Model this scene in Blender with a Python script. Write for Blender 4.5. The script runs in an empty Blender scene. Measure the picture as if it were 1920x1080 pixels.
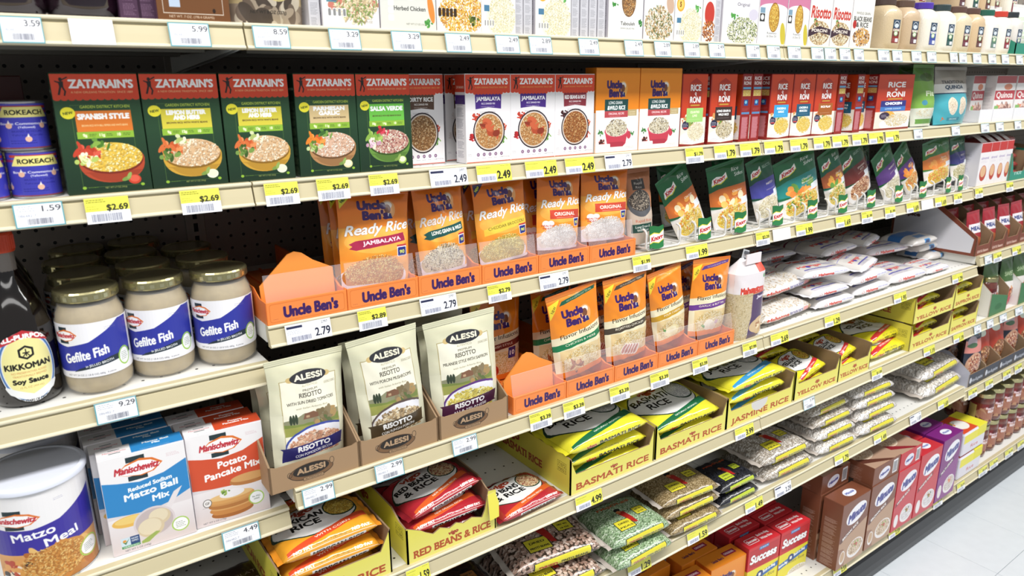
import bpy, bmesh, math, random
import numpy as np
from mathutils import Matrix, Vector

SC = bpy.context.scene
COL = SC.collection

# ------------------------------------------------------------------ camera (metres; X along the aisle, Y into the shelves, Z up, eye at Z=0)
F_PX = 1345.26
YAW, PIT, ROL = 0.620084, 0.277721, 0.0071735
CP = np.array([-.306252, -1.0889, 0.])
def _rot():
    cy, sy = math.cos(YAW), math.sin(YAW)
    f = np.array([sy*math.cos(PIT), cy*math.cos(PIT), -math.sin(PIT)])
    r = np.array([cy, -sy, 0.]); d = np.cross(f, r)
    cr, sr = math.cos(ROL), math.sin(ROL)
    return np.array([cr*r+sr*d, -sr*r+cr*d, f])
RC = _rot()
cam = bpy.data.cameras.new('camera'); cam_o = bpy.data.objects.new('camera', cam); COL.objects.link(cam_o)
cam.sensor_width = 36; cam.lens = F_PX*36/1920; cam.clip_start = .05; cam.clip_end = 60
m = Matrix.Identity(4)
for i in range(3):
    m[i][0] = RC[0][i]; m[i][1] = -RC[1][i]; m[i][2] = -RC[2][i]; m[i][3] = CP[i]
cam_o.matrix_world = m
cam.dof.use_dof = True; cam.dof.focus_distance = 1.5; cam.dof.aperture_fstop = 6.3
SC.camera = cam_o
SC.view_settings.view_transform = 'Standard'; SC.view_settings.look = 'None'
SC.view_settings.gamma = 1; SC.view_settings.use_curve_mapping = False
SC.view_settings.exposure = 0.0
FLOOR = -1.612
# world: dim even fill of a large bright shop
w = bpy.data.worlds.new('shop_light'); SC.world = w; w.use_nodes = True
w.node_tree.nodes['Background'].inputs[0].default_value = (.93, .97, 1, 1)
w.node_tree.nodes['Background'].inputs[1].default_value = .34
# fluorescent ceiling lights running along the aisle
def area(name, loc, sx, sy, power, rot=(0, 0, 0), col=(1, .985, .96)):
    l = bpy.data.lights.new(name, 'AREA'); l.shape = 'RECTANGLE'; l.size = sx; l.size_y = sy; l.energy = power; l.color = col
    o = bpy.data.objects.new(name, l); COL.objects.link(o); o.location = loc; o.rotation_euler = rot
    return o
area('aisle_ceiling_light', (1.0, -1.25, 1.75), 8.0, .5, 210)
area('aisle_ceiling_light', (1.0, -3.4, 1.75), 8.0, .5, 60)

# camera geometry helpers: where a shelf plane lies behind a measured direction
def XU(u, y, z):
    n = RC[0]-(u-960)/F_PX*RC[2]
    return CP[0]-(n[1]*(y-CP[1])+n[2]*(z-CP[2]))/n[0]
def ZV(v, X, y):
    n = RC[1]-(v-540)/F_PX*RC[2]
    return CP[2]-(n[0]*(X-CP[0])+n[1]*(y-CP[1]))/n[2]
def ray(u, v): return RC.T@np.array([(u-960)/F_PX, (v-540)/F_PX, 1.])
def ONZ(u, v, z):
    d = ray(u, v); return CP+d*(z/d[2])
def ONP(u, v, p, n):
    d = ray(u, v); return CP+d*(np.dot(np.array(p)-CP, n)/np.dot(d, n))

# ------------------------------------------------------------------ flat print: artwork drawn by code
_gl = {}
def _outline(s):
    if s in _gl: return _gl[s]
    cu = bpy.data.curves.new('t', 'FONT'); cu.body = s
    ob = bpy.data.objects.new('t', cu); COL.objects.link(ob)
    dg = bpy.context.evaluated_depsgraph_get(); dg.update()
    c2 = ob.evaluated_get(dg).to_curve(dg)
    res = []
    for sp in c2.splines:
        pts = []
        if sp.type == 'BEZIER':
            P = sp.bezier_points; n = len(P)
            for i in range(n):
                a, b = P[i], P[(i+1) % n]
                p0, p1, p2, p3 = a.co, a.handle_right, b.handle_left, b.co
                st = ((p1-p0).cross(p3-p0).length+(p2-p0).cross(p3-p0).length) < 1e-6
                for t in ([0] if st else [0, .25, .5, .75]):
                    q = (1-t)**3*p0+3*(1-t)**2*t*p1+3*(1-t)*t*t*p2+t**3*p3
                    pts.append((q.x, q.y))
        else:
            pts = [(p.co[0], p.co[1]) for p in sp.points]
        if len(pts) > 2: res.append(np.array(pts))
    ob.to_curve_clear() if hasattr(ob, 'to_curve_clear') else None
    bpy.data.objects.remove(ob); bpy.data.curves.remove(cu)
    _gl[s] = res
    return res
_H = [None]
def capH():
    if _H[0] is None:
        c = np.concatenate(_outline('H')); _H[0] = c[:, 1].max()-c[:, 1].min()
    return _H[0]
def hexc(c):
    if isinstance(c, str): return np.array([int(c[i:i+2], 16)/255 for i in (0, 2, 4)])
    return np.array(c, float)
def dil(c, r):
    r = int(round(r))
    if r < 1: return c
    out = c.copy()
    for dx, dy in [(math.cos(a)*r, math.sin(a)*r) for a in np.linspace(0, 2*math.pi, 8, endpoint=False)]:
        out = np.maximum(out, np.roll(np.roll(c, int(round(dx)), 1), int(round(dy)), 0))
    return out
class Art:
    """canvas in millimetres, origin bottom left"""
    def __init__(s, w, h, bg='ffffff', ppm=2.6):
        s.w, s.h, s.k = w, h, ppm
        s.W, s.H = max(4, int(w*ppm)), max(4, int(h*ppm))
        s.a = np.zeros((s.H, s.W, 3), np.float32)+hexc(bg).astype(np.float32)
        s.rng = np.random.default_rng(int(w*7+h*3))
    def cov(s, cons):
        k = s.k; acc = None
        allp = np.concatenate(cons)*k
        x0, x1 = int(math.floor(allp[:, 0].min()))-1, int(math.ceil(allp[:, 0].max()))+2
        y0, y1 = int(math.floor(allp[:, 1].min())), int(math.ceil(allp[:, 1].max()))+1
        x0, x1 = max(x0, -2), min(x1, s.W+2); y0, y1 = max(y0, 0), min(y1, s.H)
        if x1 <= x0+1 or y1 <= y0: return None
        A = np.concatenate(cons)*k; B = np.concatenate([np.roll(c, -1, 0) for c in cons])*k
        m = np.abs(A[:, 1]-B[:, 1]) > 1e-9; A, B = A[m], B[m]
        SS = 3; rows = y1-y0; wid = x1-x0
        acc = np.zeros((rows*SS, wid+1), np.float32)
        sg = np.where(B[:, 1] > A[:, 1], 1., -1.)
        lo = np.minimum(A[:, 1], B[:, 1]); hi = np.maximum(A[:, 1], B[:, 1])
        i0 = np.ceil((lo-y0)*SS-.5).astype(int); i1 = np.ceil((hi-y0)*SS-.5).astype(int)
        i0 = np.clip(i0, 0, rows*SS); i1 = np.clip(i1, 0, rows*SS)
        cnt = i1-i0; tot = cnt.sum()
        if tot <= 0: return None
        e = np.repeat(np.arange(len(cnt)), cnt)
        off = np.arange(tot)-np.repeat(np.cumsum(cnt)-cnt, cnt)
        r = i0[e]+off; yy = (r+.5)/SS+y0
        xc = A[e, 0]+(yy-A[e, 1])*(B[e, 0]-A[e, 0])/(B[e, 1]-A[e, 1])-x0
        xc = np.clip(xc, 0, wid-.001); ix = xc.astype(int); fr = (xc-ix)
        np.add.at(acc, (r, ix), (sg[e]*(1-fr)).astype(np.float32))
        np.add.at(acc, (r, np.minimum(ix+1, wid)), (sg[e]*fr).astype(np.float32))
        c = np.abs(np.cumsum(acc, 1))[:, :wid].clip(0, 1)
        c = c.reshape(rows, SS, wid).mean(1)
        out = np.zeros((rows, s.W), np.float32)
        a0, a1 = max(x0, 0), min(x1, s.W)
        out[:, a0:a1] = c[:, a0-x0:a1-x0]
        return y0, y1, out
    def put(s, y0, y1, c, col, al=1.):
        c = (c*al)[..., None]
        s.a[y0:y1] = s.a[y0:y1]*(1-c)+hexc(col).astype(np.float32)*c
    def fill(s, cons, col, al=1.):
        if isinstance(cons, (list, tuple)) and not hasattr(cons[0], 'shape') and np.isscalar(cons[0][0]): cons = [np.array(cons, float)]
        r = s.cov([np.asarray(c, float) for c in cons])
        if r: s.put(r[0], r[1], r[2], col, al)
    def rect(s, x, y, w, h, col, al=1.): s.fill([(x, y), (x+w, y), (x+w, y+h), (x, y+h)], col, al)
    def rrect(s, x, y, w, h, r, col, al=1.):
        P = []
        for cx, cy, a0 in ((x+w-r, y+r, -90), (x+w-r, y+h-r, 0), (x+r, y+h-r, 90), (x+r, y+r, 180)):
            for a in (0, 30, 60, 90): P.append((cx+r*math.cos(math.radians(a0+a)), cy+r*math.sin(math.radians(a0+a))))
        s.fill(P, col, al)
    def ell(s, cx, cy, rx, ry, col, al=1., rot=0, a0=0, a1=360):
        t = np.radians(np.linspace(a0, a1, 33)[:-1 if a1-a0 >= 360 else None]); c, n = math.cos(math.radians(rot)), math.sin(math.radians(rot))
        x, y = rx*np.cos(t), ry*np.sin(t)
        s.fill([np.stack([cx+x*c-y*n, cy+x*n+y*c], 1)], col, al)
    def ring(s, cx, cy, rx, ry, th, col, al=1.):
        t = np.linspace(0, 2*math.pi, 33)[:-1]
        o = np.stack([cx+rx*np.cos(t), cy+ry*np.sin(t)], 1); i = np.stack([cx+(rx-th)*np.cos(-t), cy+(ry-th)*np.sin(-t)], 1)
        s.fill([o, i], col, al)
    def frame(s, x, y, w, h, t, col, al=1.):
        s.rect(x, y, w, t, col, al); s.rect(x, y+h-t, w, t, col, al); s.rect(x, y, t, h, col, al); s.rect(x+w-t, y, t, h, col, al)
    def band(s, pts, th, col, al=1.):
        p = np.array(pts, float); s.fill([np.concatenate([p+[0, th/2], p[::-1]-[0, th/2]])], col, al)
    def vgrad(s, y0, y1, ca, cb, x0=0, x1=None):
        i0, i1 = int(max(0, y0)*s.k), min(s.H, int(math.ceil(y1*s.k)))
        j0, j1 = int(x0*s.k), s.W if x1 is None else int(x1*s.k)
        t = np.linspace(0, 1, max(1, i1-i0))[:, None, None]
        s.a[i0:i1, j0:j1] = hexc(ca)*(1-t)+hexc(cb)*t
    def text(s, st, cx, cy, h, col, w=None, bold=0., it=0., rot=0., serif=0., out=None, al=1., ha='c', arch=0., tight=1.):
        """h cap height mm, w fitted width, bold/out in mm"""
        cons = _outline(st)
        if not cons: return
        k = h/capH()
        allp = np.concatenate(cons); x0, x1 = allp[:, 0].min(), allp[:, 0].max()
        kx = k*tight if w is None else w/(x1-x0)
        mid = {'c': (x0+x1)/2, 'l': x0, 'r': x1}[ha]
        c, n = math.cos(math.radians(rot)), math.sin(math.radians(rot))
        res = []
        for q in cons:
            x = (q[:, 0]-mid)*kx+it*(q[:, 1])*k; y = (q[:, 1]-capH()/2)*k
            hw = (x1-x0)*kx/2+1e-9
            y = y+arch*(1-((x/hw)**2))
            res.append(np.stack([cx+x*c-y*n, cy+x*n+y*c], 1))
        r = s.cov(res)
        if not r: return
        y0, y1, cv = r
        pad = int(math.ceil((max(bold, (out[1] if out else 0)+bold))*s.k))+1
        Y0, Y1 = max(0, y0-pad), min(s.H, y1+pad)
        big = np.zeros((Y1-Y0, s.W), np.float32); big[y0-Y0:y1-Y0] = cv
        if serif and abs(rot) < 1:
            b0 = int((cy-h/2)*s.k)-Y0; b1 = int((cy+h/2)*s.k)-Y0; th = max(1, int(h*.11*s.k)); sr = max(1, int(serif*s.k))
            for q in ((b0, b0+th), (b1-th, b1+1)):
                q0, q1 = max(0, q[0]), max(0, q[1]); seg = big[q0:q1]
                if seg.size:
                    o = seg.copy()
                    for d in range(1, sr+1): o = np.maximum(o, np.maximum(np.roll(seg, d, 1), np.roll(seg, -d, 1)))
                    big[q0:q1] = o
        if bold: 
            br = bold*s.k
            big = dil(big, br) if br >= 1 else np.clip(big+np.maximum(np.roll(big, 1, 1), 0)*br, 0, 1)
        if out: s.put(Y0, Y1, dil(big, max(1, out[1]*s.k)), out[0])
        s.put(Y0, Y1, big, col, al)
    def micro(s, x, y, w, h, col, n=None, al=.8, th=.5):
        """rows of print too small to read"""
        n = n or max(1, int(h/(th*2.2)))
        for i in range(n):
            yy = y+h-(i+.5)*h/n; xx = x
            ww = w*(.65+.35*s.rng.random())
            while xx < x+ww:
                l = 1+3*s.rng.random()*max(.6, th); s.rect(xx, yy-th/2, min(l, x+w-xx), th, col, al); xx += l+.7
    def bars(s, x, y, w, h, col='303038'):
        xx = x
        while xx < x+w:
            l = .25+.7*s.rng.random(); s.rect(xx, y, l, h, col); xx += l+.35+.5*s.rng.random()
    def grains(s, cx, cy, rx, ry, cols, n, l, wd, seed=1, top=None):
        rg = np.random.default_rng(seed)
        t = np.linspace(0, 2*math.pi, 7)[:-1]
        K = max(1, 3)
        for rep in range(K):
            for ci, col in enumerate(cols):
                m = max(1, n//(len(cols)*K)); cons = []; shd = []
                rr = np.sqrt(rg.random(m)); aa = rg.random(m)*2*math.pi
                for r_, a_ in zip(rr, aa):
                    x, y = cx+rx*r_*math.cos(a_), cy+ry*r_*math.sin(a_); o = rg.random()*math.pi; L = l*(.7+.6*rg.random())
                    X, Y = L*np.cos(t)/2, wd*np.sin(t)/2
                    cons.append(np.stack([x+X*math.cos(o)-Y*math.sin(o), y+X*math.sin(o)+Y*math.cos(o)], 1))
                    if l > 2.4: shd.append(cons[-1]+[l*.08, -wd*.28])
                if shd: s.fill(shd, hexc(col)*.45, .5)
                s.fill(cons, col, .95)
    def garnish(s, cx, cy, r, cols, n, seed=3):
        rg = np.random.default_rng(seed)
        for i in range(n):
            a, q = rg.random()*6.28, rg.random()*r
            s.ell(cx+q*math.cos(a), cy+q*math.sin(a)*.7, r*(.18+.25*rg.random()), r*(.1+.14*rg.random()), cols[i % len(cols)], 1, rg.random()*180)
    def bowl(s, cx, cy, rx, ry, dep, col, dark, cols, n=260, l=2.6, wd=1.5, seed=1, rim=None):
        s.ell(cx, cy, rx+.8, ry+.8, rim or col)
        P = [(cx-rx-.8, cy)]+[(cx+(rx+.8)*math.cos(a), cy-(dep)*abs(math.sin(a))**.8) for a in np.linspace(math.pi, 2*math.pi, 19)]+[(cx+rx+.8, cy)]
        s.fill(P, col)
        P2 = [(x, y) for x, y in P]; 
        s.fill([(cx+(x-cx)*.9+2, cy+(y-cy)*.98) if y < cy-dep*.55 else (x, y-dep*.55 if False else min(y, cy-dep*.5)) for x, y in P2], dark, .35)
        s.ell(cx, cy, rx-.6, ry-.6, dark)
        s.ell(cx, cy+ry*.15, rx-1.2, ry*.98, cols[-1])
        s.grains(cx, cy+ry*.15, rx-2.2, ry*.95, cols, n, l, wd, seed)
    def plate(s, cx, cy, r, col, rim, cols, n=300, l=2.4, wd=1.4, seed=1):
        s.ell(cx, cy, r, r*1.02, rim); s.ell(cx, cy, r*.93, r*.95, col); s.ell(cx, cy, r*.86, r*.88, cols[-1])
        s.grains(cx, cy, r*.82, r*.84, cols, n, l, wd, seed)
_im = {}
def art_image(name, art):
    im = bpy.data.images.new(name, art.W, art.H)
    px = np.ones((art.H, art.W, 4), np.float32); px[..., :3] = art.a.clip(0, 1)
    im.pixels.foreach_set(px.ravel()); im.update(); im.pack()
    return im
_mats = {}
def princ(name):
    mt = bpy.data.materials.new(name); mt.use_nodes = True
    return mt, mt.node_tree.nodes['Principled BSDF'], mt.node_tree
def mat(name, col, rough=.5, metal=0, bump=0, bscale=200, coat=0, alpha=1., trans=0, emit=None, var=0):
    if name in _mats: return _mats[name]
    mt, b, nt = princ(name)
    c = hexc(col); c = np.where(c <= .04045, c/12.92, ((c+.055)/1.055)**2.4)
    b.inputs['Base Color'].default_value = (*c, 1); b.inputs['Roughness'].default_value = rough; b.inputs['Metallic'].default_value = metal
    b.inputs['Coat Weight'].default_value = coat; b.inputs['Alpha'].default_value = alpha; b.inputs['Transmission Weight'].default_value = trans
    if bump or var:
        tc = nt.nodes.new('ShaderNodeTexCoord'); nz = nt.nodes.new('ShaderNodeTexNoise'); nz.inputs['Scale'].default_value = bscale
        nt.links.new(tc.outputs['Object'], nz.inputs['Vector'])
        if bump:
            bp = nt.nodes.new('ShaderNodeBump'); bp.inputs['Strength'].default_value = bump; bp.inputs['Distance'].default_value = .002
            nt.links.new(nz.outputs['Fac'], bp.inputs['Height']); nt.links.new(bp.outputs['Normal'], b.inputs['Normal'])
        if var:
            mx = nt.nodes.new('ShaderNodeMix'); mx.data_type = 'RGBA'; mx.inputs[6].default_value = (*(c*(1-var)), 1); mx.inputs[7].default_value = (*np.minimum(1, c*(1+var)), 1)
            nt.links.new(nz.outputs['Fac'], mx.inputs[0]); nt.links.new(mx.outputs[2], b.inputs['Base Color'])
    _mats[name] = mt
    return mt
def amat(name, art, rough=.38, coat=0., bump=0., bscale=40, spec=.5):
    if name in _mats: return _mats[name]
    mt, b, nt = princ(name)
    ti = nt.nodes.new('ShaderNodeTexImage'); ti.image = art_image(name, art); ti.extension = 'EXTEND'
    uv = nt.nodes.new('ShaderNodeUVMap'); uv.uv_map = 'UVMap'; nt.links.new(uv.outputs[0], ti.inputs[0])
    nt.links.new(ti.outputs[0], b.inputs['Base Color'])
    b.inputs['Roughness'].default_value = rough; b.inputs['Coat Weight'].default_value = coat; b.inputs['Coat Roughness'].default_value = .12
    b.inputs['Specular IOR Level'].default_value = spec
    if bump:
        tc = nt.nodes.new('ShaderNodeTexCoord'); nz = nt.nodes.new('ShaderNodeTexNoise'); nz.inputs['Scale'].default_value = bscale; nz.inputs['Detail'].default_value = 3
        bp = nt.nodes.new('ShaderNodeBump'); bp.inputs['Strength'].default_value = bump; bp.inputs['Distance'].default_value = .004
        nt.links.new(tc.outputs['Object'], nz.inputs['Vector']); nt.links.new(nz.outputs['Fac'], bp.inputs['Height']); nt.links.new(bp.outputs['Normal'], b.inputs['Normal'])
    _mats[name] = mt
    return mt

# ------------------------------------------------------------------ mesh helpers
class MB:
    def __init__(s): s.v, s.f, s.m, s.uv, s.mats = [], [], [], [], []
    def mi(s, mt):
        if mt not in s.mats: s.mats.append(mt)
        return s.mats.index(mt)
    def face(s, pts, mt, uv=None):
        i = len(s.v); s.v += [tuple(p) for p in pts]; s.f.append(tuple(range(i, i+len(pts)))); s.m.append(s.mi(mt))
        s.uv += list(uv) if uv else [(0, 0)]*len(pts)
    def box(s, x0, x1, y0, y1, z0, z1, mt, front=None, side=None, top=None, c=0.0):
        """front faces -Y. optional art materials per face; c = chamfer"""
        fr, sd, tp = front or mt, side or mt, top or mt
        Q = [(0, 0), (1, 0), (1, 1), (0, 1)]
        s.face([(x0+c, y0, z0+c), (x1-c, y0, z0+c), (x1-c, y0, z1-c), (x0+c, y0, z1-c)], fr, Q)
        s.face([(x1-c, y1, z0+c), (x0+c, y1, z0+c), (x0+c, y1, z1-c), (x1-c, y1, z1-c)], fr if front else mt, Q)
        s.face([(x0, y1-c, z0+c), (x0, y0+c, z0+c), (x0, y0+c, z1-c), (x0, y1-c, z1-c)], sd, Q)
        s.face([(x1, y0+c, z0+c), (x1, y1-c, z0+c), (x1, y1-c, z1-c), (x1, y0+c, z1-c)], sd, Q)
        s.face([(x0+c, y0+c, z1), (x1-c, y0+c, z1), (x1-c, y1-c, z1), (x0+c, y1-c, z1)], tp, Q)
        s.face([(x0+c, y1-c, z0), (x1-c, y1-c, z0), (x1-c, y0+c, z0), (x0+c, y0+c, z0)], mt, Q)
        if c:
            X, Y, Z = (x0, x1), (y0, y1), (z0, z1)
            g = lambda a, b: a+c if b == 0 else a-c
            for i in (0, 1):
                for j in (0, 1):
                    p = [(X[i], g(Y[j], j), z0+c), (g(X[i], i), Y[j], z0+c), (g(X[i], i), Y[j], z1-c), (X[i], g(Y[j], j), z1-c)]
                    if (i+j) % 2: p = p[::-1]
                    s.face(p, mt)
                    p = [(x0+c, g(Y[i], i), Z[j]), (x1-c, g(Y[i], i), Z[j]), (x1-c, Y[i], g(Z[j], j)), (x0+c, Y[i], g(Z[j], j))]
                    if (i+j) % 2 == 0: p = p[::-1]
                    s.face(p, mt)
                    p = [(g(X[i], i), y0+c, Z[j]), (g(X[i], i), y1-c, Z[j]), (X[i], y1-c, g(Z[j], j)), (X[i], y0+c, g(Z[j], j))]
                    if (i+j) % 2 == 1: p = p[::-1]
                    s.face(p, mt)
                    for k in (0, 1):
                        p = [(X[i], g(Y[j], j), g(Z[k], k)), (g(X[i], i), Y[j], g(Z[k], k)), (g(X[i], i), g(Y[j], j), Z[k])]
                        if (i+j+k) % 2 == 0: p = p[::-1]
                        s.face(p, mt)
    def prism(s, poly, frame, t, mt, front=None, W=None, H=None, back=None):
        """poly 2D (a,b) counter-clockwise seen from outside; frame(a,b,depth)->xyz with depth 0 at the outside"""
        A = [frame(a, b, 0) for a, b in poly]; B = [frame(a, b, t) for a, b in poly]
        W = W or 1; H = H or 1
        uv = [(a/W, b/H) for a, b in poly]
        s.face(A, front or mt, uv); s.face(B[::-1], back or mt, uv[::-1])
        n = len(poly)
        for i in range(n):
            j = (i+1) % n; s.face([A[j], A[i], B[i], B[j]], back or mt)
    def lathe(s, prof, mt, n=28, c=(0, 0, 0), uv=False, a0=-180, a1=180, cap=True):
        """prof [(r,z)] bottom to top; angle 0 faces -Y"""
        H = prof[-1][1]-prof[0][1] or 1
        for i in range(len(prof)-1):
            (r0, z0), (r1, z1) = prof[i], prof[i+1]
            for j in range(n):
                t0, t1 = math.radians(a0+(a1-a0)*j/n), math.radians(a0+(a1-a0)*(j+1)/n)
                P = lambda r, z, t: (c[0]+r*math.sin(t), c[1]-r*math.cos(t), c[2]+z)
                q = [P(r0, z0, t0), P(r0, z0, t1), P(r1, z1, t1), P(r1, z1, t0)]
                U = [(j/n, (z0-prof[0][1])/H), ((j+1)/n, (z0-prof[0][1])/H), ((j+1)/n, (z1-prof[0][1])/H), (j/n, (z1-prof[0][1])/H)]
                if r0 < 1e-6: q = [q[0], q[2], q[3]]; U = [U[0], U[2], U[3]]
                elif r1 < 1e-6: q = q[:3]; U = U[:3]
                s.face(q, mt, U if uv else None)
    def tube(s, pts, r, mt, n=6):
        pts = [Vector(p) for p in pts]; rings = []
        for i, p in enumerate(pts):
            d = (pts[min(i+1, len(pts)-1)]-pts[max(i-1, 0)]).normalized()
            a = d.orthogonal().normalized() if i == 0 else (rings[-1][1]-d*rings[-1][1].dot(d)).normalized()
            b = d.cross(a); rings.append(([p+r*(a*math.cos(k*2*math.pi/n)+b*math.sin(k*2*math.pi/n)) for k in range(n)], a))
        for i in range(len(rings)-1):
            for k in range(n):
                s.face([rings[i][0][k], rings[i][0][(k+1) % n], rings[i+1][0][(k+1) % n], rings[i+1][0][k]], mt)
        s.face(rings[0][0][::-1], mt); s.face(rings[-1][0], mt)
    def grid(s, fn, nu, nv, mt, flip=False):
        """fn(i,j)->(xyz,uv) indexed, shares vertices"""
        i0 = len(s.v); U = []
        for j in range(nv+1):
            for i in range(nu+1):
                p, q = fn(i/nu, j/nv); s.v.append(tuple(p)); U.append(q)
        m = s.mi(mt)
        for j in range(nv):
            for i in range(nu):
                a = j*(nu+1)+i; q = [a, a+1, a+nu+2, a+nu+1]
                if flip: q = q[::-1]
                s.f.append(tuple(i0+k for k in q)); s.m.append(m); s.uv += [U[k] for k in q]
    def mesh(s, name, smooth=False, weld=False):
        me = bpy.data.meshes.new(name); me.from_pydata(s.v, [], s.f)
        for mt in s.mats: me.materials.append(mt)
        me.polygons.foreach_set('material_index', s.m)
        ul = me.uv_layers.new(name='UVMap'); ul.data.foreach_set('uv', np.array(s.uv, np.float32).ravel())
        if weld:
            bm = bmesh.new(); bm.from_mesh(me); bmesh.ops.remove_doubles(bm, verts=bm.verts, dist=1e-5); bm.to_mesh(me); bm.free()
        if smooth:
            me.polygons.foreach_set('use_smooth', [True]*len(me.polygons))
            if smooth is not True: me.set_sharp_from_angle(angle=math.radians(smooth))
        me.update()
        return me
def ob(name, me, parent=None, loc=None):
    o = bpy.data.objects.new(name, me.mesh(name) if isinstance(me, MB) else me); COL.objects.link(o)
    if parent: o.parent = parent
    if loc: o.location = loc
    return o
def tag(o, label, cat, group=None):
    o['label'] = label; o['category'] = cat
    if group: o['group'] = group
    return o
def struct(o): o['kind'] = 'structure'; return o
def stuff(o): o['kind'] = 'stuff'; return o
PROTO = {}
def proto(key, fn):
    if key not in PROTO: PROTO[key] = [fn(), 0]
    return PROTO[key]
def spawn(key, fn, label, cat, group=None):
    """first use hands out the prototype itself, later ones copies of it with its parts"""
    p = proto(key, fn); r = p[0]
    if p[1]:
        nm = r.name.split('.')[0]
        def rec(o, par):
            c = o.copy(); COL.objects.link(c)
            if par: c.parent = par
            for ch in list(o.children): rec(ch, c)
            return c
        r = rec(r, None)
        r.scale = (1, 1, 1); r.rotation_euler = (0, 0, 0)
        if 'group' in r: del r['group']
    p[1] += 1
    tag(r, label, cat, group)
    return r
# ------------------------------------------------------------------ shelving
YB = .423
BAY = 1.219
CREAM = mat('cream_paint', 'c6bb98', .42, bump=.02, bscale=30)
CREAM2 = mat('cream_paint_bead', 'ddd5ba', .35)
DARK = mat('shadow_black', '0a0908', .8)
WHITEP = mat('white_powder_paint', 'e4e3dd', .4)
def dots(name, base, px, py, r, ox=0, oy=0, axes=('X', 'Y'), hole='0a0908', rough=.45, stag=False):
    mt, b, nt = princ(name)
    tc = nt.nodes.new('ShaderNodeTexCoord'); sp = nt.nodes.new('ShaderNodeSeparateXYZ'); nt.links.new(tc.outputs['Object'], sp.inputs[0])
    def M(op, a, bb=None):
        n = nt.nodes.new('ShaderNodeMath'); n.operation = op
        for i, x in enumerate((a, bb)):
            if x is None: continue
            if isinstance(x, (int, float)): n.inputs[i].default_value = x
            else: nt.links.new(x, n.inputs[i])
        return n.outputs[0]
    ys = M('DIVIDE', M('SUBTRACT', sp.outputs[axes[1]], oy), py)
    xs = M('DIVIDE', M('SUBTRACT', sp.outputs[axes[0]], ox), px)
    if stag: xs = M('ADD', xs, M('MULTIPLY', M('MODULO', M('ADD', M('ROUND', ys), 100), 2.), .5))
    dx = M('MULTIPLY', M('SUBTRACT', xs, M('ROUND', xs)), px)
    dy = M('MULTIPLY', M('SUBTRACT', ys, M('ROUND', ys)), py)
    d = M('SQRT', M('ADD', M('MULTIPLY', dx, dx), M('MULTIPLY', dy, dy)))
    k = M('LESS_THAN', d, r)
    mx = nt.nodes.new('ShaderNodeMix'); mx.data_type = 'RGBA'; nt.links.new(k, mx.inputs[0])
    f = lambda c: tuple(np.where(hexc(c) <= .04045, hexc(c)/12.92, ((hexc(c)+.055)/1.055)**2.4))
    mx.inputs[6].default_value = (*f(base), 1); mx.inputs[7].default_value = (*f(hole), 1)
    nt.links.new(mx.outputs[2], b.inputs['Base Color']); b.inputs['Roughness'].default_value = rough
    bp = nt.nodes.new('ShaderNodeBump'); bp.inputs['Strength'].default_value = .6; bp.inputs['Distance'].default_value = .001; bp.invert = True
    nt.links.new(k, bp.inputs['Height']); nt.links.new(bp.outputs['Normal'], b.inputs['Normal'])
    return mt
DECK = dots('perforated_deck_paint', 'e4e3de', .0254, .0762, .0024, oy=.042, stag=False, hole='3a3834')
DECK0 = mat('deck_underside_shade', '8d887c', .6)  # same deck paint, darkened in colour for the shade below the shelf
PEG = dots('pegboard_shaded_paint', '8a8078', .0254, .0254, .0031, ox=.0402, oy=-.2454, axes=('X', 'Z'), rough=.6)  # beige-grey with the shadow behind the stock put into its tone
# floor and tiles
fl = MB(); fl.box(-3, 7, -4.5, 1.2, FLOOR-.05, FLOOR-.006, mat('floor_grout', '9aa0a4', .7))
floor = struct(ob('floor', fl))
TL = .305
tm = MB(); tm.box(.0006, TL-.0006, .0006, TL-.0006, -.006, 0, mat('vinyl_tile', 'd3d9de', .28, var=.05, bscale=26), c=.0006)
tme = tm.mesh('floor_tile')
for i in range(3, 17):
    for j in range(-7, 0):
        ob('floor_tile', tme, floor, (i*TL+.1, j*TL-.05, FLOOR))
# rear panels: pegboard with slotted uprights, one per bay
BX = [(-BAY, 0), (0, BAY), (BAY, 2*BAY), (2*BAY, 3*BAY), (3*BAY, 4*BAY)]
for i, (x0, x1) in enumerate(BX):
    p = MB(); p.box(x0+.018, x1-.018, YB, YB+.006, FLOOR+.12, .75, PEG)
    o = ob('wall_back', p); struct(o)
UPR = mat('upright_paint', '8f877d', .5)
for i in range(6):
    x = -BAY+i*BAY
    u = MB(); u.box(x-.018, x+.018, YB-.004, YB+.03, FLOOR, .75, UPR, c=.001)
    o = ob('trim_%d' % (i+1), u); struct(o)
    s = MB()
    for k in range(40):
        z = -.2454+.0254*(k-22)
        s.box(x-.004, x+.004, YB-.0046, YB-.0036, z-.0085, z+.0085, DARK)
    stuff(ob('upright_slots', s, o))
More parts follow.
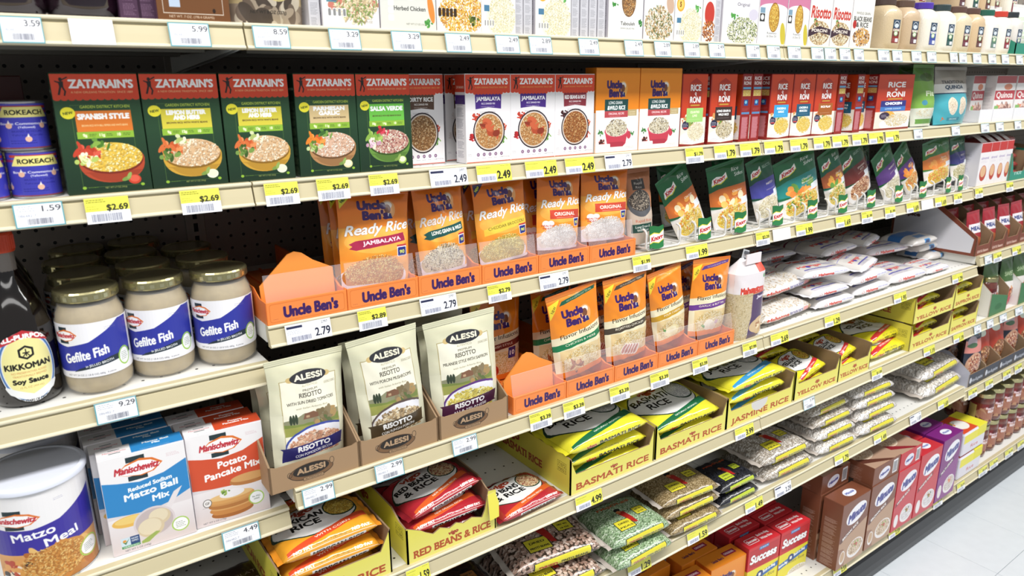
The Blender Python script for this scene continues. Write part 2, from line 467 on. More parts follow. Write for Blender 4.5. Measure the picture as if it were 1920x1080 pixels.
# shelves
CH0 = [(.014, 0), (.002, 0), (0, -.0012), (-.0004, -.003), (0, -.0052), (.003, -.0062), (.0035, -.0085), (.0015, -.0105), (-.0015, -.022), (-.0045, -.0345), (-.0075, -.0365), (-.008, -.0385), (-.0065, -.0405), (-.003, -.041), (.008, -.041), (.008, -.03), (.014, -.02)]
CH = [(a, b*.86) for a, b in CH0]
def shelf(x0, x1, z, yf, label, base=False):
    root = bpy.data.objects.new('gondola_shelf', None); COL.objects.link(root); root.location = (x0, yf, z)
    g = .0012; L = x1-x0
    c = MB()
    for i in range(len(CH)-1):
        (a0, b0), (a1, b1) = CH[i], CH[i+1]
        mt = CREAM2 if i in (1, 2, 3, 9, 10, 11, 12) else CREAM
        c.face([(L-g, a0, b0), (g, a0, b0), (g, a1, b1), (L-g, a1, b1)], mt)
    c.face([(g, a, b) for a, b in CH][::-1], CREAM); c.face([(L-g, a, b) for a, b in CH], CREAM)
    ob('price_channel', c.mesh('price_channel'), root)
    d = MB(); D = YB-yf-.006
    d.face([(g, .014, -.0005), (L-g, .014, -.0005), (L-g, D, -.0005), (g, D, -.0005)], DECK)
    for q in ([(g, .014, -.0005), (g, D, -.0005), (g, D, -.03), (g, .014, -.03)], [(L-g, D, -.0005), (L-g, .014, -.0005), (L-g, .014, -.03), (L-g, D, -.03)],
              [(L-g, .014, -.0005), (g, .014, -.0005), (g, .014, -.03), (L-g, .014, -.03)], [(g, D, -.0005), (L-g, D, -.0005), (L-g, D, -.03), (g, D, -.03)]): d.face(q, WHITEP)
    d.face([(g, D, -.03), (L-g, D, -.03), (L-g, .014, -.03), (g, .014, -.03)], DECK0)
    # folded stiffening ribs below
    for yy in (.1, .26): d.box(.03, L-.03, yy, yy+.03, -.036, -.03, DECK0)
    ob('deck', d.mesh('deck'), root)
    if not base:
        for xx in (.004, L-.0064):
            b = MB(); pl = [(D+.004, -.028), (.03, -.028), (.03, -.032), (.16, -.042), (D+.004, -.06)]
            b.prism(pl, lambda a, q, t: (xx+t, a, q), .0024, WHITEP)
            ob('bracket', b.mesh('bracket'), root)
    tag(root, label, 'shelf')
    return root
Z = dict(S1=.082, S2=-.138, S3=-.364, S4=-.625, S5=-.846, S6=-1.0736, S7=-1.47, L3=-.4245, L4=-.675, L5=-.93, R3=-.360, R4=-.5925, R6=-1.096)
Yf = dict(S1=-.038, S2=0., S3=0., S4=-.056, S5=-.07, S6=-.083, S7=-.105, L3=.004, L4=-.02, L5=-.06, R3=0., R4=-.058, R6=-.083)
R5_ = 'S5'
bn = ['left bay', 'middle bay', 'bay right of middle', 'far bay', 'bay past the far bay']
lv = {'S1': 'top', 'S2': 'second', 'S3': 'third', 'S4': 'fourth', 'S5': 'fifth', 'S6': 'sixth', 'S7': 'bottom'}
for bi, (x0, x1) in enumerate(BX):
    for s in ('S1', 'S2', 'S3', 'S4', 'S5', 'S6', 'S7'):
        q = s
        if bi == 0: q = {'S3': 'L3', 'S4': 'L4', 'S5': 'L5', 'S6': None, 'S7': 'S7'}.get(s, s)
        if bi >= 3: q = {'S3': 'R3', 'S4': 'R4', 'S6': 'R6'}.get(s, s)
        if q is None or (bi == 0 and s == 'S7') or bi == 4 and s == 'S7' and False: continue
        extra = {'L3': 'holding gefilte fish jars', 'L4': 'holding matzo cartons', 'L5': 'below the matzo cartons'}.get(q, '')
        shelf(x0, x1, Z[q], Yf[q], f'cream {lv[s]} shelf of the {bn[bi]} {extra}'.strip(), base=(s == 'S7'))
# floor-level base with black bumper
for i in range(5):
    x0, x1 = BX[i]
    root = bpy.data.objects.new('floor_kickboard', None); COL.objects.link(root); root.location = (x0, Yf['S7'], FLOOR)
    k = MB(); hz = Z['S7']-.0375-FLOOR
    P = [(.012, hz), (-.004, hz), (-.012, hz-.008), (-.016, hz*.6), (-.016, hz*.35), (-.012, .012), (-.004, 0), (.012, 0)]
    BLK = mat('black_vinyl_bumper', '17181c', .38)
    for a, b in zip(P[:-1], P[1:]):
        k.face([(BAY, a[0], a[1]), (0, a[0], a[1]), (0, b[0], b[1]), (BAY, b[0], b[1])], BLK)
    ob('bumper', k.mesh('bumper'), root)
    k2 = MB(); k2.box(0, BAY, .012, .5, 0, hz, DARK); ob('plinth', k2.mesh('plinth'), root)
    tag(root, 'black bumper strip along the floor under the '+bn[i], 'shelf base')
# ------------------------------------------------------------------ artwork designs
RICE = ['f3ead2', 'fbf6e6', 'e6d9b8', 'd8c79c', 'efe3c4']
YRICE = ['f2cf5a', 'f7e08a', 'e3b53c', 'fbedb0', 'e8c65a']
BRICE = ['b07a44', 'd3a063', '8f5a2c', 'e3bd84', 'c08a4c']
WILD = ['efe6cf', 'd9ccab', '5a4632', 'f7f0de', 'cdbd98']
BEIGE = ['e9c9a0', 'f4e1c4', 'd0a172', 'fff1da', 'dcb78c']
def man(a, x, y, s, col):
    """small dancing figure with a trumpet"""
    a.ell(x, y+s*.42, s*.09, s*.11, col); a.fill([(x-s*.13, y+s*.3), (x+s*.12, y+s*.32), (x+s*.1, y-s*.02), (x-s*.1, y)], col)
    a.fill([(x-s*.1, y+s*.02), (x+s*.0, y), (x-s*.14, y-s*.45), (x-s*.24, y-s*.43)], col)
    a.fill([(x-.0*s, y), (x+s*.1, y), (x+s*.2, y-s*.25), (x+s*.12, y-s*.5), (x+s*.05, y-s*.48), (x+s*.11, y-s*.25)], col)
    a.fill([(x, y+s*.4), (x+s*.34, y+s*.58), (x+s*.36, y+s*.52), (x+s*.02, y+s*.34)], col)
    a.fill([(x-s*.13, y+s*.3), (x-s*.3, y+s*.36), (x-s*.3, y+s*.3), (x-s*.1, y+s*.2)], col)
def zat_head(a, w, h, hh, tag='A NEW ORLEANS TRADITION  SINCE 1889', tc='f6d9a0'):
    a.rect(0, h-hh, w, hh, 'de4829')
    n = 12
    for i in range(n): a.ell((i+.5)*w/n, h-hh, w/n/2, 2.4, 'de4829')
    for i in range(n): a.ell((i+.5)*w/n, h-hh+.2, w/n/2, 2.4, 'b5301f', .0)
    man(a, w*.115, h-hh*.52, hh*.72, '231a18')
    a.text("ZATARAIN'S", w*.57, h-hh*.4, hh*.32, 'ffffff', w=w*.74, bold=.55, serif=.5)
    a.text(tag, w*.57, h-hh*.74, hh*.085, tc, w=w*.72)
def zat_green(lines, band, tcol, sub, bowl, bdark, grains, garn, nums=('9g', '11g', '10')):
    w, h = 100, 155; a = Art(w, h, '26452c', 3.0)
    a.vgrad(0, h, '17301f', '2f5534'); zat_head(a, w, h, 31)
    a.frame(17, 8, w-30, h-47, .5, '5f7f3a', .8)
    a.text('GARDEN DISTRICT KITCHEN', 57, 113.5, 3.4, 'b9c94c', w=58, bold=.25)
    bb = 88 if len(lines) > 0 else 90
    a.rect(21, 81.5, 66, 27, band); a.rect(20, 72.5, 67, 9, '8fb93c')
    if len(lines) == 1: a.text(lines[0], 54, 101, 6.2, tcol, w=60, bold=.7, serif=.4)
    else:
        a.text(lines[0], 54, 103.4, 5.2, tcol, w=51, bold=.6, serif=.4); a.text(lines[1], 54, 96.4, 5.2, tcol, w=34, bold=.6, serif=.4)
    a.text(sub, 54, 89.4, 2.4, '4b3a22' if tcol == 'ffffff' and band != 'dc7a2e' else 'f3d9a6', w=54, bold=.15)
    for i, n in enumerate(nums): a.text(n, 29+i*20, 77, 3.4, 'eef6c8', bold=.4); a.micro(34+i*20, 75, 9, 4, '3f5f24', 2, .8, .8)
    a.ell(13.5, 106, 8.4, 7.6, 'f0e63a'); a.text('NEW', 13.5, 106, 3.4, '3c4a1c', w=11, bold=.3, rot=8)
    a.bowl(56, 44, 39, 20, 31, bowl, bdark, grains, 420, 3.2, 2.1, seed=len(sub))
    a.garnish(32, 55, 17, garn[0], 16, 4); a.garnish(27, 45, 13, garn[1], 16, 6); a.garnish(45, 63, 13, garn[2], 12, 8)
    a.ell(80, 15.5, 8, 6.5, garn[3]); a.ell(80, 16.5, 6, 4.6, 'f6f3d0' if garn[3] != 'c8432c' else 'e0604a'); a.ell(70, 17, 6, 2.6, '7d9a4a', 1, 20); a.ell(74, 21, 5, 2.4, '93ad5c', 1, 60)
    a.text('NET WT 5.7 OZ (161g)', 56, 6.6, 2.2, 'c9c86a', w=26); a.ell(18.5, 8, 2.4, 2, '8fb93c'); a.ell(89, 8, 2.4, 2, '8fb93c'); a.micro(23, 7, 15, 2, '8fb93c', 1)
    return a
def zat_white(l1, l2, band, grains, chunks, sp):
    w, h = 98, 155; a = Art(w, h, 'efecee', 3.0)
    zat_head(a, w, h, 30, tc='f3c96a')
    a.fill([(20, h-33), (78, h-33), (77, h-60), (49, h-57), (21, h-60)], band)
    for x in range(9): a.ell(20+x*7.2, h-31.5, 4, 3.2, 'de4829')
    a.text(l1, 49, h-42, 6.6, 'ffffff', w=min(52, 6.2*len(l1)), bold=.35); a.text(l2, 49, h-50.5, 3.2, 'ffffff', w=30, bold=.2); a.micro(33, h-57, 32, 2.4, 'ffffff', 1, .8, .7)
    a.micro(30, h-68, 38, 4, '6a6670', 2, .7, .6)
    a.garnish(22, 82, 9, sp[0], 22, 5); a.garnish(80, 62, 9, sp[1], 24, 7); a.garnish(80, 40, 10, sp[2], 20, 11); a.garnish(14, 45, 9, sp[3], 26, 13)
    a.plate(50, 55, 35, 'dccfc4', '2b2028', grains, 700, 2.6, 1.7, 5)
    if chunks: a.garnish(50, 58, 26, chunks, 11, 9)
    for i in range(5): a.ell(25+i*13, 14, 3.1, 3.1, '6a3a6a'); a.ell(25+i*13, 14, 1.8, 1.8, 'efecee', .6); a.micro(21+i*13, 6, 8, 3, '777080', 1)
    a.micro(3, 12, 8, 5, '8a8690', 2); a.text('NET WT 8 OZ (226g)', 86, 8, 1.8, '888490', w=18)
    a.rect(0, 0, w, 1.4, 'c9543c')
    return a
def ub_logo(a, x, y, s, col='3c1d63', two=True, halo='e9a86a'):
    a.ell(x+s*.62, y-s*.02, s*.4, s*.5, halo); a.ell(x+s*.64, y+s*.2, s*.24, s*.2, 'efe9e2'); a.ell(x+s*.62, y+s*.02, s*.17, s*.24, '7a4a34')
    a.fill([(x+s*.42, y-s*.5), (x+s*.84, y-s*.5), (x+s*.78, y-s*.22), (x+s*.5, y-s*.22)], '23306e'); a.fill([(x+s*.58, y-s*.2), (x+s*.68, y-s*.2), (x+s*.63, y-s*.42)], 'ffffff')
    a.text('Uncle', x-s*.12, y+s*.27, s*.42, col, w=s*1.25, bold=s*.045); a.text("Ben's", x+s*.02, y-s*.27, s*.42, col, w=s*1.15, bold=s*.045)
def ub_carton():
    w, h = 122, 167; a = Art(w, h, 'f1f0ec', 2.6)
    a.vgrad(h-82, h, 'ef8a1c', 'f4941e'); a.rect(0, h-2, w, 2, 'f7a83a')
    ub_logo(a, 54, h-40, 32, halo='f7b35a')
    a.rect(24, h-84, 66, 23, '1f4a48'); a.text('LONG GRAIN', 54, h-67.5, 6, 'ffffff', w=38, bold=.3); a.text('&WILD RICE', 57, h-77.5, 7.6, 'ffffff', w=50, bold=.45)
    a.rect(24, h-97, 66, 13, 'b8474d'); a.text('ORIGINAL RECIPE', 57, h-89.5, 4.4, 'f7dfe0', w=44, bold=.25); a.micro(38, h-96, 38, 2.4, 'f7dfe0', 1)
    a.rect(90, h-95, 26, 13, 'bda878'); a.text('FLAVORED', 103, h-87, 2.3, 'f2ead2', w=17); a.text('SEASONED', 103, h-91.5, 2.3, 'f2ead2', w=17)
    a.fill([(26, 42), (92, 42), (86, 16), (78, 10), (42, 10), (33, 16)], 'c74052'); a.fill([(84, 16), (78, 10), (42, 10), (33, 16), (40, 20), (78, 20)], 'a63244', .7)
    a.ell(95, 33, 6, 8, 'c74052'); a.ell(59, 42, 34, 12, 'd0506a'); a.ell(59, 44, 31, 13, 'e8dfc8')
    a.grains(59, 49, 29, 17, WILD, 700, 4.2, 1.3, 3)
    a.garnish(16, 40, 8, ['3f7a3c', '5c9a4e', '2f5f30'], 14, 4); a.garnish(104, 36, 7, ['3f7a3c', '4d8a46'], 12, 5); a.garnish(18, 20, 9, ['6a2a2a', '3a2420', 'c04a3a'], 24, 9)
    a.rrect(8, 4, 34, 13, 2, 'ffffff'); a.micro(10, 6, 30, 9, '9a8a92', 3)
    a.micro(86, 5, 26, 5, '9a8a92', 2)
    return a
def rar(panel, l1, l2, tcol='ffffff', grains=RICE, w=90, extra=None):
    h = 156; a = Art(w, h, 'c8401f', 2.6); a.vgrad(50, h, 'c03a1e', 'd8481c'); a.rect(0, 0, 3, h, '9a2018', .6)
    cx = w*.54
    a.fill([(cx-23, h-72), (cx+23, h-72), (cx+23, h-20), (cx+13, h-14), (cx, h-8), (cx-13, h-14), (cx-23, h-20)], 'b0301a'); a.frame(cx-20, h-68, 40, 48, .8, 'd8601f')
    a.text('RICE', cx, h-29, 12.5, 'ffffff', w=36, bold=.8); a.ell(cx, h-42, 3.2, 3.2, 'ffffff'); a.ell(cx, h-42, 1.4, 1.4, 'c8401f'); a.text('RONI', cx, h-55, 12.5, 'ffffff', w=37, bold=.8)
    a.rect(cx-16, h-69, 32, 3.6, 'c79a3c'); a.ell(cx+2, h-46.5, 1.4, 1.4, 'ffffff')
    a.rect(0, 0, w, 62, 'f0e6da'); a.garnish(w*.3, 52, 22, ['d79a5a', 'efd9b4', 'c46a3a', '8a9a4a', 'f3e3cf'], 26, len(l1)+1)
    a.ell(w*.5, 17, w*.52, 15, 'f6f3f2'); a.fill([(0, 0), (w, 0), (w, 5), (w*.5, 2), (0, 5)], '8a2018')
    a.ell(w*.6, 30, w*.32, 17, grains[-1]); a.grains(w*.62, 31, w*.32, 21, grains, 520, 3.4, 1.4, 3)
    a.ell(w*.2, 45, 12, 10, '2c2a44'); a.micro(w*.1, 40, 18, 10, 'd8d8e8', 3, .8, 1.2); a.rect(w*.12, 38, 15, 3, 'c83a3a')
    a.garnish(w*.48, 51, 8, ['5c8a3a', '7aa04a'], 7, 6)
    a.rect(w*.22, h-104, w*.66, 31, panel)
    if l1: a.text(l1, w*.55, h-82, 4.6, tcol, w=min(w*.56, 4*len(l1)), bold=.4)
    if l2: a.text(l2, w*.55, h-90, 4.6, tcol, w=min(w*.52, 4*len(l2)), bold=.4)
    a.micro(w*.3, h-99, w*.5, 2, tcol, 1, .7)
    a.micro(8, 6, 26, 6, '7a6a90', 3); a.text('NET WT 6.8 OZ', w*.72, 5, 2, 'f3e6e0', w=24)
    return a
def rar_chicken():
    w, h = 112, 156; a = Art(w, h, 'c8401f', 2.6); a.vgrad(60, h, 'b8341c', 'cf441c')
    a.frame(30, h-68, 56, 54, 1, 'a02c16'); a.text('RICE', 58, h-28, 14, 'ffffff', w=54, bold=.9); a.ell(57, h-42, 3.6, 3.4, 'ffffff'); a.text('RONI', 58, h-55, 14, 'ffffff', w=56, bold=.9); a.rect(34, h-70, 46, 3.6, 'c79a3c')
    a.rect(14, h-90, 80, 17, '2d2f7c'); a.text('CHICKEN', 54, h-81, 6.5, 'ffffff', w=52, bold=.6); a.rect(14, h-103, 80, 13, '3f78c0'); a.text('LOWER SODIUM', 54, h-96, 4, 'dfeaf8', w=50, bold=.3)
    a.rect(0, 0, w, 52, 'efe3d4'); a.ell(40, 40, 22, 14, 'e8b04a'); a.ell(30, 40, 16, 11, '3a2a44'); a.micro(20, 36, 20, 8, 'e8e8f0', 3, .8, 1)
    a.ell(66, 16, 50, 18, 'f6f3f2'); a.grains(68, 27, 36, 18, RICE+['e8c87a'], 640, 4, 1.5, 5); a.rect(0, 0, w, 5, '8a2a1c')
    return a
def side(col, tcol='ffffff', w=40, h=155, bands=(), seed=1, title=None):
    a = Art(w, h, col, 2.); a.rng = np.random.default_rng(seed)
    for y, hh, c in bands: a.rect(0, y, w, hh, c)
    y = h*.74
    while y > 12:
        hh = 8+10*a.rng.random(); a.micro(w*.15, y-hh, w*.66, hh, tcol, None, .75, .8); y -= hh+3
    if title: a.text(title[0], w/2, h*.86, w*.12, title[1], w=w*.75, bold=.3)
    return a
def rar_side():
    w, h = 38, 156; a = Art(w, h, '8f1f1c', 2.4)
    a.text('RICE', w/2, h-9, 7.5, 'e8ddd8', w=28, bold=.5); a.text('RONI', w/2, h-20, 7.5, 'e8ddd8', w=28, bold=.5)
    a.rect(3, h-34, 32, 5, '6aaed8'); a.rect(3, h-50, 32, 14, 'd8b86a'); a.grains(19, h-43, 14, 6, YRICE, 60, 3, 1.4)
    a.rect(10, h-72, 17, 14, '2a4a8a'); a.ell(18, h-64, 5, 4, '7ac0d8'); a.micro(5, h-84, 28, 7, 'd8a0a0', 3); a.rect(3, h-92, 32, 5, '5a8ab8')
    a.rect(6, 6, 24, h-104, 'b86a74', .8); a.micro(7, 8, 26, h-108, 'e0b0b8', None, .8, .7)
    return a
def mani_logo(a, x, y, s, rot=0, tc='c2323e'):
    a.rect(x-s*.28, y+s*.2, s*.52, s*.17, '23353a'); a.rect(x-s*.28, y-s*.38, s*.54, s*.15, '23353a')
    e = [(x-s*.62, y-s*.1), (x-s*.3, y+s*.16), (x+s*.1, y+s*.27), (x+s*.45, y+s*.2), (x+s*.72, y), (x+s*.45, y-s*.22), (x+s*.1, y-s*.28), (x-s*.3, y-s*.2)]
    a.fill(e, 'e2762c'); a.fill([(x+(p-x)*.95-s*.03, y+(q-y)*.82-s*.02) for p, q in e], 'ffffff')
    a.text('Manischewitz', x-s*.02, y-s*.01, s*.2, tc, w=s*1.22, bold=s*.012, it=.2)
def mani_box(col, lines, kind):
    w, h = 119, 154; a = Art(w, h, 'f4f1f2', 3.0)
    top = [(0, 118), (20, 113), (50, 108), (85, 113), (w, 127)]; bot = [(w, 76), (90, 64), (60, 58), (30, 60), (0, 64)]
    a.fill([(0, 0), (w, 0)]+bot+[(0, 0)], 'e2d9da')
    a.vgrad(0, 58, 'd9cccd', 'eee8e9')
    a.fill(top+bot, col)
    mani_logo(a, 50, 131, 50); a.micro(92, 136, 20, 6, 'c8909a', 3)
    for i, (s_, x, y, hh, ww, b) in enumerate(lines): a.text(s_, x, y, hh, 'ffffff', w=ww, bold=b, rot=5, it=.1)
    if kind == 'ball':
        a.ell(30, 50, 26, 9, 'e9b95a'); a.ell(30, 52, 22, 6, 'f0cf7a'); a.fill([(95, 78), (108, 84), (84, 46), (74, 46)], 'e9e1e2'); a.ell(62, 38, 30, 25, 'ddd1d2'); a.ell(62, 38, 27, 22, 'c6b7b6')
        for q, r in (((70, 44), 16), ((56, 30), 19)):
            a.ell(q[0], q[1], r, r*.82, 'd9c6a4'); a.ell(q[0]-1.5, q[1]+2, r*.86, r*.68, 'e6d8ba')
        a.fill([(40, 12), (62, 22), (68, 20), (50, 8), (40, 8)], '9fb25c'); a.rect(12, 12, 13, 13, 'cfe0ec'); a.rect(25, 12, 13, 13, '2c4a7c'); a.text('NON', 31, 21.5, 2.6, 'ffffff', w=9, bold=.2); a.text('GMO', 31, 17.6, 2.6, 'ffffff', w=9, bold=.2)
        a.rect(12, 8, 26, 4, '5a9a6a'); a.text('VERIFIED', 25, 10, 2.2, 'ffffff', w=22); a.fill([(14, 19), (18, 14), (24, 23), (18, 17)], '3f7a3c'); a.ell(17, 20, 2.6, 2, 'e29a3c')
        a.text('NET WT 5 OZ (142g)', 34, 4, 2.6, '55505a', w=36); a.ring(98, 22, 13, 12, 1.8, 'a8cf5a'); a.ell(98, 22, 11, 10, 'fafafa'); a.micro(91, 16, 15, 11, '5a6a5a', 4, .8, .8)
    else:
        for i, (yy, rx) in enumerate(((14, 34), (22, 36), (30, 37), (39, 38))):
            a.ell(58, yy, rx, 9, ['a8652e', 'c98746', 'b5763a', 'd9a05c'][i]); a.ell(58, yy+3, rx*.93, 6, ['c98746', 'dba564', 'cf9454', 'e7bf82'][i])
        a.ell(92, 62, 34, 9, 'b97a3e'); a.ell(92, 66, 32, 7, 'd9a566'); a.ell(60, 45, 20, 7, 'f1edee')
        a.garnish(48, 50, 8, ['8aa84a', '6a8c3a', 'a6bf62'], 12, 3)
        a.ell(20, 38, 7, 7, '5a5550'); a.ell(20, 38, 6, 6, 'f0ebe9'); a.text('GF', 20, 38, 4, '5a5550', bold=.3); a.micro(12, 30, 18, 1.6, '6a6560', 1)
        a.text('NET WT 6 OZ (170g)', 28, 4.5, 2.6, '55505a', w=36); a.ring(98, 26, 13, 12, 1.8, 'a8cf5a'); a.ell(98, 26, 11, 10, 'fafafa'); a.text('No MSG', 98, 28, 2.8, '4a5a4a', w=13); a.text('added', 98, 24, 2.8, '4a5a4a', w=9)
    return a
def mani_top(col, lines, w=119, d=38):
    a = Art(w, d, 'f1eeef', 2.6); a.rect(46, 0, w-46, d, col); a.text('Manischewitz', 24, d/2, 3.8, 'c2323e', w=32, it=.2); a.rect(16, d/2+5, 16, 2.2, '23353a'); a.rect(16, d/2-7, 16, 2.2, '23353a')
    for i, l in enumerate(lines): a.text(l, 82, d*.72-i*8, 5, 'ffffff', w=6*len(l)*.62, bold=.4)
    a.micro(58, 4, 50, 2.4, 'ffffff', 1)
    return a
def canister():
    C, h = 408, 172; a = Art(C, h, 'f2f0f1', 2.2); x = C/2   # front centre
    a.fill([(x-75, 62), (x+75, 62), (x+75, 142), (x+45, 128), (x+15, 112), (x-20, 106), (x-52, 108), (x-75, 112)], '3b2f9c')
    a.vgrad(0, 62, 'b5763a', 'e0a564', x-75, x+75); a.garnish(x+10, 34, 46, ['c9843c', 'dca050', 'b56a2c', 'e9bd74'], 40, 4); a.garnish(x-46, 34, 24, ['b8402c', 'efe0cf', '3a2a28', 'e0a05a'], 40, 6)
    a.ell(x+10, 50, 34, 20, 'cf8f44'); a.ell(x-10, 26, 36, 17, 'd99a4a'); a.grains(x+2, 38, 44, 30, ['e4b060', 'c98436', 'f0c67c', 'b8732c'], 900, 4, 2)
    mani_logo(a, x-40, 126, 46); a.text('Matzo', x-20, 96, 14, 'ffffff', w=54, bold=.6, rot=6); a.text('Meal', x+14, 79, 14, 'ffffff', w=44, bold=.6, rot=6)
    a.micro(x+12, 146, 18, 5, '6a6a9a', 2); a.ring(x+52, 34, 19, 18, 2.2, 'a8cf5a'); a.ell(x+52, 34, 16, 15, 'fafafa'); a.micro(x+41, 26, 22, 16, '4a5a5a', 5, .8, 1)
    a.rect(x-72, 8, 12, 14, 'cfe0ec'); a.rect(x-60, 8, 13, 14, '2c4a7c'); a.text('GMO', x-53.5, 15, 3, 'ffffff', w=10); a.rect(x-72, 3, 25, 5, '5a9a6a')
    a.rect(x+75, 0, 60, h, 'ecebee'); a.micro(x+78, 8, 54, 145, '4a4a55', 44, .9, 1.1)
    return a
def gefilte():
    C, h = 336, 86; a = Art(C, h, 'f3f2f6', 2.8); x = C/2
    a.fill([(x-84, 58), (x-60, 56), (x-25, 50), (x+10, 56), (x+42, 72), (x+62, 84), (x+84, 84), (x+84, 24), (x+40, 22), (x-10, 12), (x-40, 10), (x-84, 12)], '3038a0')
    a.fill([(x-20, 10), (x+20, 16), (x+84, 24), (x+84, 32), (x+40, 28), (x-10, 15)], '22303c'); a.rect(x-84, 0, 168, 9, 'f3f2f6')
    mani_logo(a, x-30, 68, 34); a.text('Gefilte Fish', x+2, 36, 14, 'ffffff', w=72, bold=.8, rot=9, it=.12); a.text('in JELLED BROTH', x+22, 20.5, 3.8, 'ffffff', w=44, bold=.2, rot=7)
    a.micro(x+36, 72, 20, 5, '8a8aaa', 2); a.text('NET WT 24 OZ (1 LB 8 OZ) 680g   6 pieces', x+6, 4.5, 2.6, '5a5a68', w=78); a.ring(x+66, 22, 13, 15, 2.2, '9ccc50'); a.ell(x+66, 22, 10.5, 12.5, 'f6f8f6'); a.micro(x+59, 15, 14, 14, '55655a', 5, .8, .8)
    a.rect(0, 0, x-86, h, 'eeedf2'); a.micro(x-130, 8, 40, 66, '5a5a66', 22, .9, .9); a.rect(x+86, 0, x-86, h, 'eeedf2'); a.micro(x+92, 8, 46, 66, '4a4a56', 22, .9, .9)
    return a
def soy():
    w, h = 92, 108; a = Art(w, h, '14100e', 3.)
    P = lambda s: [(w/2+44*s*math.sin(t)*(1 if abs(math.sin(t)) < .99 else 1), h/2+52*s*math.cos(t)) for t in np.linspace(0, 2*math.pi, 40)[:-1]]
    a.fill(P(1), 'e8ecf0'); a.fill(P(.97), '4a78b8'); a.fill(P(.9), 'e8ecf0'); a.fill(P(.86), 'f0e8a0')
    a.fill([(3, 84), (w/2, 98), (w-3, 84), (w-2, 92), (w/2, 108), (2, 92)], 'c03038'); a.text('ALL-PURPOSE', w/2, 93, 6.2, 'ffffff', w=74, bold=.5, arch=6)
    a.fill([(46, 86), (57, 81), (57, 70), (46, 65), (35, 70), (35, 81)], '1c1a1c'); a.fill([(46, 83), (54, 79), (54, 72), (46, 68), (38, 72), (38, 79)], 'f0e8a0'); a.rect(41, 74.6, 10, 1.6, '1c1a1c'); a.rect(45.2, 70, 1.6, 11, '1c1a1c'); a.fill([(45, 76), (46.8, 76), (51, 70.6), (49.6, 70)], '1c1a1c'); a.fill([(46, 76), (47, 75), (42, 70), (41, 71)], '1c1a1c')
    a.text('KIKKOMAN', w/2, 56, 8, '181614', w=68, bold=.7); a.text('NO PRESERVATIVES ADDED', w/2, 47, 3, 'd08a4a', w=52); a.text('TRADITIONALLY BREWED', w/2, 42, 3, 'd08a4a', w=50); a.text('Soy Sauce', w/2, 34, 6.4, '181614', w=52, bold=.5); a.text('15 FL OZ (444 mL)', w/2, 25, 2.8, 'c8a050', w=34)
    a.fill([(3, 20), (w/2, 2), (w-3, 20), (w-8, 28), (w/2, 14), (8, 28)], 'eef0f2'); a.text('OVER 300 YEARS OF EXCELLENCE', w/2, 11.5, 3.8, '1c1a1c', w=72, bold=.3, arch=-7)
    return a
def rokeach():
    C, h = 230, 86; a = Art(C, h, '3f3fae', 2.8); x = C/2
    a.rect(0, h-7, C, 7, '4a48b8'); a.rect(x-42, h-9, 84, 5, 'b83a3c'); a.rect(x-58, h-18, 116, 5, '8a2a6a')
    a.fill([(x-30, h-6), (x+30, h-6), (x+34, h-14), (x+40, h-26), (x-40, h-26), (x-34, h-14)], 'efe58e'); a.text('ROKEACH', x, h-16.5, 8.6, '22221c', w=56, bold=.5)
    a.text('Bougie Commemorative', x, h-38, 4.6, 'eeeef6', w=78, bold=.3); a.text('(Yellowed)', x, h-45, 4, 'e8e8f4', w=24, bold=.2); a.text('BRAND 26 HOURS', x, h-53, 3.6, '20207c', w=44); a.text('Yahrzeit Candle', x, h-60, 3.6, '20207c', w=46); a.micro(x-26, 8, 52, 9, '20207c', 2, .9, 1.2)
    for i in range(7):
        q = x-75+i*25; yy = 18 if i % 2 else 44
        a.ell(q, yy, 5, 5.5, 'e8b9a0'); a.fill([(q-2, yy+4), (q+2, yy+4), (q+.5, yy+11)], 'f3ece6')
    a.rect(0, 0, C, 2, '8a3a3a')
    return a
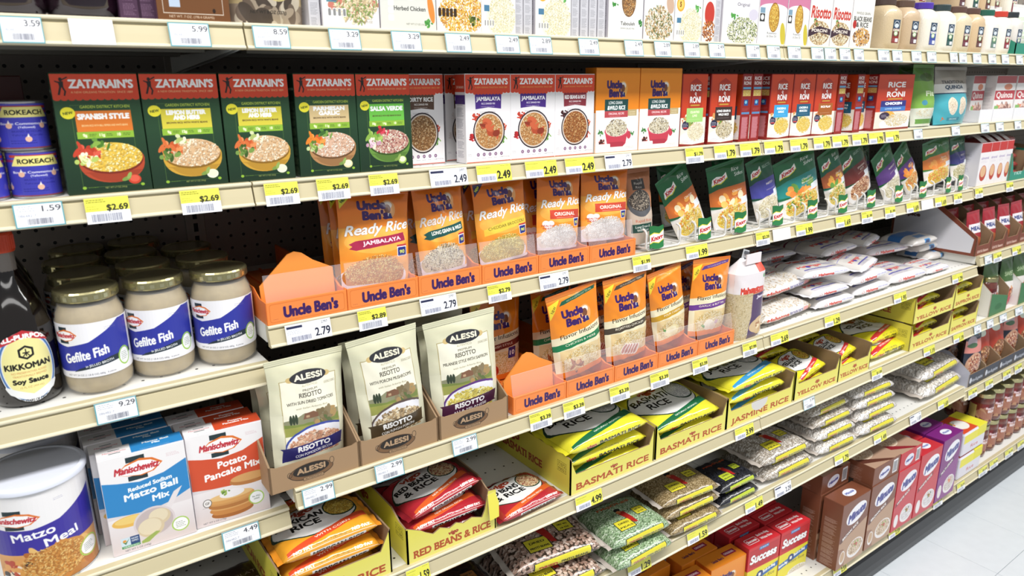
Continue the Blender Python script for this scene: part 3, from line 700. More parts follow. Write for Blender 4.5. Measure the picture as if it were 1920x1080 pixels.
def ready(l1, band, bt, kind, grains, corner='e8e23a', foil='ffffff'):
    w, h = 134, 208; a = Art(w, h, 'ee8420', 2.5); a.vgrad(0, h, 'f6b24e', 'e6701a'); a.vgrad(60, 130, 'f2952e', 'f8b048')
    a.ell(w*.5, 100, 60, 26, 'fbc666', .5)
    if corner: a.fill([(4, h-6), (30, h-6), (4, h-36)], corner); a.text('NEW', 13, h-17, 5, '5a6a1c' if corner == 'e8e23a' else 'd8e04a', w=15, bold=.4, rot=45)
    ub_logo(a, 66, h-42, 40)
    a.text('Ready Rice', 68, h-80, 20, foil, w=120, bold=.6, it=.35, rot=4, out=('b8743a', .8))
    if kind == 'ribbon':
        a.fill([(14, h-112), (26, h-106), (120, h-94), (124, h-112), (26, h-126), (14, h-122), (20, h-117)], band); a.text(l1, 76, h-108.5, 8, bt, w=min(84, len(l1)*8.2), bold=.4, rot=5)
    elif kind == 'box':
        a.rect(30, h-124, 94, 24, band); a.text(l1, 76, h-111, 9, bt, w=66, bold=.45); a.rect(48, h-121, 56, .8, 'f3c9b0')
    else:
        a.fill([(14, h-120), (60, h-106), (126, h-100), (128, h-118), (60, h-128), (14, h-136)], band, .8); a.text(l1, 72, h-115, 7, bt, w=96, rot=5)
    if kind == 'box': a.ell(20, 72, 9, 8, 'fbf5f2'); a.ell(32, 72, 9, 8, 'fbf5f2'); a.fill([(12, 69), (40, 69), (26, 50)], 'fbf5f2'); a.text('HEALTHY', 26, 66, 4.4, 'c03a3a', w=34, bold=.3); a.text('HEART', 26, 59, 4.4, 'c03a3a', w=26, bold=.3)
    a.rrect(104, 62, 22, 26, 2, 'f3f3fa'); a.rrect(105.5, 63, 19, 19, 2, '232f86'); a.text('90', 115, 72, 7, 'd8e070', w=11, bold=.4); a.rect(104, 84, 22, 4, 'c0393e')
    a.ell(60, 18, 66, 36, 'efe6f0'); a.ell(60, 24, 59, 35, grains[-1]); a.grains(62, 32, 57, 32, grains, 1900, 4.6, 1.5, 7); a.grains(68, 54, 36, 16, grains, 500, 4.6, 1.5, 9)
    a.micro(110, 28, 18, 20, 'a090b0', 6); a.rect(0, 0, w, 7, 'e8dfea')
    return a
def flavor(l1, band, top, tb, food):
    w, h = 125, 205; a = Art(w, h, 'ef8a24', 2.5); a.vgrad(95, h, 'f0922c', 'e8801e'); a.vgrad(h-16, h, 'f0963a', 'c8641a')
    a.fill([(2, h-22), (30, h-14), (2, h-58)], 'f2d83a'); a.text('NEW', 12, h-34, 6, '5a4a1c', w=17, bold=.3, rot=55)
    a.fill([(26, h-30), (118, h-16), (120, h-8), (34, h-20)], tb); a.text('NO FLAVOR PACKET TO MIX', 78, h-18.5, 3, 'd8c8b0', w=66, rot=8)
    ub_logo(a, 58, h-62, 40)
    a.fill([(0, h-104), (w, h-90), (w, 0), (0, 0)], 'efe6c4'); a.text('Flavor Infusions', 66, h-101, 10, '3a3026', w=100, rot=3, bold=.2)
    a.fill([(0, h-122), (w, h-110), (w, h-124), (0, h-136)], band); a.text(l1, 62, h-122, 5, 'f4ecd8', w=min(100, 5.4*len(l1)), rot=4, bold=.2)
    a.rect(10, 16, 106, h-152, 'e8cf9a'); a.grains(63, 36, 50, 30, ['e9cf8e', 'f4e2b4', 'd8b46a', 'fbf0cf'], 1500, 5, 1.6, 3)
    a.vgrad(0, 14, 'e87a24', 'ef8a24')
    if food == 'herb': a.garnish(50, 26, 22, ['a8603a', '8a4626', 'd8a06a'], 12, 4)
    if food == 'chicken':
        for i in range(5): a.ell(45+i*9, 26-i*2, 9, 15, 'f3ece6', 1, -30); a.ell(43+i*9, 27-i*2, 4, 13, 'b86a5a', 1, -30)
    if food == 'cheese': a.ell(56, 32, 28, 16, 'efe3b0'); a.ell(52, 36, 20, 9, 'f8f0cc'); a.garnish(30, 40, 9, ['5a9a4a'], 8, 5)
    if food == 'garlic': a.ell(56, 28, 16, 15, 'f1ead8'); a.ell(72, 24, 11, 12, 'e6d9c6'); a.garnish(40, 26, 9, ['3f8a3c', '5aa04a'], 10, 5); a.ell(82, 34, 7, 6, 'c8a0b0')
    if food == 'tomato': a.ell(40, 24, 20, 18, 'b8321f'); a.garnish(40, 36, 8, ['3f7a2c'], 6, 5); a.rrect(84, 50, 22, 26, 2, '2a2f7c'); a.text('10', 95, 63, 10, 'ffffff', w=14, bold=.4)
    return a
def alessi(l2, band, l3, plate, grains, wl):
    w, h = 140, 200; a = Art(w, h, 'dfdcc0', 2.6); a.vgrad(0, h, 'e2dec6', 'd3d1b2')
    a.frame(17, 14, 106, 146, 1.2, 'a89868'); a.rect(18.5, 15.5, 103, 143, 'eeead6'); a.rect(60, 158, 1, 1, 'eeead6')
    a.fill([(18.5, 60), (121.5, 60), (121.5, 92), (96, 96), (80, 92), (56, 97), (38, 90), (18.5, 88)], '8a8a6c'); a.fill([(18.5, 60), (121.5, 60), (121.5, 84), (90, 80), (50, 78), (18.5, 82)], '77853f')
    a.fill([(18.5, 60), (121.5, 60), (121.5, 72), (18.5, 76)], 'a3a050', .7); a.garnish(95, 84, 22, ['7a6a4a', '5c6a3c', 'a88a5a', '8a7a5c'], 34, 6)
    a.fill([(52, 86), (80, 86), (80, 94), (72, 98), (56, 96)], '7a5640'); a.rect(58, 88, 6, 4, 'b89a78')
    for x_ in (26, 31, 36): a.ell(x_+4, 89, 2.6, 9, '2f3c2a')
    a.ell(70, 161, 34, 12, '34343a'); a.ell(36, 160, 7, 5, 'c9b078'); a.ell(104, 160, 7, 5, 'c9b078'); a.ell(70, 161, 34, 12, '2e2e34'); a.text('ALESSI', 70, 161.5, 9.5, 'efe9d2', w=52, bold=.7)
    a.text('AUTENTICO', 70, 146, 3.6, '9a9478', w=30); a.text('PREMIUM', 70, 138, 4, '3c382e', w=28); a.text('RISOTTO', 70, 129.5, 7.6, '2e2a24', w=42, bold=.25, serif=.3)
    a.text(l2, 70, 117, 5.6, '3a362c', w=wl, bold=.15); a.text('with Italian Arborio Rice', 70, 106.5, 3.2, '8a8264', w=58, it=.25); a.frame(98, 142, 22, 4, .4, '8a8264'); a.text('FAMILY SIZE', 109, 144, 2, '6a6450', w=19)
    a.ell(82, 38, 66, 36, plate); a.rect(123.5, 0, 17, 90, 'dfdcc2'); a.rect(0, 0, 17, 90, 'dfdcc2'); a.ell(82, 37, 63, 33, 'eceaf0'); a.ell(82, 36, 62, 31, plate, .0)
    a.ell(78, 28, 56, 31, grains[-1]); a.grains(72, 32, 54, 29, grains, 520, 7, 4, 3)
    a.rect(123, 0, 18, 90, 'dfdcc2'); a.rect(0, 0, 17.5, 100, 'dfdcc2'); a.rect(17, 0, 107, 14.5, 'dfdcc2')
    a.fill([(10, 38), (130, 44), (128, 22), (132, 20), (12, 12), (14, 34)], band); a.text('RISOTTO', 70, 33, 9, 'ffffff', w=62, bold=.6, rot=2); a.text(l3, 70, 21.5, 5, 'ffffff', w=72, bold=.3, rot=3)
    return a
def knorr_logo(a, x, y, s):
    P = [(x-s, y-s*.42), (x-s*.5, y-s*.28), (x+s*.1, y-s*.36), (x+s*.75, y-s*.02), (x+s, y+.05*s), (x+s*.95, y+s*.62), (x+s*.4, y+s*.3), (x-s*.3, y+s*.42), (x-s*.85, y+s*.2)]
    a.fill([(p+s*.05, q-s*.22) for p, q in P], '1f6a30'); a.fill([(p+s*.02, q-s*.1) for p, q in P], 'e3d33c'); a.fill(P, 'f6f3f0')
    a.text('Knorr', x, y+s*.06, s*.42, 'c32a2c', w=s*1.45, bold=s*.03, it=.25, rot=12)
def knorr(mid, title, sub, grains, top='1c5a34', food=(), plate='e9e6e6', right='Rice Sides'):
    w, h = 130, 190; a = Art(w, h, top, 2.4); a.vgrad(110, h, top, '1f6a3a')
    a.fill([(0, 116), (30, 122), (w, 118), (w, 70), (60, 62), (0, 78)], mid); a.vgrad(0, 66, 'cfc7c0', 'e6ddd0')
    a.garnish(64, 74, 46, list(food)+['e9a04a'], 22, 5) if food else None
    a.fill([(0, 70), (50, 62), (w, 74), (w, 62), (0, 58)], 'e8e3e0', .8); a.ell(66, 24, 64, 40, plate); a.ell(66, 30, 55, 30, grains[-1]); a.grains(66, 36, 53, 30, grains, 520, 7, 3.4, 4)
    if food: a.grains(60, 40, 44, 22, list(food), 60, 9, 4, 8)
    knorr_logo(a, 36, 146, 27)
    if right == 'Rice Sides': a.text('Rice', 92, 164, 10, 'f3f5f0', w=26, it=.2, bold=.2); a.text('Sides', 102, 149, 10, 'f3f5f0', w=32, it=.2, bold=.2)
    else: a.text(right, 92, 156, 8, 'cfe0d0', w=40)
    a.text(title[0], 88, 104, 6.4, 'f4e8dc', w=6*len(title[0])*.8, bold=.2)
    if len(title) > 1: a.text(title[1], 90, 94, 6.4, 'f4e8dc', w=6*len(title[1])*.8, bold=.2)
    a.micro(66, 84, 50, 4, 'f3dccc', 2, .7, .8); a.rect(96, 60, 30, 20, 'eef0f4'); a.micro(98, 62, 26, 16, '8aa0b8', 5)
    a.rect(0, 0, w, 5, 'c8c6c4'); a.rect(0, h-4, w, 4, '2a7a48')
    return a
def knorr_plate():
    w, h = 32, 46; a = Art(w, h, '2b7a44', 5.)
    a.vgrad(0, h, '2f8048', '256e3c')
    a.fill([(0, 11), (8, 14), (20, 11), (w, 18), (w, 38), (22, 30), (10, 33), (0, 29)], 'e3d33c'); a.fill([(0, 12.6), (8, 15.6), (20, 12.6), (w, 19.6), (w, 36), (22, 28.4), (10, 31), (0, 27.4)], 'f6f4f0')
    a.text('Knorr', 16, 22, 8, 'bf2a2c', w=26, bold=.6, it=.25, rot=10)
    return a
def ub_front(w=134, h=37):
    a = Art(w, h, 'f08a42', 3.); a.rrect(4, 3, w-8, h-6, 4, 'dc7430'); a.rrect(5, 4, w-10, h-8, 3.5, 'f28c46'); a.text("Uncle Ben's", w*.54, h*.48, 17, '3a1a5c', w=90, bold=1.5)
    a.micro(9, 7, 10, 2, '8a3a3a', 1)
    return a
def kraft_front(w=150, h=50, txt='ALESSI'):
    a = Art(w, h, 'a68766', 2.6); x = w/2
    a.ell(x-8, 22, 36, 15, '7a5a3e'); a.ring(x-8, 22, 37, 14, 1, '2c241e'); a.ell(x-8, 25, 30, 11, '2a2420'); a.text('ALESSI', x-8, 25.5, 9, 'b59676', w=46, bold=.7); a.rect(x-22, 7, 34, 6, 'a68766'); a.frame(x-22, 7, 34, 6, .6, '2c241e'); a.text('AUTENTICO', x-5, 10, 3, '3a2e26', w=28)
    a.ell(x+27, 30, 4, 6, 'a68766'); a.ring(x+27, 30, 4, 6, .7, '2c241e'); a.ring(x-43, 24, 4, 5, .7, '2c241e')
    return a
YL = 'e6dd5c'
def vigo(a, x, y, s, col='a8402c'): a.text('vigo', x, y, s, col, w=s*3.0, bold=s*.1, it=.1)
def vigo_front(t, w, h=95, torn=None, small=False):
    a = Art(w, h, YL, 2.4); a.vgrad(0, h, 'ebe37c', 'e4da54')
    a.text(t, w*.5, 15, 14 if not small else 11, 'b4542a', w=w*.86, bold=.9, serif=1.2)
    vigo(a, w*.5, 31, 7)
    if torn == 'w': a.ell(w*.47, 42, 34, 24, 'd9d6d2')
    if small: a.fill([(w*.5-9, 36), (w*.5+9, 36), (w*.5+3, 28), (w*.5-3, 28)], 'b4542a', .8)
    return a
def vigo_side(t, w=300, h=95, num=('71072', '93021')):
    a = Art(w, h, 'dfd452', 2.0); a.text(t, w*.42, 30, 17, 'a8482a', w=150, bold=.9, serif=1.); a.ell(w*.32, 66, 24, 14, 'a8482a', .0); vigo(a, w*.3, 62, 17)
    X0 = w-44; a.frame(X0, 44, 30, 24, .6, '4a4418'); a.rect(X0, 56, 30, .6, '4a4418'); a.text(num[0], X0+15, 61.5, 6.4, '4a4418', w=24); a.text(num[1], X0+15, 50, 6.4, '4a4418', w=24)
    return a
# lying bags: art height runs bottom-front-top-back; T0 = start of the top face
def vigo_bag(t, main, stripe, grains, w=200, d=150, hh=42, dark='1c3a2c', tlines=None, extra=None, sidebg=None, lowfat=False):
    C = 2*d+2*hh; a = Art(w, C, main, 2.1); F0, T0 = d/2, d/2+hh
    if sidebg: a.rect(0, F0-8, w, hh+14, sidebg)
    a.ell(w*.46, T0+d*.54, w*.46, d*.43, dark); a.ell(w*.46, T0+d*.54, w*.445, d*.405, 'efeeec')
    vigo(a, w*.36, T0+d*.82, d*.13); 
    for i, l in enumerate(tlines or [t]): a.text(l, w*.31+(0 if i == 0 else 6), T0+d*(.62-.19*i), d*.13, '1a1a1a', w=min(w*.5, d*.13*len(l)*.8), bold=1.)
    a.ell(w*.75, T0+d*.62, w*.17, d*.27, dark); a.ell(w*.75, T0+d*.62, w*.155, d*.24, grains[-1]); a.grains(w*.75, T0+d*.62, w*.15, d*.23, grains, 500, 5, 2.2, 5)
    a.fill([(8, T0+2), (w*.35, T0+d*.12), (w*.6, T0+d*.2), (w-8, T0+d*.34), (w-8, T0+d*.2), (w*.55, T0+d*.06), (8, T0-10)], stripe)
    a.text('NATURALLY AROMATIC' if main != 'b02a34' and main != 'e8a02c' else 'NEW ORLEANS RECIPE' if main == 'b02a34' else 'WITH CORN', w*.55, T0+d*.12, 4.6, 'f3f3e8', w=w*.4, rot=9, bold=.3)
    a.text('NET WT. 2 LBS (907g)', w*.5, T0-6, 4, '6a6a3a' if main != 'b02a34' else 'f3e3e0', w=54)
    if extra != 'plate':
        vigo(a, w*.24, F0+hh*.42, 9, 'c03a28'); a.text(t, w*.62, F0+hh*.45, 8.4, '1a1a1a', w=w*.54, bold=.6)
    else:
        a.text('NO FAT' if main == 'e8a02c' else 'LOW FAT', w*.2, F0+hh*.8, 6, 'fff8f0', w=34, bold=.6); a.text('NO FAT' if main == 'e8a02c' else 'LOW FAT', w*.82, F0+hh*.86, 6, 'fff8f0', w=34, bold=.6)
        a.rect(w*.26, F0+hh*.1, w*.6, 14, 'f2efec'); a.text(t, w*.56, F0+hh*.1+7, 8.6, '1a1a1a', w=w*.54, bold=.7); vigo(a, w*.14, F0+hh*.24, 9, 'd8603c')
        a.band([(0, F0+hh*.62), (w*.5, F0+hh*.7), (w, F0+hh*.62)], 1.6, 'f3e3d8')
    return a
def mah_bag(kind, w=190, d=140, hh=36):
    C = 2*d+2*hh; a = Art(w, C, 'dcd8d4', 2.0); F0, T0 = d/2, d/2+hh
    if kind == 'white':
        a.rect(0, F0-4, w, hh+10, 'f0eef2'); a.text('Mahatma', w*.42, F0+hh*.5, 11, 'dc4438', w=64, bold=.9); a.ring(w*.16, F0+hh*.5, 6, 6, 1.2, 'dc4438'); a.text('EXTRA LONG GRAIN', w*.74, F0+hh*.62, 3.6, '5a5ab0', w=56, bold=.2); a.band([(20, F0+4), (w-12, F0+4)], 2.2, '8a88c8')
        a.text('Mahatma', w*.5, T0+d*.78, 17, 'dc4438', w=120, bold=1.4); a.text('WHITE RICE', w*.5, T0+d*.55, 9, '4a4ab0', w=80, bold=.6); a.rect(0, T0+d*.9, w, 7, '8a3a54'); a.text('Mahatma', w*.34, T0+d*.36, 14, 'dc4438', w=90, bold=1.2); a.rect(w*.1, T0+d*.14, w*.7, 5, '5a58a8'); a.micro(w*.6, T0+d*.3, w*.3, 16, '4a48a0', 4, .8, 1.6); a.ell(w*.28, T0+d*.3, 8, 8, '4a4ab0'); a.ell(w*.45, T0+d*.28, 9, 4, 'dc4438'); a.band([(0, T0+d*.66), (w, T0+d*.68)], 2, '8a88c8'); a.micro(20, T0+8, 120, 12, '7a78b0', 3, .8, 1.4)
    elif kind == 'brown':
        a.grains(w/2, C/2, w*.75, C*.7, ['cdb79a', 'd9c8ac', 'bca384', 'e0d3bd'], 3000, 6, 2.4, 3)
        a.rect(w*.04, F0+3, w*.44, hh*.72, 'f3f0ee'); a.text('Mahatma', w*.26, F0+hh*.42, 12, 'd8402c', w=72, bold=1.1); a.rect(w*.5, F0+3, w*.26, hh*.72, 'efeaf0'); a.text('BROWN RICE', w*.63, F0+hh*.42, 8, '3a3a8c', w=46, bold=.4); a.rrect(w*.78, F0+8, 20, 14, 4, 'e89a94'); a.ell(w*.92, F0+16, 6, 9, 'a8803c')
        a.ell(w*.35, T0+d*.5, 52, 36, 'f3f0f0'); a.text('Mahatma', w*.35, T0+d*.6, 12, 'd8402c', w=80, bold=1); a.text('RICE', w*.38, T0+d*.4, 14, '2a2a6a', w=50, bold=.8, serif=.8); a.band([(20, T0+d*.3), (110, T0+d*.32)], 2, 'd8402c')
    else:
        a.rect(0, T0+d*.4, w, d*.4, '3c74b8'); a.rect(w*.4, F0+hh*.2, 40, hh*.7, '4a9ad8'); a.rect(w*.44, F0+hh*.35, 26, hh*.4, '1c3a6a'); a.rect(w*.3, T0+d*.1, 60, d*.2, '6a9ad0')
    return a
def bean_bag(cols, title, top, lab='dfd43c', w=180, d=140, hh=42, bl=8, bw=5.4, gap='3a2c22', seed=1):
    C = 2*d+2*hh; a = Art(w, C, gap, 1.9); F0, T0 = d/2, d/2+hh
    bl *= .78; bw *= .8; n = int(w*C*3.8/(bl*bw)); a.grains(w/2, C/2, w*.75, C*.72, cols, n, bl, bw, seed)
    a.fill([(w*.18, F0+2), (w*.86, F0+6), (w*.87, F0+hh*.86), (w*.2, F0+hh*.76)], '1c1c1a'); a.fill([(w*.2, F0+3), (w*.85, F0+7), (w*.86, F0+hh*.84), (w*.21, F0+hh*.73)], lab)
    a.text('DRIED', w*.36, F0+hh*.4, 7, 'c0482a', w=36, bold=.6); a.text(title, w*.66, F0+hh*.44, 5.4, '23231c', w=min(64, 5*len(title)), bold=.5)
    a.rect(w*.22, T0+d*.1, w*.27, d*.26, '1c1c1a'); a.rect(w*.23, T0+d*.11, w*.25, d*.24, lab); a.text(top[0], w*.355, T0+d*.27, 6, '23231c', w=30, bold=.5); a.text(top[1], w*.355, T0+d*.17, 5, '23231c', w=38, bold=.4)
    a.fill([(w*.5, T0+d*.2), (w*.56, T0+d*.18), (w*.53, T0+d*.55), (w*.45, T0+d*.62), (w*.42, T0+d*.55)], 'b02a24'); a.ell(w*.46, T0+d*.64, 9, 6, '1c1c1a'); a.ell(w*.45, T0+d*.57, 6, 6, 'c87a4a')
    a.rect(w*.64, T0+d*.34, w*.2, d*.22, '1c1c1a'); a.rect(w*.65, T0+d*.35, w*.18, d*.2, lab); a.text('NET WT', w*.74, T0+d*.48, 4, '23231c', w=22, bold=.4); a.text('16 OZ', w*.74, T0+d*.4, 4, '23231c', w=18, bold=.4)
    a.text('FRIJOLES', w*.5, T0+d*.82, 8, 'b8502a', w=100, bold=.7)
    return a
def success():
    w, h = 150, 165; a = Art(w, h, 'ecdf3a', 2.); a.rect(0, h-78, w, 78, 'cf2c34'); a.fill([(6, h-10), (w-6, h-10), (w-8, h-66), (w*.5, h-76), (8, h-66)], 'b0242c'); a.fill([(8, h-12), (w-8, h-12), (w-10, h-64), (w*.5, h-73), (10, h-64)], 'bf2830')
    a.rect(50, h-18, 46, 11, '3a78b8'); a.text('10 MINUTE', 73, h-12.5, 4.6, 'e8f0f8', w=38, bold=.3); a.text('Success', w*.48, h-42, 26, 'ffffff', w=124, bold=2., it=.2, out=('5a1418', 1.2))
    a.fill([(0, h-112), (w, h-88), (w, h-106), (0, h-132)], '2f6ab4'); a.ell(w*.42, h-106, 16, 13, '23407c'); a.rrect(w*.38, h-112, 12, 11, 2, 'f3f3f6'); a.text('Boil-in-Bag', w*.72, h-99, 9, 'ffffff', w=58, bold=.7, rot=8); a.text('Boil-in-Bag', w*.16, h-117, 9, 'ffffff', w=44, bold=.7, rot=8)
    a.text('White Rice', w*.6, h-122, 11, '6a5a1c', w=92, it=.2); a.ell(w*.7, 2, 50, 16, 'f3f0ea'); a.grains(w*.7, 4, 44, 12, RICE, 300, 5, 1.6)
    return a
def success_top(w=150, d=52):
    a = Art(w, d, 'd03038', 2.); a.rrect(16, 12, 52, 24, 5, 'f3e6e8'); a.rrect(18, 14, 48, 20, 4, 'c8303a'); a.text('Success', 42, 24, 9, 'ffffff', w=40, bold=.7); a.text('Boil-in-Bag', 104, 34, 8, 'f8e8e8', w=52, bold=.6); a.text('White Rice', 104, 18, 8, 'f8e8e8', w=52, bold=.6)
    return a
def minute(col, dark, cap, foodbg, grains, gar):
    w, h = 140, 205; a = Art(w, h, col, 2.)
    a.fill([(0, 0), (w, 0), (w, 124), (0, 84)], foodbg); a.fill([(0, 0), (w*.3, 0), (w*.2, 60), (0, 66)], col, .5); a.ell(76, h-48, 52, 28, 'f2f0f6', 1, 14); a.text('Minute', 76, h-48, 24, '3a3c8c', w=86, bold=2., it=.3, rot=14)
    a.fill([(6, 82), (100, 118), (100, 132), (6, 96)], dark); a.text(cap, 54, 107, 8, 'f3ece8', w=80, bold=.7, rot=21)
    a.ell(92, 40, 42, 30, 'efeaea'); a.ell(92, 42, 36, 24, grains[-1]); a.grains(92, 44, 35, 23, grains, 500, 6, 2, 4); a.garnish(94, 52, 14, gar, 14, 5); a.ell(26, 32, 14, 22, 'efe9e6'); a.ell(26, 34, 11, 17, grains[0])
    return a
def minute_top(col, kind='logo', w=140, d=65, food=None):
    a = Art(w, d, col, 2.)
    if kind == 'logo': a.ell(w*.55, d*.5, 26, 17, 'e9ebf4'); a.text('Minute', w*.55, d*.5, 9, '4a5aa8', w=38, bold=.6)
    return a
def minute_flat(col, dark, w=205, d=140):
    a = Art(w, d, col, 1.6); a.fill([(0, 0), (w, 0), (w, d*.6), (0, d*.8)], 'b0907a'); a.ell(w*.3, d*.45, 50, 44, 'e3d0ba'); a.grains(w*.3, d*.45, 44, 38, ['d8b894', 'efdcc0', 'c8a078'], 400, 7, 2.6, 3); a.ell(w*.72, d*.7, 44, 30, 'ecdcca'); a.fill([(0, d*.2), (w*.6, 0), (w*.75, 0), (0, d*.36)], dark); a.garnish(w*.42, d*.62, 16, ['b8483a', '6a8a3c'], 9, 3)
    return a
def minute_end(col, w=140, d=65):
    a = Art(w, d, col, 2.); a.ell(w*.42, d*.45, 30, 20, 'e6e4f0', 1, 12); a.text('Minute', w*.42, d*.45, 10, '3a3c8c', w=44, bold=.8, it=.2, rot=12); a.rect(w*.74, 8, 26, d-16, 'eeecee'); a.bars(w*.76, 12, 20, d-26)
    return a
def texmati(col, name):
    w, h = 36, 78; a = Art(w, h, col, 3.); a.rect(0, h-30, w, 30, '31485e'); a.ell(w/2, h-16, 15, 14, '2c3c50'); a.ring(w/2, h-16, 13, 12, 2, 'd8dde0'); a.ell(w/2, h-20, 10, 7, 'cfd8de'); a.text(name, w/2, h-35, 7, 'f0ead8', w=32, bold=.5); a.ell(w/2, h-46, 11, 9, '8ab07a'); a.ell(w/2, h-46, 8, 6, 'e0e0d0')
    a.rect(0, 0, w, 22, {'6a2a24': '8a2a24'}.get(col, col)); a.rect(w*.5, 3, w*.42, 12, 'e8ecf2'); a.micro(3, 4, 13, 12, 'd0d8e0', 4)
    return a
def seeds():
    w, h = 105, 190; a = Art(w, h, 'c9b7a6', 2.2); a.vgrad(90, h, 'b9805a', 'b06a42'); a.rect(20, h-52, 48, 26, '2c2622'); a.text('Rapid', 44, h-36, 6, 'd8cfc4', w=30); a.text('Rice', 44, h-46, 6, 'd8cfc4', w=22)
    a.ell(45, 104, 42, 34, '55565a'); a.ell(45, 110, 38, 26, '3a322c'); a.grains(45, 110, 37, 25, ['4a4038', '8a7c6c', '2a2420', 'b5a794'], 420, 5, 2.2); a.text('Rapid Rice', 50, 60, 7, 'c05a3a', w=60); a.rect(8, 30, 76, 22, '1f4a40'); a.text('Long Grain &', 46, 45, 6, 'f3f3ec', w=56, bold=.4); a.text('Wild Rice', 46, 36, 6, 'f3f3ec', w=46, bold=.4)
    return a
def quinoa_teal():
    w, h = 165, 205; a = Art(w, h, '4aa6b4', 2.); a.rect(0, 140, w, 65, 'a9a29a'); a.rect(0, 110, w, 34, 'e8e6e2'); a.text('TRADITIONAL', w*.45, 150, 10, '3a3a3c', w=110, bold=.6); a.text('QUINOA', w*.45, 132, 12, '1c3c5a', w=84, bold=1); a.rect(0, 108, w, 4, '1c3c5a')
    for x in (58, 108): a.ell(x, 64, 20, 32, 'e9d9c4', 1, 8 if x < 80 else -8); a.grains(x, 64, 17, 28, ['efe3d0', 'd8c4a4'], 120, 3, 3)
    a.garnish(26, 20, 10, ['c86a3a'], 6, 2); a.rect(40, 12, 60, 12, '2f7a8c', .7); a.text('ORGANIC', 70, 18, 6, 'dfeef0', w=40)
    return a
def green_bag():
    w, h = 120, 205; a = Art(w, h, '7fae4a', 2.); a.rect(0, 150, w, 55, '5a8a3c'); a.ell(60, 162, 34, 14, '4a6a34'); a.text('Fit', 70, 108, 16, 'e6f0d0', w=40, bold=1); a.rect(0, 0, w, 60, 'd8dccc'); a.rect(10, 8, w-20, 16, '6a9a4a'); a.ell(40, 78, 12, 9, '4a90a8'); a.grains(60, 44, 50, 14, RICE, 200, 5, 2)
    return a
def quinoa_box():
    w, h = 125, 170; a = Art(w, h, 'ece8e6', 2.); a.rect(0, 142, w, 28, 'a8484a'); a.rect(0, 78, w, 36, 'b83a44'); a.text('Quinoa', w*.5, 97, 22, 'f3ece8', w=104, bold=1.2); a.garnish(34, 52, 20, ['e07a5a', 'f0a07a'], 8, 3); a.garnish(80, 40, 36, ['c89a8a', 'a87a70', 'e0c0b0', '8a6058'], 50, 4); a.rect(8, 30, 26, 26, '8ab86a'); a.ell(78, 128, 26, 12, 'd88a6a')
    return a
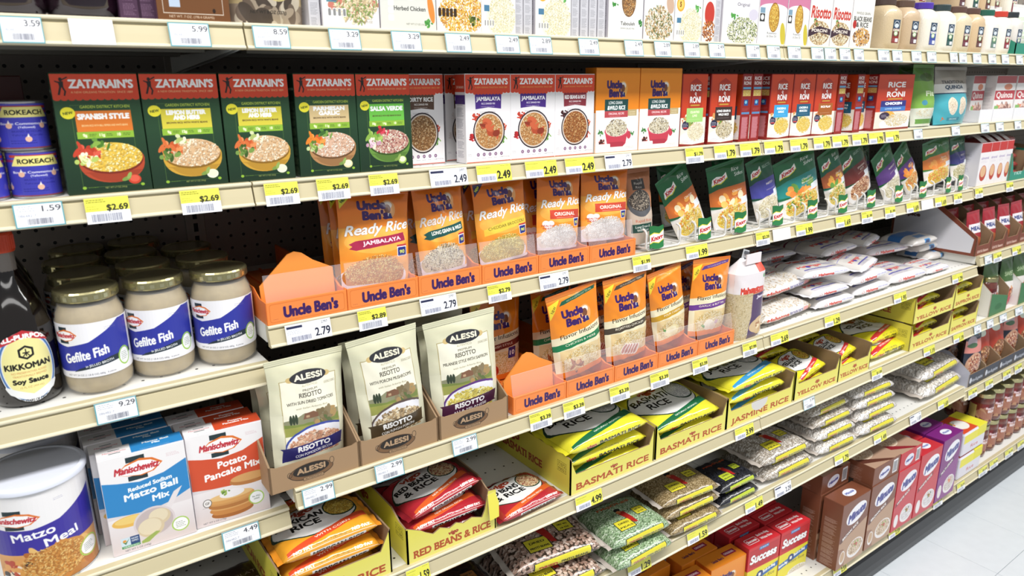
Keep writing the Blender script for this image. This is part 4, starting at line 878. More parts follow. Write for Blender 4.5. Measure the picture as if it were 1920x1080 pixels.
def top_box(kind):
    w, h = 105, 160; a = Art(w, h, 'ecebe8', 2.6)
    if kind == 'brown':
        w = 135; a = Art(w, h, '6e4524', 2.6); a.frame(10, 8, w-22, h-16, 1, 'd8cfc4'); a.text('This natural, nutty aroma long-grain brown &', w/2, 36, 2.6, 'cfa86a', w=90); a.text('wild rice mix you have loved for over 50 years!', w/2, 31, 2.6, 'cfa86a', w=90); a.text('NET WT. 7 OZ. (198.4 GRAMS)', w*.46, 4.5, 3, 'e0d2c0', w=84); a.rect(22, 16, 20, 12, 'b8c8dc'); a.ell(w-30, 13, 3, 3, '2a1a10')
    elif kind == 'bag':
        w = 125; a = Art(w, h, 'b8a478', 2.6); a.rect(0, 0, w, 26, '8a7a68'); a.garnish(60, 12, 50, ['a89884', '6a5a4c', 'c8bca8', '4a3e34'], 60, 3); a.fill([(50, 60), (102, 60), (102, 46), (76, 32), (50, 46)], '2f3a7c'); a.ring(76, 50, 24, 20, 2, 'd8c888'); a.text('FAMILY FARMS', 76, 41, 4, 'e8dca8', w=36, bold=.3); a.text('NET WT 8 OZ (227g)', 60, 16, 4, '2a241c', w=60, bold=.3)
    elif kind == 'orzo':
        a.garnish(60, 50, 44, ['efe0c4', 'd8c49c', 'f6efdc', 'c8b088', 'c87a6a'], 90, 3); a.grains(62, 38, 40, 34, ['f3e6c8', 'e0cfa8', 'c9b288', '8aa05a'], 500, 7, 2.6, 3); a.rect(8, 34, 18, 13, '5a8a9a'); a.rect(17, 36, 9, 10, '5a4a7a')
        for i in range(4): a.rrect(9+i*9, 14, 7, 12, 2, 'f6f6f4'); a.rrect(10+i*9, 15, 5, 10, 1.5, '8a8a8a')
        a.text('NET WT 6.75 OZ', 74, 8, 3, '6a5a4a', w=36)
    elif kind == 'herbed':
        a.rect(0, 0, w, h, 'dcdcd4'); a.text('Herbed Chicken', w*.52, 31, 6.4, '2c2c28', w=60, bold=.2); a.ell(56, 60, 24, 17, 'efece2'); a.grains(56, 61, 20, 13, ['6a8a4a', 'd8cfa8', '8a7a4a'], 260, 3, 1.6); a.ell(96, 32, 6, 22, 'e08a3c', 1, 10); a.garnish(88, 10, 9, ['3f8a3c', '5aa04a'], 14, 3); a.text('NET WT 5.7 OZ (161g)', 66, 8, 2.6, '6a6a62', w=38)
        for i in range(4): a.rrect(14, 12+i*11, 10, 9, 2, 'f0f0ee')
    elif kind == 'yellow':
        a.grains(58, 28, 54, 34, ['e09a1c', 'f2b83a', 'c87f14', 'f7cf62'], 1400, 3.4, 1.8, 3); a.garnish(84, 20, 14, ['3a4a1c', '5a6a24', '8a8a3c'], 10, 3)
        for i in range(5): a.rrect(3+i*9, 22, 7, 13, 2, '3a2a1c')
    elif kind == 'five':
        a.ell(60, 24, 46, 34, 'f3ecd4'); a.grains(62, 28, 42, 36, ['fbf6e2', 'e8dcb4', 'd8d09a', 'f0e6c8'], 900, 4, 1.6, 5); a.ell(20, 70, 15, 14, 'e6a83a'); a.ell(20, 70, 11, 10, 'f3c864'); a.text('5', 20, 70, 9, '7a4a14', bold=.6); a.rect(8, 34, 16, 10, '4a7a9a')
        for i in range(4): a.rrect(8+i*8, 10, 6, 11, 2, 'f6f6f4'); a.rrect(9+i*8, 11, 4, 9, 1.5, '9a9a9a')
        a.garnish(84, 66, 12, ['4f9a44', '6ab05a'], 10, 3)
    elif kind == 'tabouleh':
        a.ell(60, 68, 26, 34, 'fafaf8'); a.ell(60, 68, 22, 29, '7a5a3c'); a.grains(60, 68, 20, 27, BRICE, 320, 3, 2); a.text('Tabouleh', 58, 27, 6.4, '2c2c28', w=44, bold=.2); a.text('GRAIN SALAD MIX', 58, 18, 3, '6a6a62', w=44); a.garnish(16, 60, 10, ['3f8a3c'], 8, 3); a.garnish(98, 30, 10, ['3f8a3c', '2f6a34'], 12, 3)
    elif kind == 'herb':
        a.text('& Herb', 52, 80, 7, '3a3a34', w=36, bold=.2); a.grains(52, 30, 50, 34, ['e3d6b4', 'b08a5a', 'f3ead0', '5a6a3a', 'c9a878'], 800, 5.4, 2.4, 3); a.ell(90, 68, 13, 18, 'c8a890', 1, 20); a.text('NET WT', 70, 6, 3, '5a5a50', w=24)
    elif kind == 'original':
        a.rect(0, 0, w, h, 'e8e4ea'); a.text('Original', 58, 80, 6.5, '3a3a44', w=36); a.ell(90, 60, 14, 12, 'cfcad8'); a.grains(60, 24, 46, 30, ['4a5a2c', 'd8d8b0', '9aa86a', 'f0eed0'], 800, 4.4, 2, 3); a.garnish(30, 56, 12, ['4f9a44'], 9, 3)
    elif kind == 'spoon':
        a.rect(0, 76, w, 90, 'c87a9a'); a.ell(w/2, 76, w*.5, 12, 'ecebe8'); a.ell(56, 58, 20, 32, '8a5a1c'); a.ell(56, 58, 18, 30, 'c89a3c'); a.grains(56, 58, 17, 29, ['d8a83c', 'b0802c', 'efcf6a'], 360, 4, 2); a.text('Rosemary', 52, 24, 4.6, '5a5a60', w=36); a.text('& Olive Oil', 52, 17, 4.6, '5a5a60', w=36); a.rect(3, 48, 18, 17, '2a2a2a'); a.ell(12, 57, 6, 6, 'f0f0f0'); a.rect(3, 66, 18, 12, '7a9ab0'); a.ell(94, 22, 10, 26, 'c8b83c', 1, 10); a.rect(3, 6, 20, 26, 'f6f4f2')
    elif kind == 'risotto':
        a.rect(0, 0, w, h, 'e9e4de'); a.text('Risotto', w/2, 78, 26, 'c0382c', w=92, bold=1.2, it=.1); a.ell(52, 30, 50, 28, 'b89a70'); a.grains(52, 30, 46, 26, ['efe3c4', 'cfb88a', '7a5a3c', 'f7f0d8'], 340, 7, 3.4, 5); a.garnish(30, 56, 14, ['8a5a30', 'c8a06a', '5a8a3c'], 12, 3); a.fill([(0, 36), (50, 46), (w, 40), (w, 26), (50, 32), (0, 20)], '3a2430'); a.text('PORCINI', 52, 36, 6.5, 'f0e6d8', w=74, bold=.5)
    elif kind == 'blackbean':
        a.rect(0, 0, w, h, 'e9e6de'); a.text('WHOLE GRAIN', w/2, 84, 6, '4a4a48', w=70); a.text('BLACK BEANS', w/2, 70, 11, '3a3a38', w=88, bold=.4); a.text('& RICE', w/2, 56, 11, '3a3a38', w=60, bold=.4); a.ell(54, 24, 48, 26, 'efece8'); a.grains(54, 26, 42, 22, ['c8883c', '5a3a28', 'e3b45a', 'd89a4a'], 300, 6, 3.6, 5); a.ell(14, 56, 9, 10, 'b02a24')
    elif kind == 'tomato':
        w = 45; a = Art(w, h, 'e9e4de', 2.6); a.ell(24, 56, 18, 24, 'c0382c'); a.grains(24, 22, 24, 22, ['b0602c', 'd88a3c', '7a3a1c'], 200, 5, 2.4)
    return a
def juice():
    w, h = 300, 150; a = Art(w, h, '8a1f6a', 1.4); a.rect(0, 0, w, 6, 'd040a0'); a.text('GRAPE', w/2, 80, 30, 'f0dcea', w=110, bold=1)
    return a
def tag_art(price, style, w=None, name=''):
    W_ = {'T': 56, 'Y': 52, 'B': 66, 'W': 72, 'N': 70}[style]; h = 32; a = Art(W_, h, 'f2f3f6', 3.4)
    if style == 'T':
        a.frame(0, 0, W_, h, 1.6, '5aa0ac'); a.text(price, W_*.76, h*.76, 7, '3a3c46', w=W_*.38, bold=.2); a.micro(4, h*.66, W_*.42, 8, '8a90a4', 3, .8, .8); a.text('086482-7', W_*.26, h*.52, 3, '8a90a4', w=20); a.micro(4, h*.38, W_*.8, 2, 'a0a4b4', 1); a.bars(W_*.24, 4, W_*.52, 8.5, '55586a')
    elif style == 'Y':
        a.rect(0, h*.44, W_, h*.56, 'e6e358'); a.text(price, W_*.72, h*.57, 7.4, '34341c', w=W_*.48, bold=.3); a.micro(2, h*.78, W_*.6, 5, '6a6a1c', 2, .9, 1.); a.micro(2, h*.5, W_*.28, 6, 'a8a83c', 2, .8, .8); a.micro(5, h*.35, W_*.5, 2, '7a80a0', 1); a.bars(6, 2, W_*.66, 9, '6a6e86')
    elif style == 'B':
        a.rect(0, h*.5, W_, h*.5, 'e6e358'); a.rect(W_*.55, 0, W_*.45, h, 'e6e358'); a.text(price, W_*.77, h*.4, 14.5, '23231c', w=W_*.38, bold=.45); a.micro(3, h*.8, W_*.4, 3, '8a8a2c', 1, .8, 1); a.micro(W_*.7, h*.86, W_*.24, 3, '5a5a1c', 1); a.micro(3, h*.6, W_*.36, 4, 'a8a83c', 2); a.bars(7, 3, W_*.42, 9, '6a6e92')
    elif style == 'W':
        a.text(price, W_*.8, h*.4, 13.5, '23263a', w=W_*.33, bold=.4); a.text(price.replace('.', '')+'7', W_*.86, h*.86, 4, '3a3c4c', w=10); a.rect(2, h*.78, W_*.34, 4, '2c3050'); a.micro(2, h*.5, W_*.4, 7, 'a0a4b8', 3, .8, .8); a.bars(8, 3, W_*.42, 9, '55597a')
    return a
# ------------------------------------------------------------------ product builders (origin: front bottom centre)
PLAIN = lambda c, r=.5: mat('carton_'+c, c, r)
def carton(name, w, h, d, front, sidea, edge, top=None, rough=.36, flap=True):
    def f():
        b = MB(); e = PLAIN(edge)
        fm = amat(name+'_front', front, rough, coat=.15); sm = amat(name+'_side', sidea, rough) if sidea is not None else e
        b.box(-w/2, w/2, 0, d, 0, h-.0008, e, front=fm, side=sm, c=.0007)
        o = ob(name, b)
        t = MB(); tm_ = amat(name+'_top', top, rough) if top is not None else e
        t.box(-w/2+.0004, w/2-.0004, .0003, d-.0008, h-.0008, h, e, top=tm_, c=.0002)
        ob('top_flap', t.mesh('top_flap'), o)
        return o
    return f
def wob(rng, k=5):
    P = [(rng.uniform(1, 5), rng.uniform(1, 5), rng.uniform(0, 6.3), rng.uniform(-1, 1)) for _ in range(k)]
    return lambda u, v: sum(c*math.sin(6.283*(a*u+b*v)*.5+p) for a, b, p, c in P)/k
def pouch(name, w, h, t, art, edge='d0702a', gloss=.22, bump=.15, seed=1, nu=24, nv=32, wr=1., tp=.085):
    def f():
        rng = random.Random(seed); W = wob(rng, 6); W2 = wob(rng, 5)
        fm = amat(name+'_print', art, gloss, coat=.35, bump=bump, bscale=26)
        bk = mat('foil_'+edge, edge, .3, coat=.3)
        def prof(u, v):
            s = max(0., 1-abs(2*u-1)**2.6)**.7
            vv = (.62+.38*math.sin(min(1, v/.35)*math.pi/2)) if v < .35 else max(0., (1-(v-.35)/.59))**.6 if v < .94 else 0
            return t/2*s*vv+.0004
        def pos(u, v, side):
            x = (u-.5)*w*(1-tp*min(1, max(0, (.97-v)/.25))**.7) ; z = v*h
            e = prof(u, v); wv = W(u*1.8, v*1.8)*.0042*min(1, e/.006)+W2(u*6, v*4)*.0016*min(1, e/.004)+W(v*9, u*5+v*3)*.0010*min(1, e/.003)*wr
            bend = .004*math.sin(v*3.1)*math.cos(u*3.1)
            return (x+W2(v, .3)*.001, side*e+(wv if side < 0 else -wv)+bend, z)
        b = MB(); VS = .945
        b.grid(lambda u, v: (pos(u, v*VS, -1), (u, v*VS)), nu, nv, fm)
        b.grid(lambda u, v: (pos(u, v*VS, 1), (u, v*VS)), nu, nv, bk, flip=True)
        b.grid(lambda u, v: (tuple(Vector(pos(u, 0, -1)).lerp(Vector(pos(u, 0, 1)), v)), (u, 0)), nu, 2, bk, flip=True)
        o = ob(name, b.mesh(name, smooth=60, weld=True))
        s = MB()
        s.grid(lambda u, v: ((lambda p: (p[0], p[1]+.0004*math.cos(v*6*math.pi), p[2]))(pos(u, VS+v*(1-VS), -1)), (u, VS+v*(1-VS))), nu, 8, fm)
        s.grid(lambda u, v: (pos(u, VS+v*(1-VS), 1), (u, 1)), nu, 2, bk, flip=True)
        ob('top_seal', s.mesh('top_seal', smooth=True), o)
        return o
    return f
def pillow(name, w, d, h, art, gloss=.25, coat=.4, bump=.2, edge='dddddd', seed=1, lump=0., nu=26, nv=30):
    """bag lying on its back; origin under its front edge centre, front towards -Y"""
    def f():
        rng = random.Random(seed); W = wob(rng, 6); W2 = wob(rng, 6)
        fm = amat(name+'_print', art, gloss, coat=coat, bump=bump, bscale=60 if lump else 30)
        N = 240; cs = []
        for k in range(N+1):
            a = -math.pi/2-2*math.pi*k/N
            c, s_ = math.cos(a), math.sin(a); q = 2/2.8
            cs.append((math.copysign(abs(c)**q, c), math.copysign(abs(s_)**q, s_)))
        L = [0]
        for k in range(N): L.append(L[-1]+math.hypot((cs[k+1][0]-cs[k][0])*d/2, (cs[k+1][1]-cs[k][1])*h/2))
        def sec(v):
            t_ = v*L[-1]; k = min(N-1, int(np.searchsorted(L, t_, side='right')-1)); g = (t_-L[k])/max(1e-9, L[k+1]-L[k])
            return (cs[k][0]*(1-g)+cs[k+1][0]*g, cs[k][1]*(1-g)+cs[k+1][1]*g)
        S = [sec(j/nv) for j in range(nv+1)]
        def pos(u, v):
            y, z = S[int(round(v*nv)) % nv] if v < 1 else S[0]
            e = max(0., 1-abs(2*u-1)**5)**.55; e2 = .02+.98*e
            ed = 1-.08*(1-e)
            ww = 0 if e < .05 else W(u*2, (v % 1)*4)*.003+W2(u*6, math.sin((v % 1)*6.28)*2)*.0014
            if lump: ww += lump*math.sin(u*w*1500+3*math.sin(v*40))*math.sin(v*L[-1]*1300+2*math.cos(u*35))*e
            yy = y*(d/2)*ed+ww*y; zz = h/2+z*(h/2)*e2+(ww if z > -.3 else 0)-(1-e)*h*.12
            return ((u-.5)*w, d/2+yy, max(zz, 0))
        b = MB(); b.grid(lambda u, v: (pos(u, v), (u, v)), nu, nv, fm, flip=False)
        o = ob(name, b.mesh(name, smooth=True, weld=True))
        e_ = mat('seal_'+edge, edge, .3, coat=.3)
        for sg in (-1, 1):
            s = MB(); zc = h/2-h*.12
            s.grid(lambda u, v: ((sg*(w/2-.001+u*.011), d*.5+(v-.5)*d*.9*(1-.04*u), zc+.002*math.sin(v*25)*u-.004*u), (0, 0)), 2, 16, e_, flip=sg < 0)
            ob('end_seal', s.mesh('end_seal', smooth=True), o)
        return o
    return f
def place(o, x, y, z, rz=0, rx=0, ry=0, s=(1, 1, 1)):
    o.location = (x, y, z); o.rotation_euler = (rx, ry, rz); o.scale = s
    return o
def on_lip(u, s, set_=.012, dz=0): return XU(u, Yf[s]+set_, Z[s]+dz)
# upright cartons between two measured columns on a shelf
def row(key, fn, ul, ur, s, w0, label, cat='carton', group=None, sb=.012, rz=0):
    y = Yf[s]+sb; x0, x1 = XU(ul, y, Z[s]), XU(ur, y, Z[s])
    o = spawn(key, fn, label, cat, group)
    return place(o, (x0+x1)/2, y, Z[s], rz, s=((x1-x0)/w0, 1, 1))
def cornered(key, fn, L, R, z, w0, label, cat, group=None, scale=True, dy=0):
    """front bottom corners seen at L and R, standing at height z"""
    a, b = ONZ(*L, z), ONZ(*R, z); w = math.hypot(*(b-a)[:2]); rz = math.atan2(b[1]-a[1], b[0]-a[0])
    o = spawn(key, fn, label, cat, group)
    k = w/w0 if scale else 1
    m_ = (a+b)/2; return place(o, m_[0]-math.sin(rz)*dy, m_[1]+math.cos(rz)*dy, z, rz, s=(k, k if scale else 1, 1))
def quad(key, fn, w0, h0, BL, BR, TL, TR, y0, z0, label, lean=.10, group=None, hk=None, yaw=0.):
    """upright pouch whose face is seen with these corners, leaning back from (y0,z0)"""
    n = np.array([math.sin(yaw)*math.cos(lean), -math.cos(yaw)*math.cos(lean), math.sin(lean)]); p = np.array([0, y0, z0])
    bl, br, tl, tr = [ONP(*q, p, n) for q in (BL, BR, TL, TR)]
    up = ((tl-bl)+(tr-br))/2; H = np.linalg.norm(up); up /= H
    ex = (br-bl)+(tr-tl); ex -= up*np.dot(ex, up); W = np.linalg.norm(tr-tl); ex /= np.linalg.norm(ex)
    H = min(H, hk or 9)
    ey = np.cross(up, ex); c = (bl+br)/2
    o = spawn(key, fn, label, 'pouch', group)
    M = Matrix.Identity(4)
    sx, sz = W/w0, H/h0
    for i in range(3):
        M[i][0] = ex[i]*sx; M[i][1] = ey[i]; M[i][2] = up[i]*sz; M[i][3] = c[i]
    o.matrix_world = M
    return o
def intray(o, cx, win, w0, tp=.085, y=None):
    """keep a pouch clear of the side walls of the tray it stands in"""
    o.scale.x = min(o.scale.x, win/(w0*(1-tp)+.003)); half = o.scale.x*w0*(1-tp)/2+.001
    o.location.x = min(max(o.location.x, cx-win/2+half), cx+win/2-half) if win/2 > half else cx
    o.location.z += .002
    return o
def laid(key, fn, w0, L, R, z, label, cat='bag', group=None, k=None, rx=0, ry=0, d=1.):
    a, b = ONZ(*L, z), ONZ(*R, z); w = math.hypot(*(b-a)[:2]); rz = math.atan2(b[1]-a[1], b[0]-a[0]); k = w/w0 if k is None else k
    o = spawn(key, fn, label, cat, group); c = (a+b)/2
    return place(o, c[0], c[1], z, rz, rx, ry, (k, k*d, k*.93))
GLASS = None
def glassmat(name, col='ffffff', a=.16, rough=.04):
    if name in _mats: return _mats[name]
    mt, b, nt = princ(name); c = hexc(col); b.inputs['Base Color'].default_value = (*c, 1); b.inputs['Alpha'].default_value = a; b.inputs['Roughness'].default_value = rough
    b.inputs['Specular IOR Level'].default_value = .9; _mats[name] = mt
    return mt
# ------------------------------------------------------------------ jars, cans, bottles
def jar_gefilte():
    o = bpy.data.objects.new('glass_jar', None); COL.objects.link(o)
    m_ = MB(); R = .0515
    body = [(0, .002), (.042, .002), (.0485, .008), (.0505, .018), (.0505, .112), (.048, .124), (.0435, .133), (.0425, .136), (0, .136)]
    m_.lathe(body, mat('fish_in_broth', 'a8956c', .35, bump=.5, bscale=55, var=.28), 36)
    ob('contents', m_.mesh('contents', smooth=50, weld=True), o)
    g = MB(); pr = [(.038, 0), (.046, .001), (.0505, .006), (R, .016), (R, .114), (.0492, .126), (.0445, .136), (.0435, .141), (.0435, .146)]
    g.lathe(pr, glassmat('jar_glass'), 40); ob('glass', g.mesh('glass', smooth=60, weld=True), o)
    l = MB(); r = R+.0004; l.lathe([(r, .030), (r, .1135)], amat('gefilte_label', gefilte(), .4), 60, uv=True, a0=-180, a1=180); ob('paper_label', l.mesh('paper_label', smooth=True), o)
    c = MB(); GOLD = mat('gold_tin_lid', 'b9b184', .22, metal=.85)
    lid = [(.0475, .1435), (.0485, .145), (.0485, .1555), (.047, .158), (.0445, .1585), (.042, .1572), (.0, .1572)]
    c.lathe(lid, GOLD, 40)
    for k in range(20):
        a = k*2*math.pi/20; s_, c_ = math.sin(a), math.cos(a); q = .0488
        P = [(q*math.sin(a+d_), -q*math.cos(a+d_), zz) for d_, zz in ((-.07, .1465), (.07, .1465), (.07, .1525), (-.07, .1525))]
        c.face(P, mat('gold_ridge', 'd8d2a8', .15, metal=.9))
    ob('lid', c.mesh('lid', smooth=40), o)
    return o
def bottle_soy():
    o = bpy.data.objects.new('sauce_bottle', None); COL.objects.link(o); R = .047
    b = MB(); pr = [(0, 0), (.038, 0), (.044, .004), (R, .012), (R, .1), (.046, .11), (.040, .135), (.028, .16), (.019, .178), (.0165, .19), (.016, .213), (0, .213)]
    b.lathe(pr, mat('soy_glass', '120b08', .08, coat=.6), 36); ob('glass', b.mesh('glass', smooth=50, weld=True), o)
    n = MB(); n.lathe([(.0172, .186), (.0168, .214)], glassmat('neck_glass', 'b8a090', .3), 24); ob('neck', n.mesh('neck', smooth=True), o)
    # label cut to its oval outline
    me = MB(); r = R+.0006
    me.grid(lambda u, v: ((lambda t, zz: (r*math.sin(t), -r*math.cos(t), zz))(math.radians(50)*(2*u-1)*math.sqrt(max(.0004, 1-(2*v-1)**2*.985)), .006+v*.105), (.5+(u-.5)*math.sqrt(max(.0004, 1-(2*v-1)**2*.985)), v)), 20, 26, amat('soy_label', soy(), .35))
    ob('paper_label', me.mesh('paper_label', smooth=True), o)
    c = MB(); RED = mat('orange_red_cap', 'd2431f', .4)
    c.lathe([(.0185, .212), (.0195, .214), (.0195, .236), (.018, .239), (0, .2395)], RED, 36)
    for k in range(30):
        a = k*math.pi/15; c.box(-.0006+.0195*math.sin(a), .0006+.0195*math.sin(a), -.0195*math.cos(a)-.0006, -.0195*math.cos(a)+.0006, .216, .234, RED)
    ob('cap', c.mesh('cap', smooth=40), o)
    return o
def can_matzo():
    b = MB(); R = .065; H = .172
    b.lathe([(0, .001), (R-.003, .001), (R, 0), (R, .003)], mat('tin_rim', 'c8c8cc', .25, metal=.9), 44); b.lathe([(R-.0005, .003), (R-.0005, H)], amat('canister_label', canister(), .32, coat=.2), 64, uv=True)
    o = ob('canister', b.mesh('canister', smooth=40))
    l = MB(); l.lathe([(R, H-.001), (R+.0028, H-.001), (R+.003, H+.006), (R+.001, H+.009), (R-.003, H+.0095), (R-.005, H+.0075), (R-.008, H+.0078), (0, H+.0078)], mat('frosted_plastic_lid', 'dfe3f0', .28), 56); ob('lid', l.mesh('lid', smooth=50, weld=True), o)
    return o
def can_rokeach():
    b = MB(); R = .0365; H = .086; TIN = mat('tin_rim', 'c8c8cc', .25, metal=.9)
    b.lathe([(0, .003), (R-.003, .003), (R-.002, 0), (R+.001, .0005), (R+.001, .003), (R, .004)], TIN, 36); b.lathe([(R, .004), (R, H-.004)], amat('rokeach_label', rokeach(), .22, coat=.3), 48, uv=True)
    o = ob('tin_can', b.mesh('tin_can', smooth=40))
    r = MB(); r.lathe([(R, H-.004), (R+.001, H-.003), (R+.001, H-.0005), (R-.001, H), (R-.003, H-.003), (0, H-.003)], TIN, 36); ob('rim', r.mesh('rim', smooth=40), o)
    return o
def jar_texmati(i):
    cols = [('6a2a24', 'CAJUN'), ('5a3038', 'TEXMATI'), ('3a4a9a', 'TEXMATI'), ('1f4a44', 'SUSHI'), ('6a2430', 'ORZO'), ('5a2a24', 'ORZO'), ('5a7a6a', 'ROYAL'), ('8a2430', 'ARBORIO'), ('2f4a7a', 'JASMATI')]
    caps = ['4a3a34', '5a4438', '4a2f9c', '2a3a3c', '5a4038', '5a4038', '1f5a4a', 'c03a2c', '2a3034']; con = ['c9b490', 'c2a988', 'e3ded0', 'e9e4d6', 'd6c8a8', 'cdb28c', 'e9e4dc', 'ece6d8', 'd8d4cc']
    def f():
        o = bpy.data.objects.new('rice_jar', None); COL.objects.link(o)
        b = MB(); w = .048; P = []
        def sec(z, k, rr):
            out = []
            for q in range(32):
                a = q*2*math.pi/32; c, s_ = math.cos(a), math.sin(a); out.append((math.copysign(abs(c)**rr, c)*k, math.copysign(abs(s_)**rr, s_)*k, z))
            return out
        S = [sec(.0, .042, .5), sec(.004, .046, .5), sec(.02, w, .5), sec(.11, w, .5), sec(.13, .046, .6), sec(.143, .038, .8), sec(.15, .03, 1), sec(.155, .029, 1)]
        mt = mat('rice_jar_'+con[i], con[i], .4, bump=.3, bscale=300, coat=.4, var=.1)
        for a, c in zip(S[:-1], S[1:]):
            for q in range(32): b.face([a[q], a[(q+1) % 32], c[(q+1) % 32], c[q]], mt)
        b.face(S[0][::-1], mt); b.face(S[-1], mt); ob('jar_body', b.mesh('jar_body', smooth=60, weld=True), o)
        l = MB(); am = amat('texmati_%d' % i, texmati(*cols[i]), .35); l.box(-.0185, .0185, -.0486, -.048, .022, .1, mat('label_edge', '31485e', .4), front=am); ob('paper_label', l.mesh('paper_label'), o)
        c = MB(); c.lathe([(.032, .15), (.034, .151), (.034, .17), (.032, .173), (0, .173)], mat('cap_'+caps[i], caps[i], .4), 28); ob('cap', c.mesh('cap', smooth=40), o)
        return o
    return f
def jar_salsa():
    a = Art(230, 70, '7a2024', 1.8); a.garnish(115, 26, 60, ['9a5a40', 'b88a6a', '5a1c1c', 'a8705a'], 60, 3); a.text('Red Kidney', 115, 54, 8, 'f0d8e0', w=60, bold=.6); a.text('BEANS', 115, 42, 9, 'f6e8ec', w=44, bold=.8); a.rect(20, 10, 36, 52, 'd9c07c'); a.rect(175, 10, 36, 52, 'd9c07c')
    o = bpy.data.objects.new('bean_jar', None); COL.objects.link(o)
    b = MB(); R = .041; b.lathe([(0, 0), (.034, 0), (.039, .004), (R, .014), (R, .1), (.039, .108), (.035, .114), (0, .114)], mat('beans_in_jar', '6e3a30', .2, bump=.5, bscale=60, coat=.8, var=.4), 28); ob('glass', b.mesh('glass', smooth=50, weld=True), o)
    l = MB(); l.lathe([(R+.0006, .02), (R+.0006, .09)], amat('bean_jar_label', a, .35), 32, uv=True); ob('paper_label', l.mesh('paper_label', smooth=True), o)
    c = MB(); c.lathe([(.038, .112), (.0395, .113), (.0395, .126), (.038, .128), (.035, .1275), (0, .127)], mat('gold_tin_lid', 'b9b184', .22, metal=.85), 32); ob('lid', c.mesh('lid', smooth=40), o)
    return o
def juice_bottle():
    o = bpy.data.objects.new('juice_bottle', None); COL.objects.link(o)
    b = MB(); R = .052; b.lathe([(0, 0), (.03, 0), (.046, .004), (R, .014), (R, .13), (.04, .18), (.018, .21), (.016, .23), (0, .23)], mat('dark_juice', '1c0a16', .1, coat=.8), 32); ob('glass', b.mesh('glass', smooth=50, weld=True), o)
    l = MB(); l.lathe([(R+.0005, .030), (R+.0005, .12)], amat('juice_label', juice(), .35), 40, uv=True); ob('paper_label', l.mesh('paper_label', smooth=True), o)
    c = MB(); c.lathe([(.017, .226), (.019, .228), (.019, .245), (0, .246)], mat('cap_purple', '3a1f6a', .4), 24); ob('cap', c.mesh('cap', smooth=40), o)
    return o
# ------------------------------------------------------------------ trays
ORG = mat('orange_plastic', 'ee8238', .35); ORG2 = mat('orange_plastic_pusher', 'ee9440', .4)  # the second is the pusher's lighter orange
CLR = glassmat('clear_shield', 'f4e8ee', .10, .06)
def ub_tray(pusher=False):
    def f():
        w, D, t = .134, .36, .0022; o = bpy.data.objects.new('display_tray', None); COL.objects.link(o)
        p = MB(); p.box(-w/2+.0004, w/2-.0004, 0, t, 0, .037, ORG, front=amat('ub_tray_front', ub_front(), .35), c=.0004); ob('front_panel', p.mesh('front_panel'), o)
        for sg in (-1, 1):
            s = MB(); x = sg*(w/2-.0008); s.prism([(D, 0), (D, .05), (.06, .05), (.03, .037), (t, .037), (t, 0)][::1], lambda a, b, q: (x-.0008+q, a, b), .0016, ORG); ob('side_panel', s.mesh('side_panel'), o)
        b = MB(); b.box(-w/2+.002, w/2-.002, t, D, 0, .0022, ORG); 
        for k in (-.03, 0, .03): b.box(k-.002, k+.002, .01, D, .0022, .006, ORG)
        ob('floor_panel', b.mesh('floor_panel'), o)
        c = MB(); P = [(-w/2+.003, .0045, .03), (w/2-.003, .0045, .03), (w/2-.003, .012, .078), (-w/2+.003, .012, .078)]
        c.face(P, CLR); c.face([(x, y+.001, z) for x, y, z in P][::-1], CLR)
        for i in range(4):
            a_, b_ = P[i], P[(i+1) % 4]; c.face([a_, b_, (b_[0], b_[1]+.001, b_[2]), (a_[0], a_[1]+.001, a_[2])], glassmat('clear_edge', 'e8d8e8', .6, .2))
        ob('clear_shield', c.mesh('clear_shield'), o)
        if pusher:
            q = MB(); O = [(-.062, 0), (.062, 0), (.062, .052), (.03, .066), (.012, .078), (0, .081), (-.012, .078), (-.03, .064), (-.062, .04)]
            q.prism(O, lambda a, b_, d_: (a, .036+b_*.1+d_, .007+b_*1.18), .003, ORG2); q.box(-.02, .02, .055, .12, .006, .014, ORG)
            ob('pusher', q.mesh('pusher'), o)
        return o
    return f
KI = mat('kraft_inside', '8f7558', .75, var=.08, bscale=60); KO = mat('kraft_outside', 'a68766', .7, var=.05, bscale=80); YO = mat('yellow_board', 'e4db56', .5)
def board_tray(name, w, D, prof_front, prof_side, front, sidea=None, out=None, inn=None, t=.003, backh=.08):
    """prof_front in metres; prof_side [(depth,height)...] along the top edge"""
    def f():
        o = bpy.data.objects.new('display_tray', None); COL.objects.link(o); O = out or YO; N_ = inn or KI
        H = max(b for a, b in prof_front)
        p = MB(); p.prism(prof_front, lambda a, b, q: (a-w/2, q, b), t, O, front=front, W=w, H=front_h.get(name, .095), back=N_); ob('front_panel', p.mesh('front_panel'), o)
        for sg in (-1, 1):
            s = MB(); P = [(0, 0)]+[(D, 0)]+list(reversed(prof_side))
            if sg < 0:
                Q = [(D-a, b) for a, b in P][::-1]
                s.prism(Q, lambda a, b, q: (-w/2+q, D-a, b), t, O, front=sidea, W=D, H=front_h.get(name+'_s', .095), back=N_)
            else: s.prism(P, lambda a, b, q: (w/2-q, a, b), t, O, back=N_)
            ob('side_panel', s.mesh('side_panel'), o)
        b = MB(); b.box(-w/2+t, w/2-t, t, D, 0, .003, N_); ob('bottom_panel', b.mesh('bottom_panel'), o)
        k = MB(); k.box(-w/2, w/2, D-t, D, 0, backh, N_); ob('back_panel', k.mesh('back_panel'), o)
        return o
    return f
front_h = {}
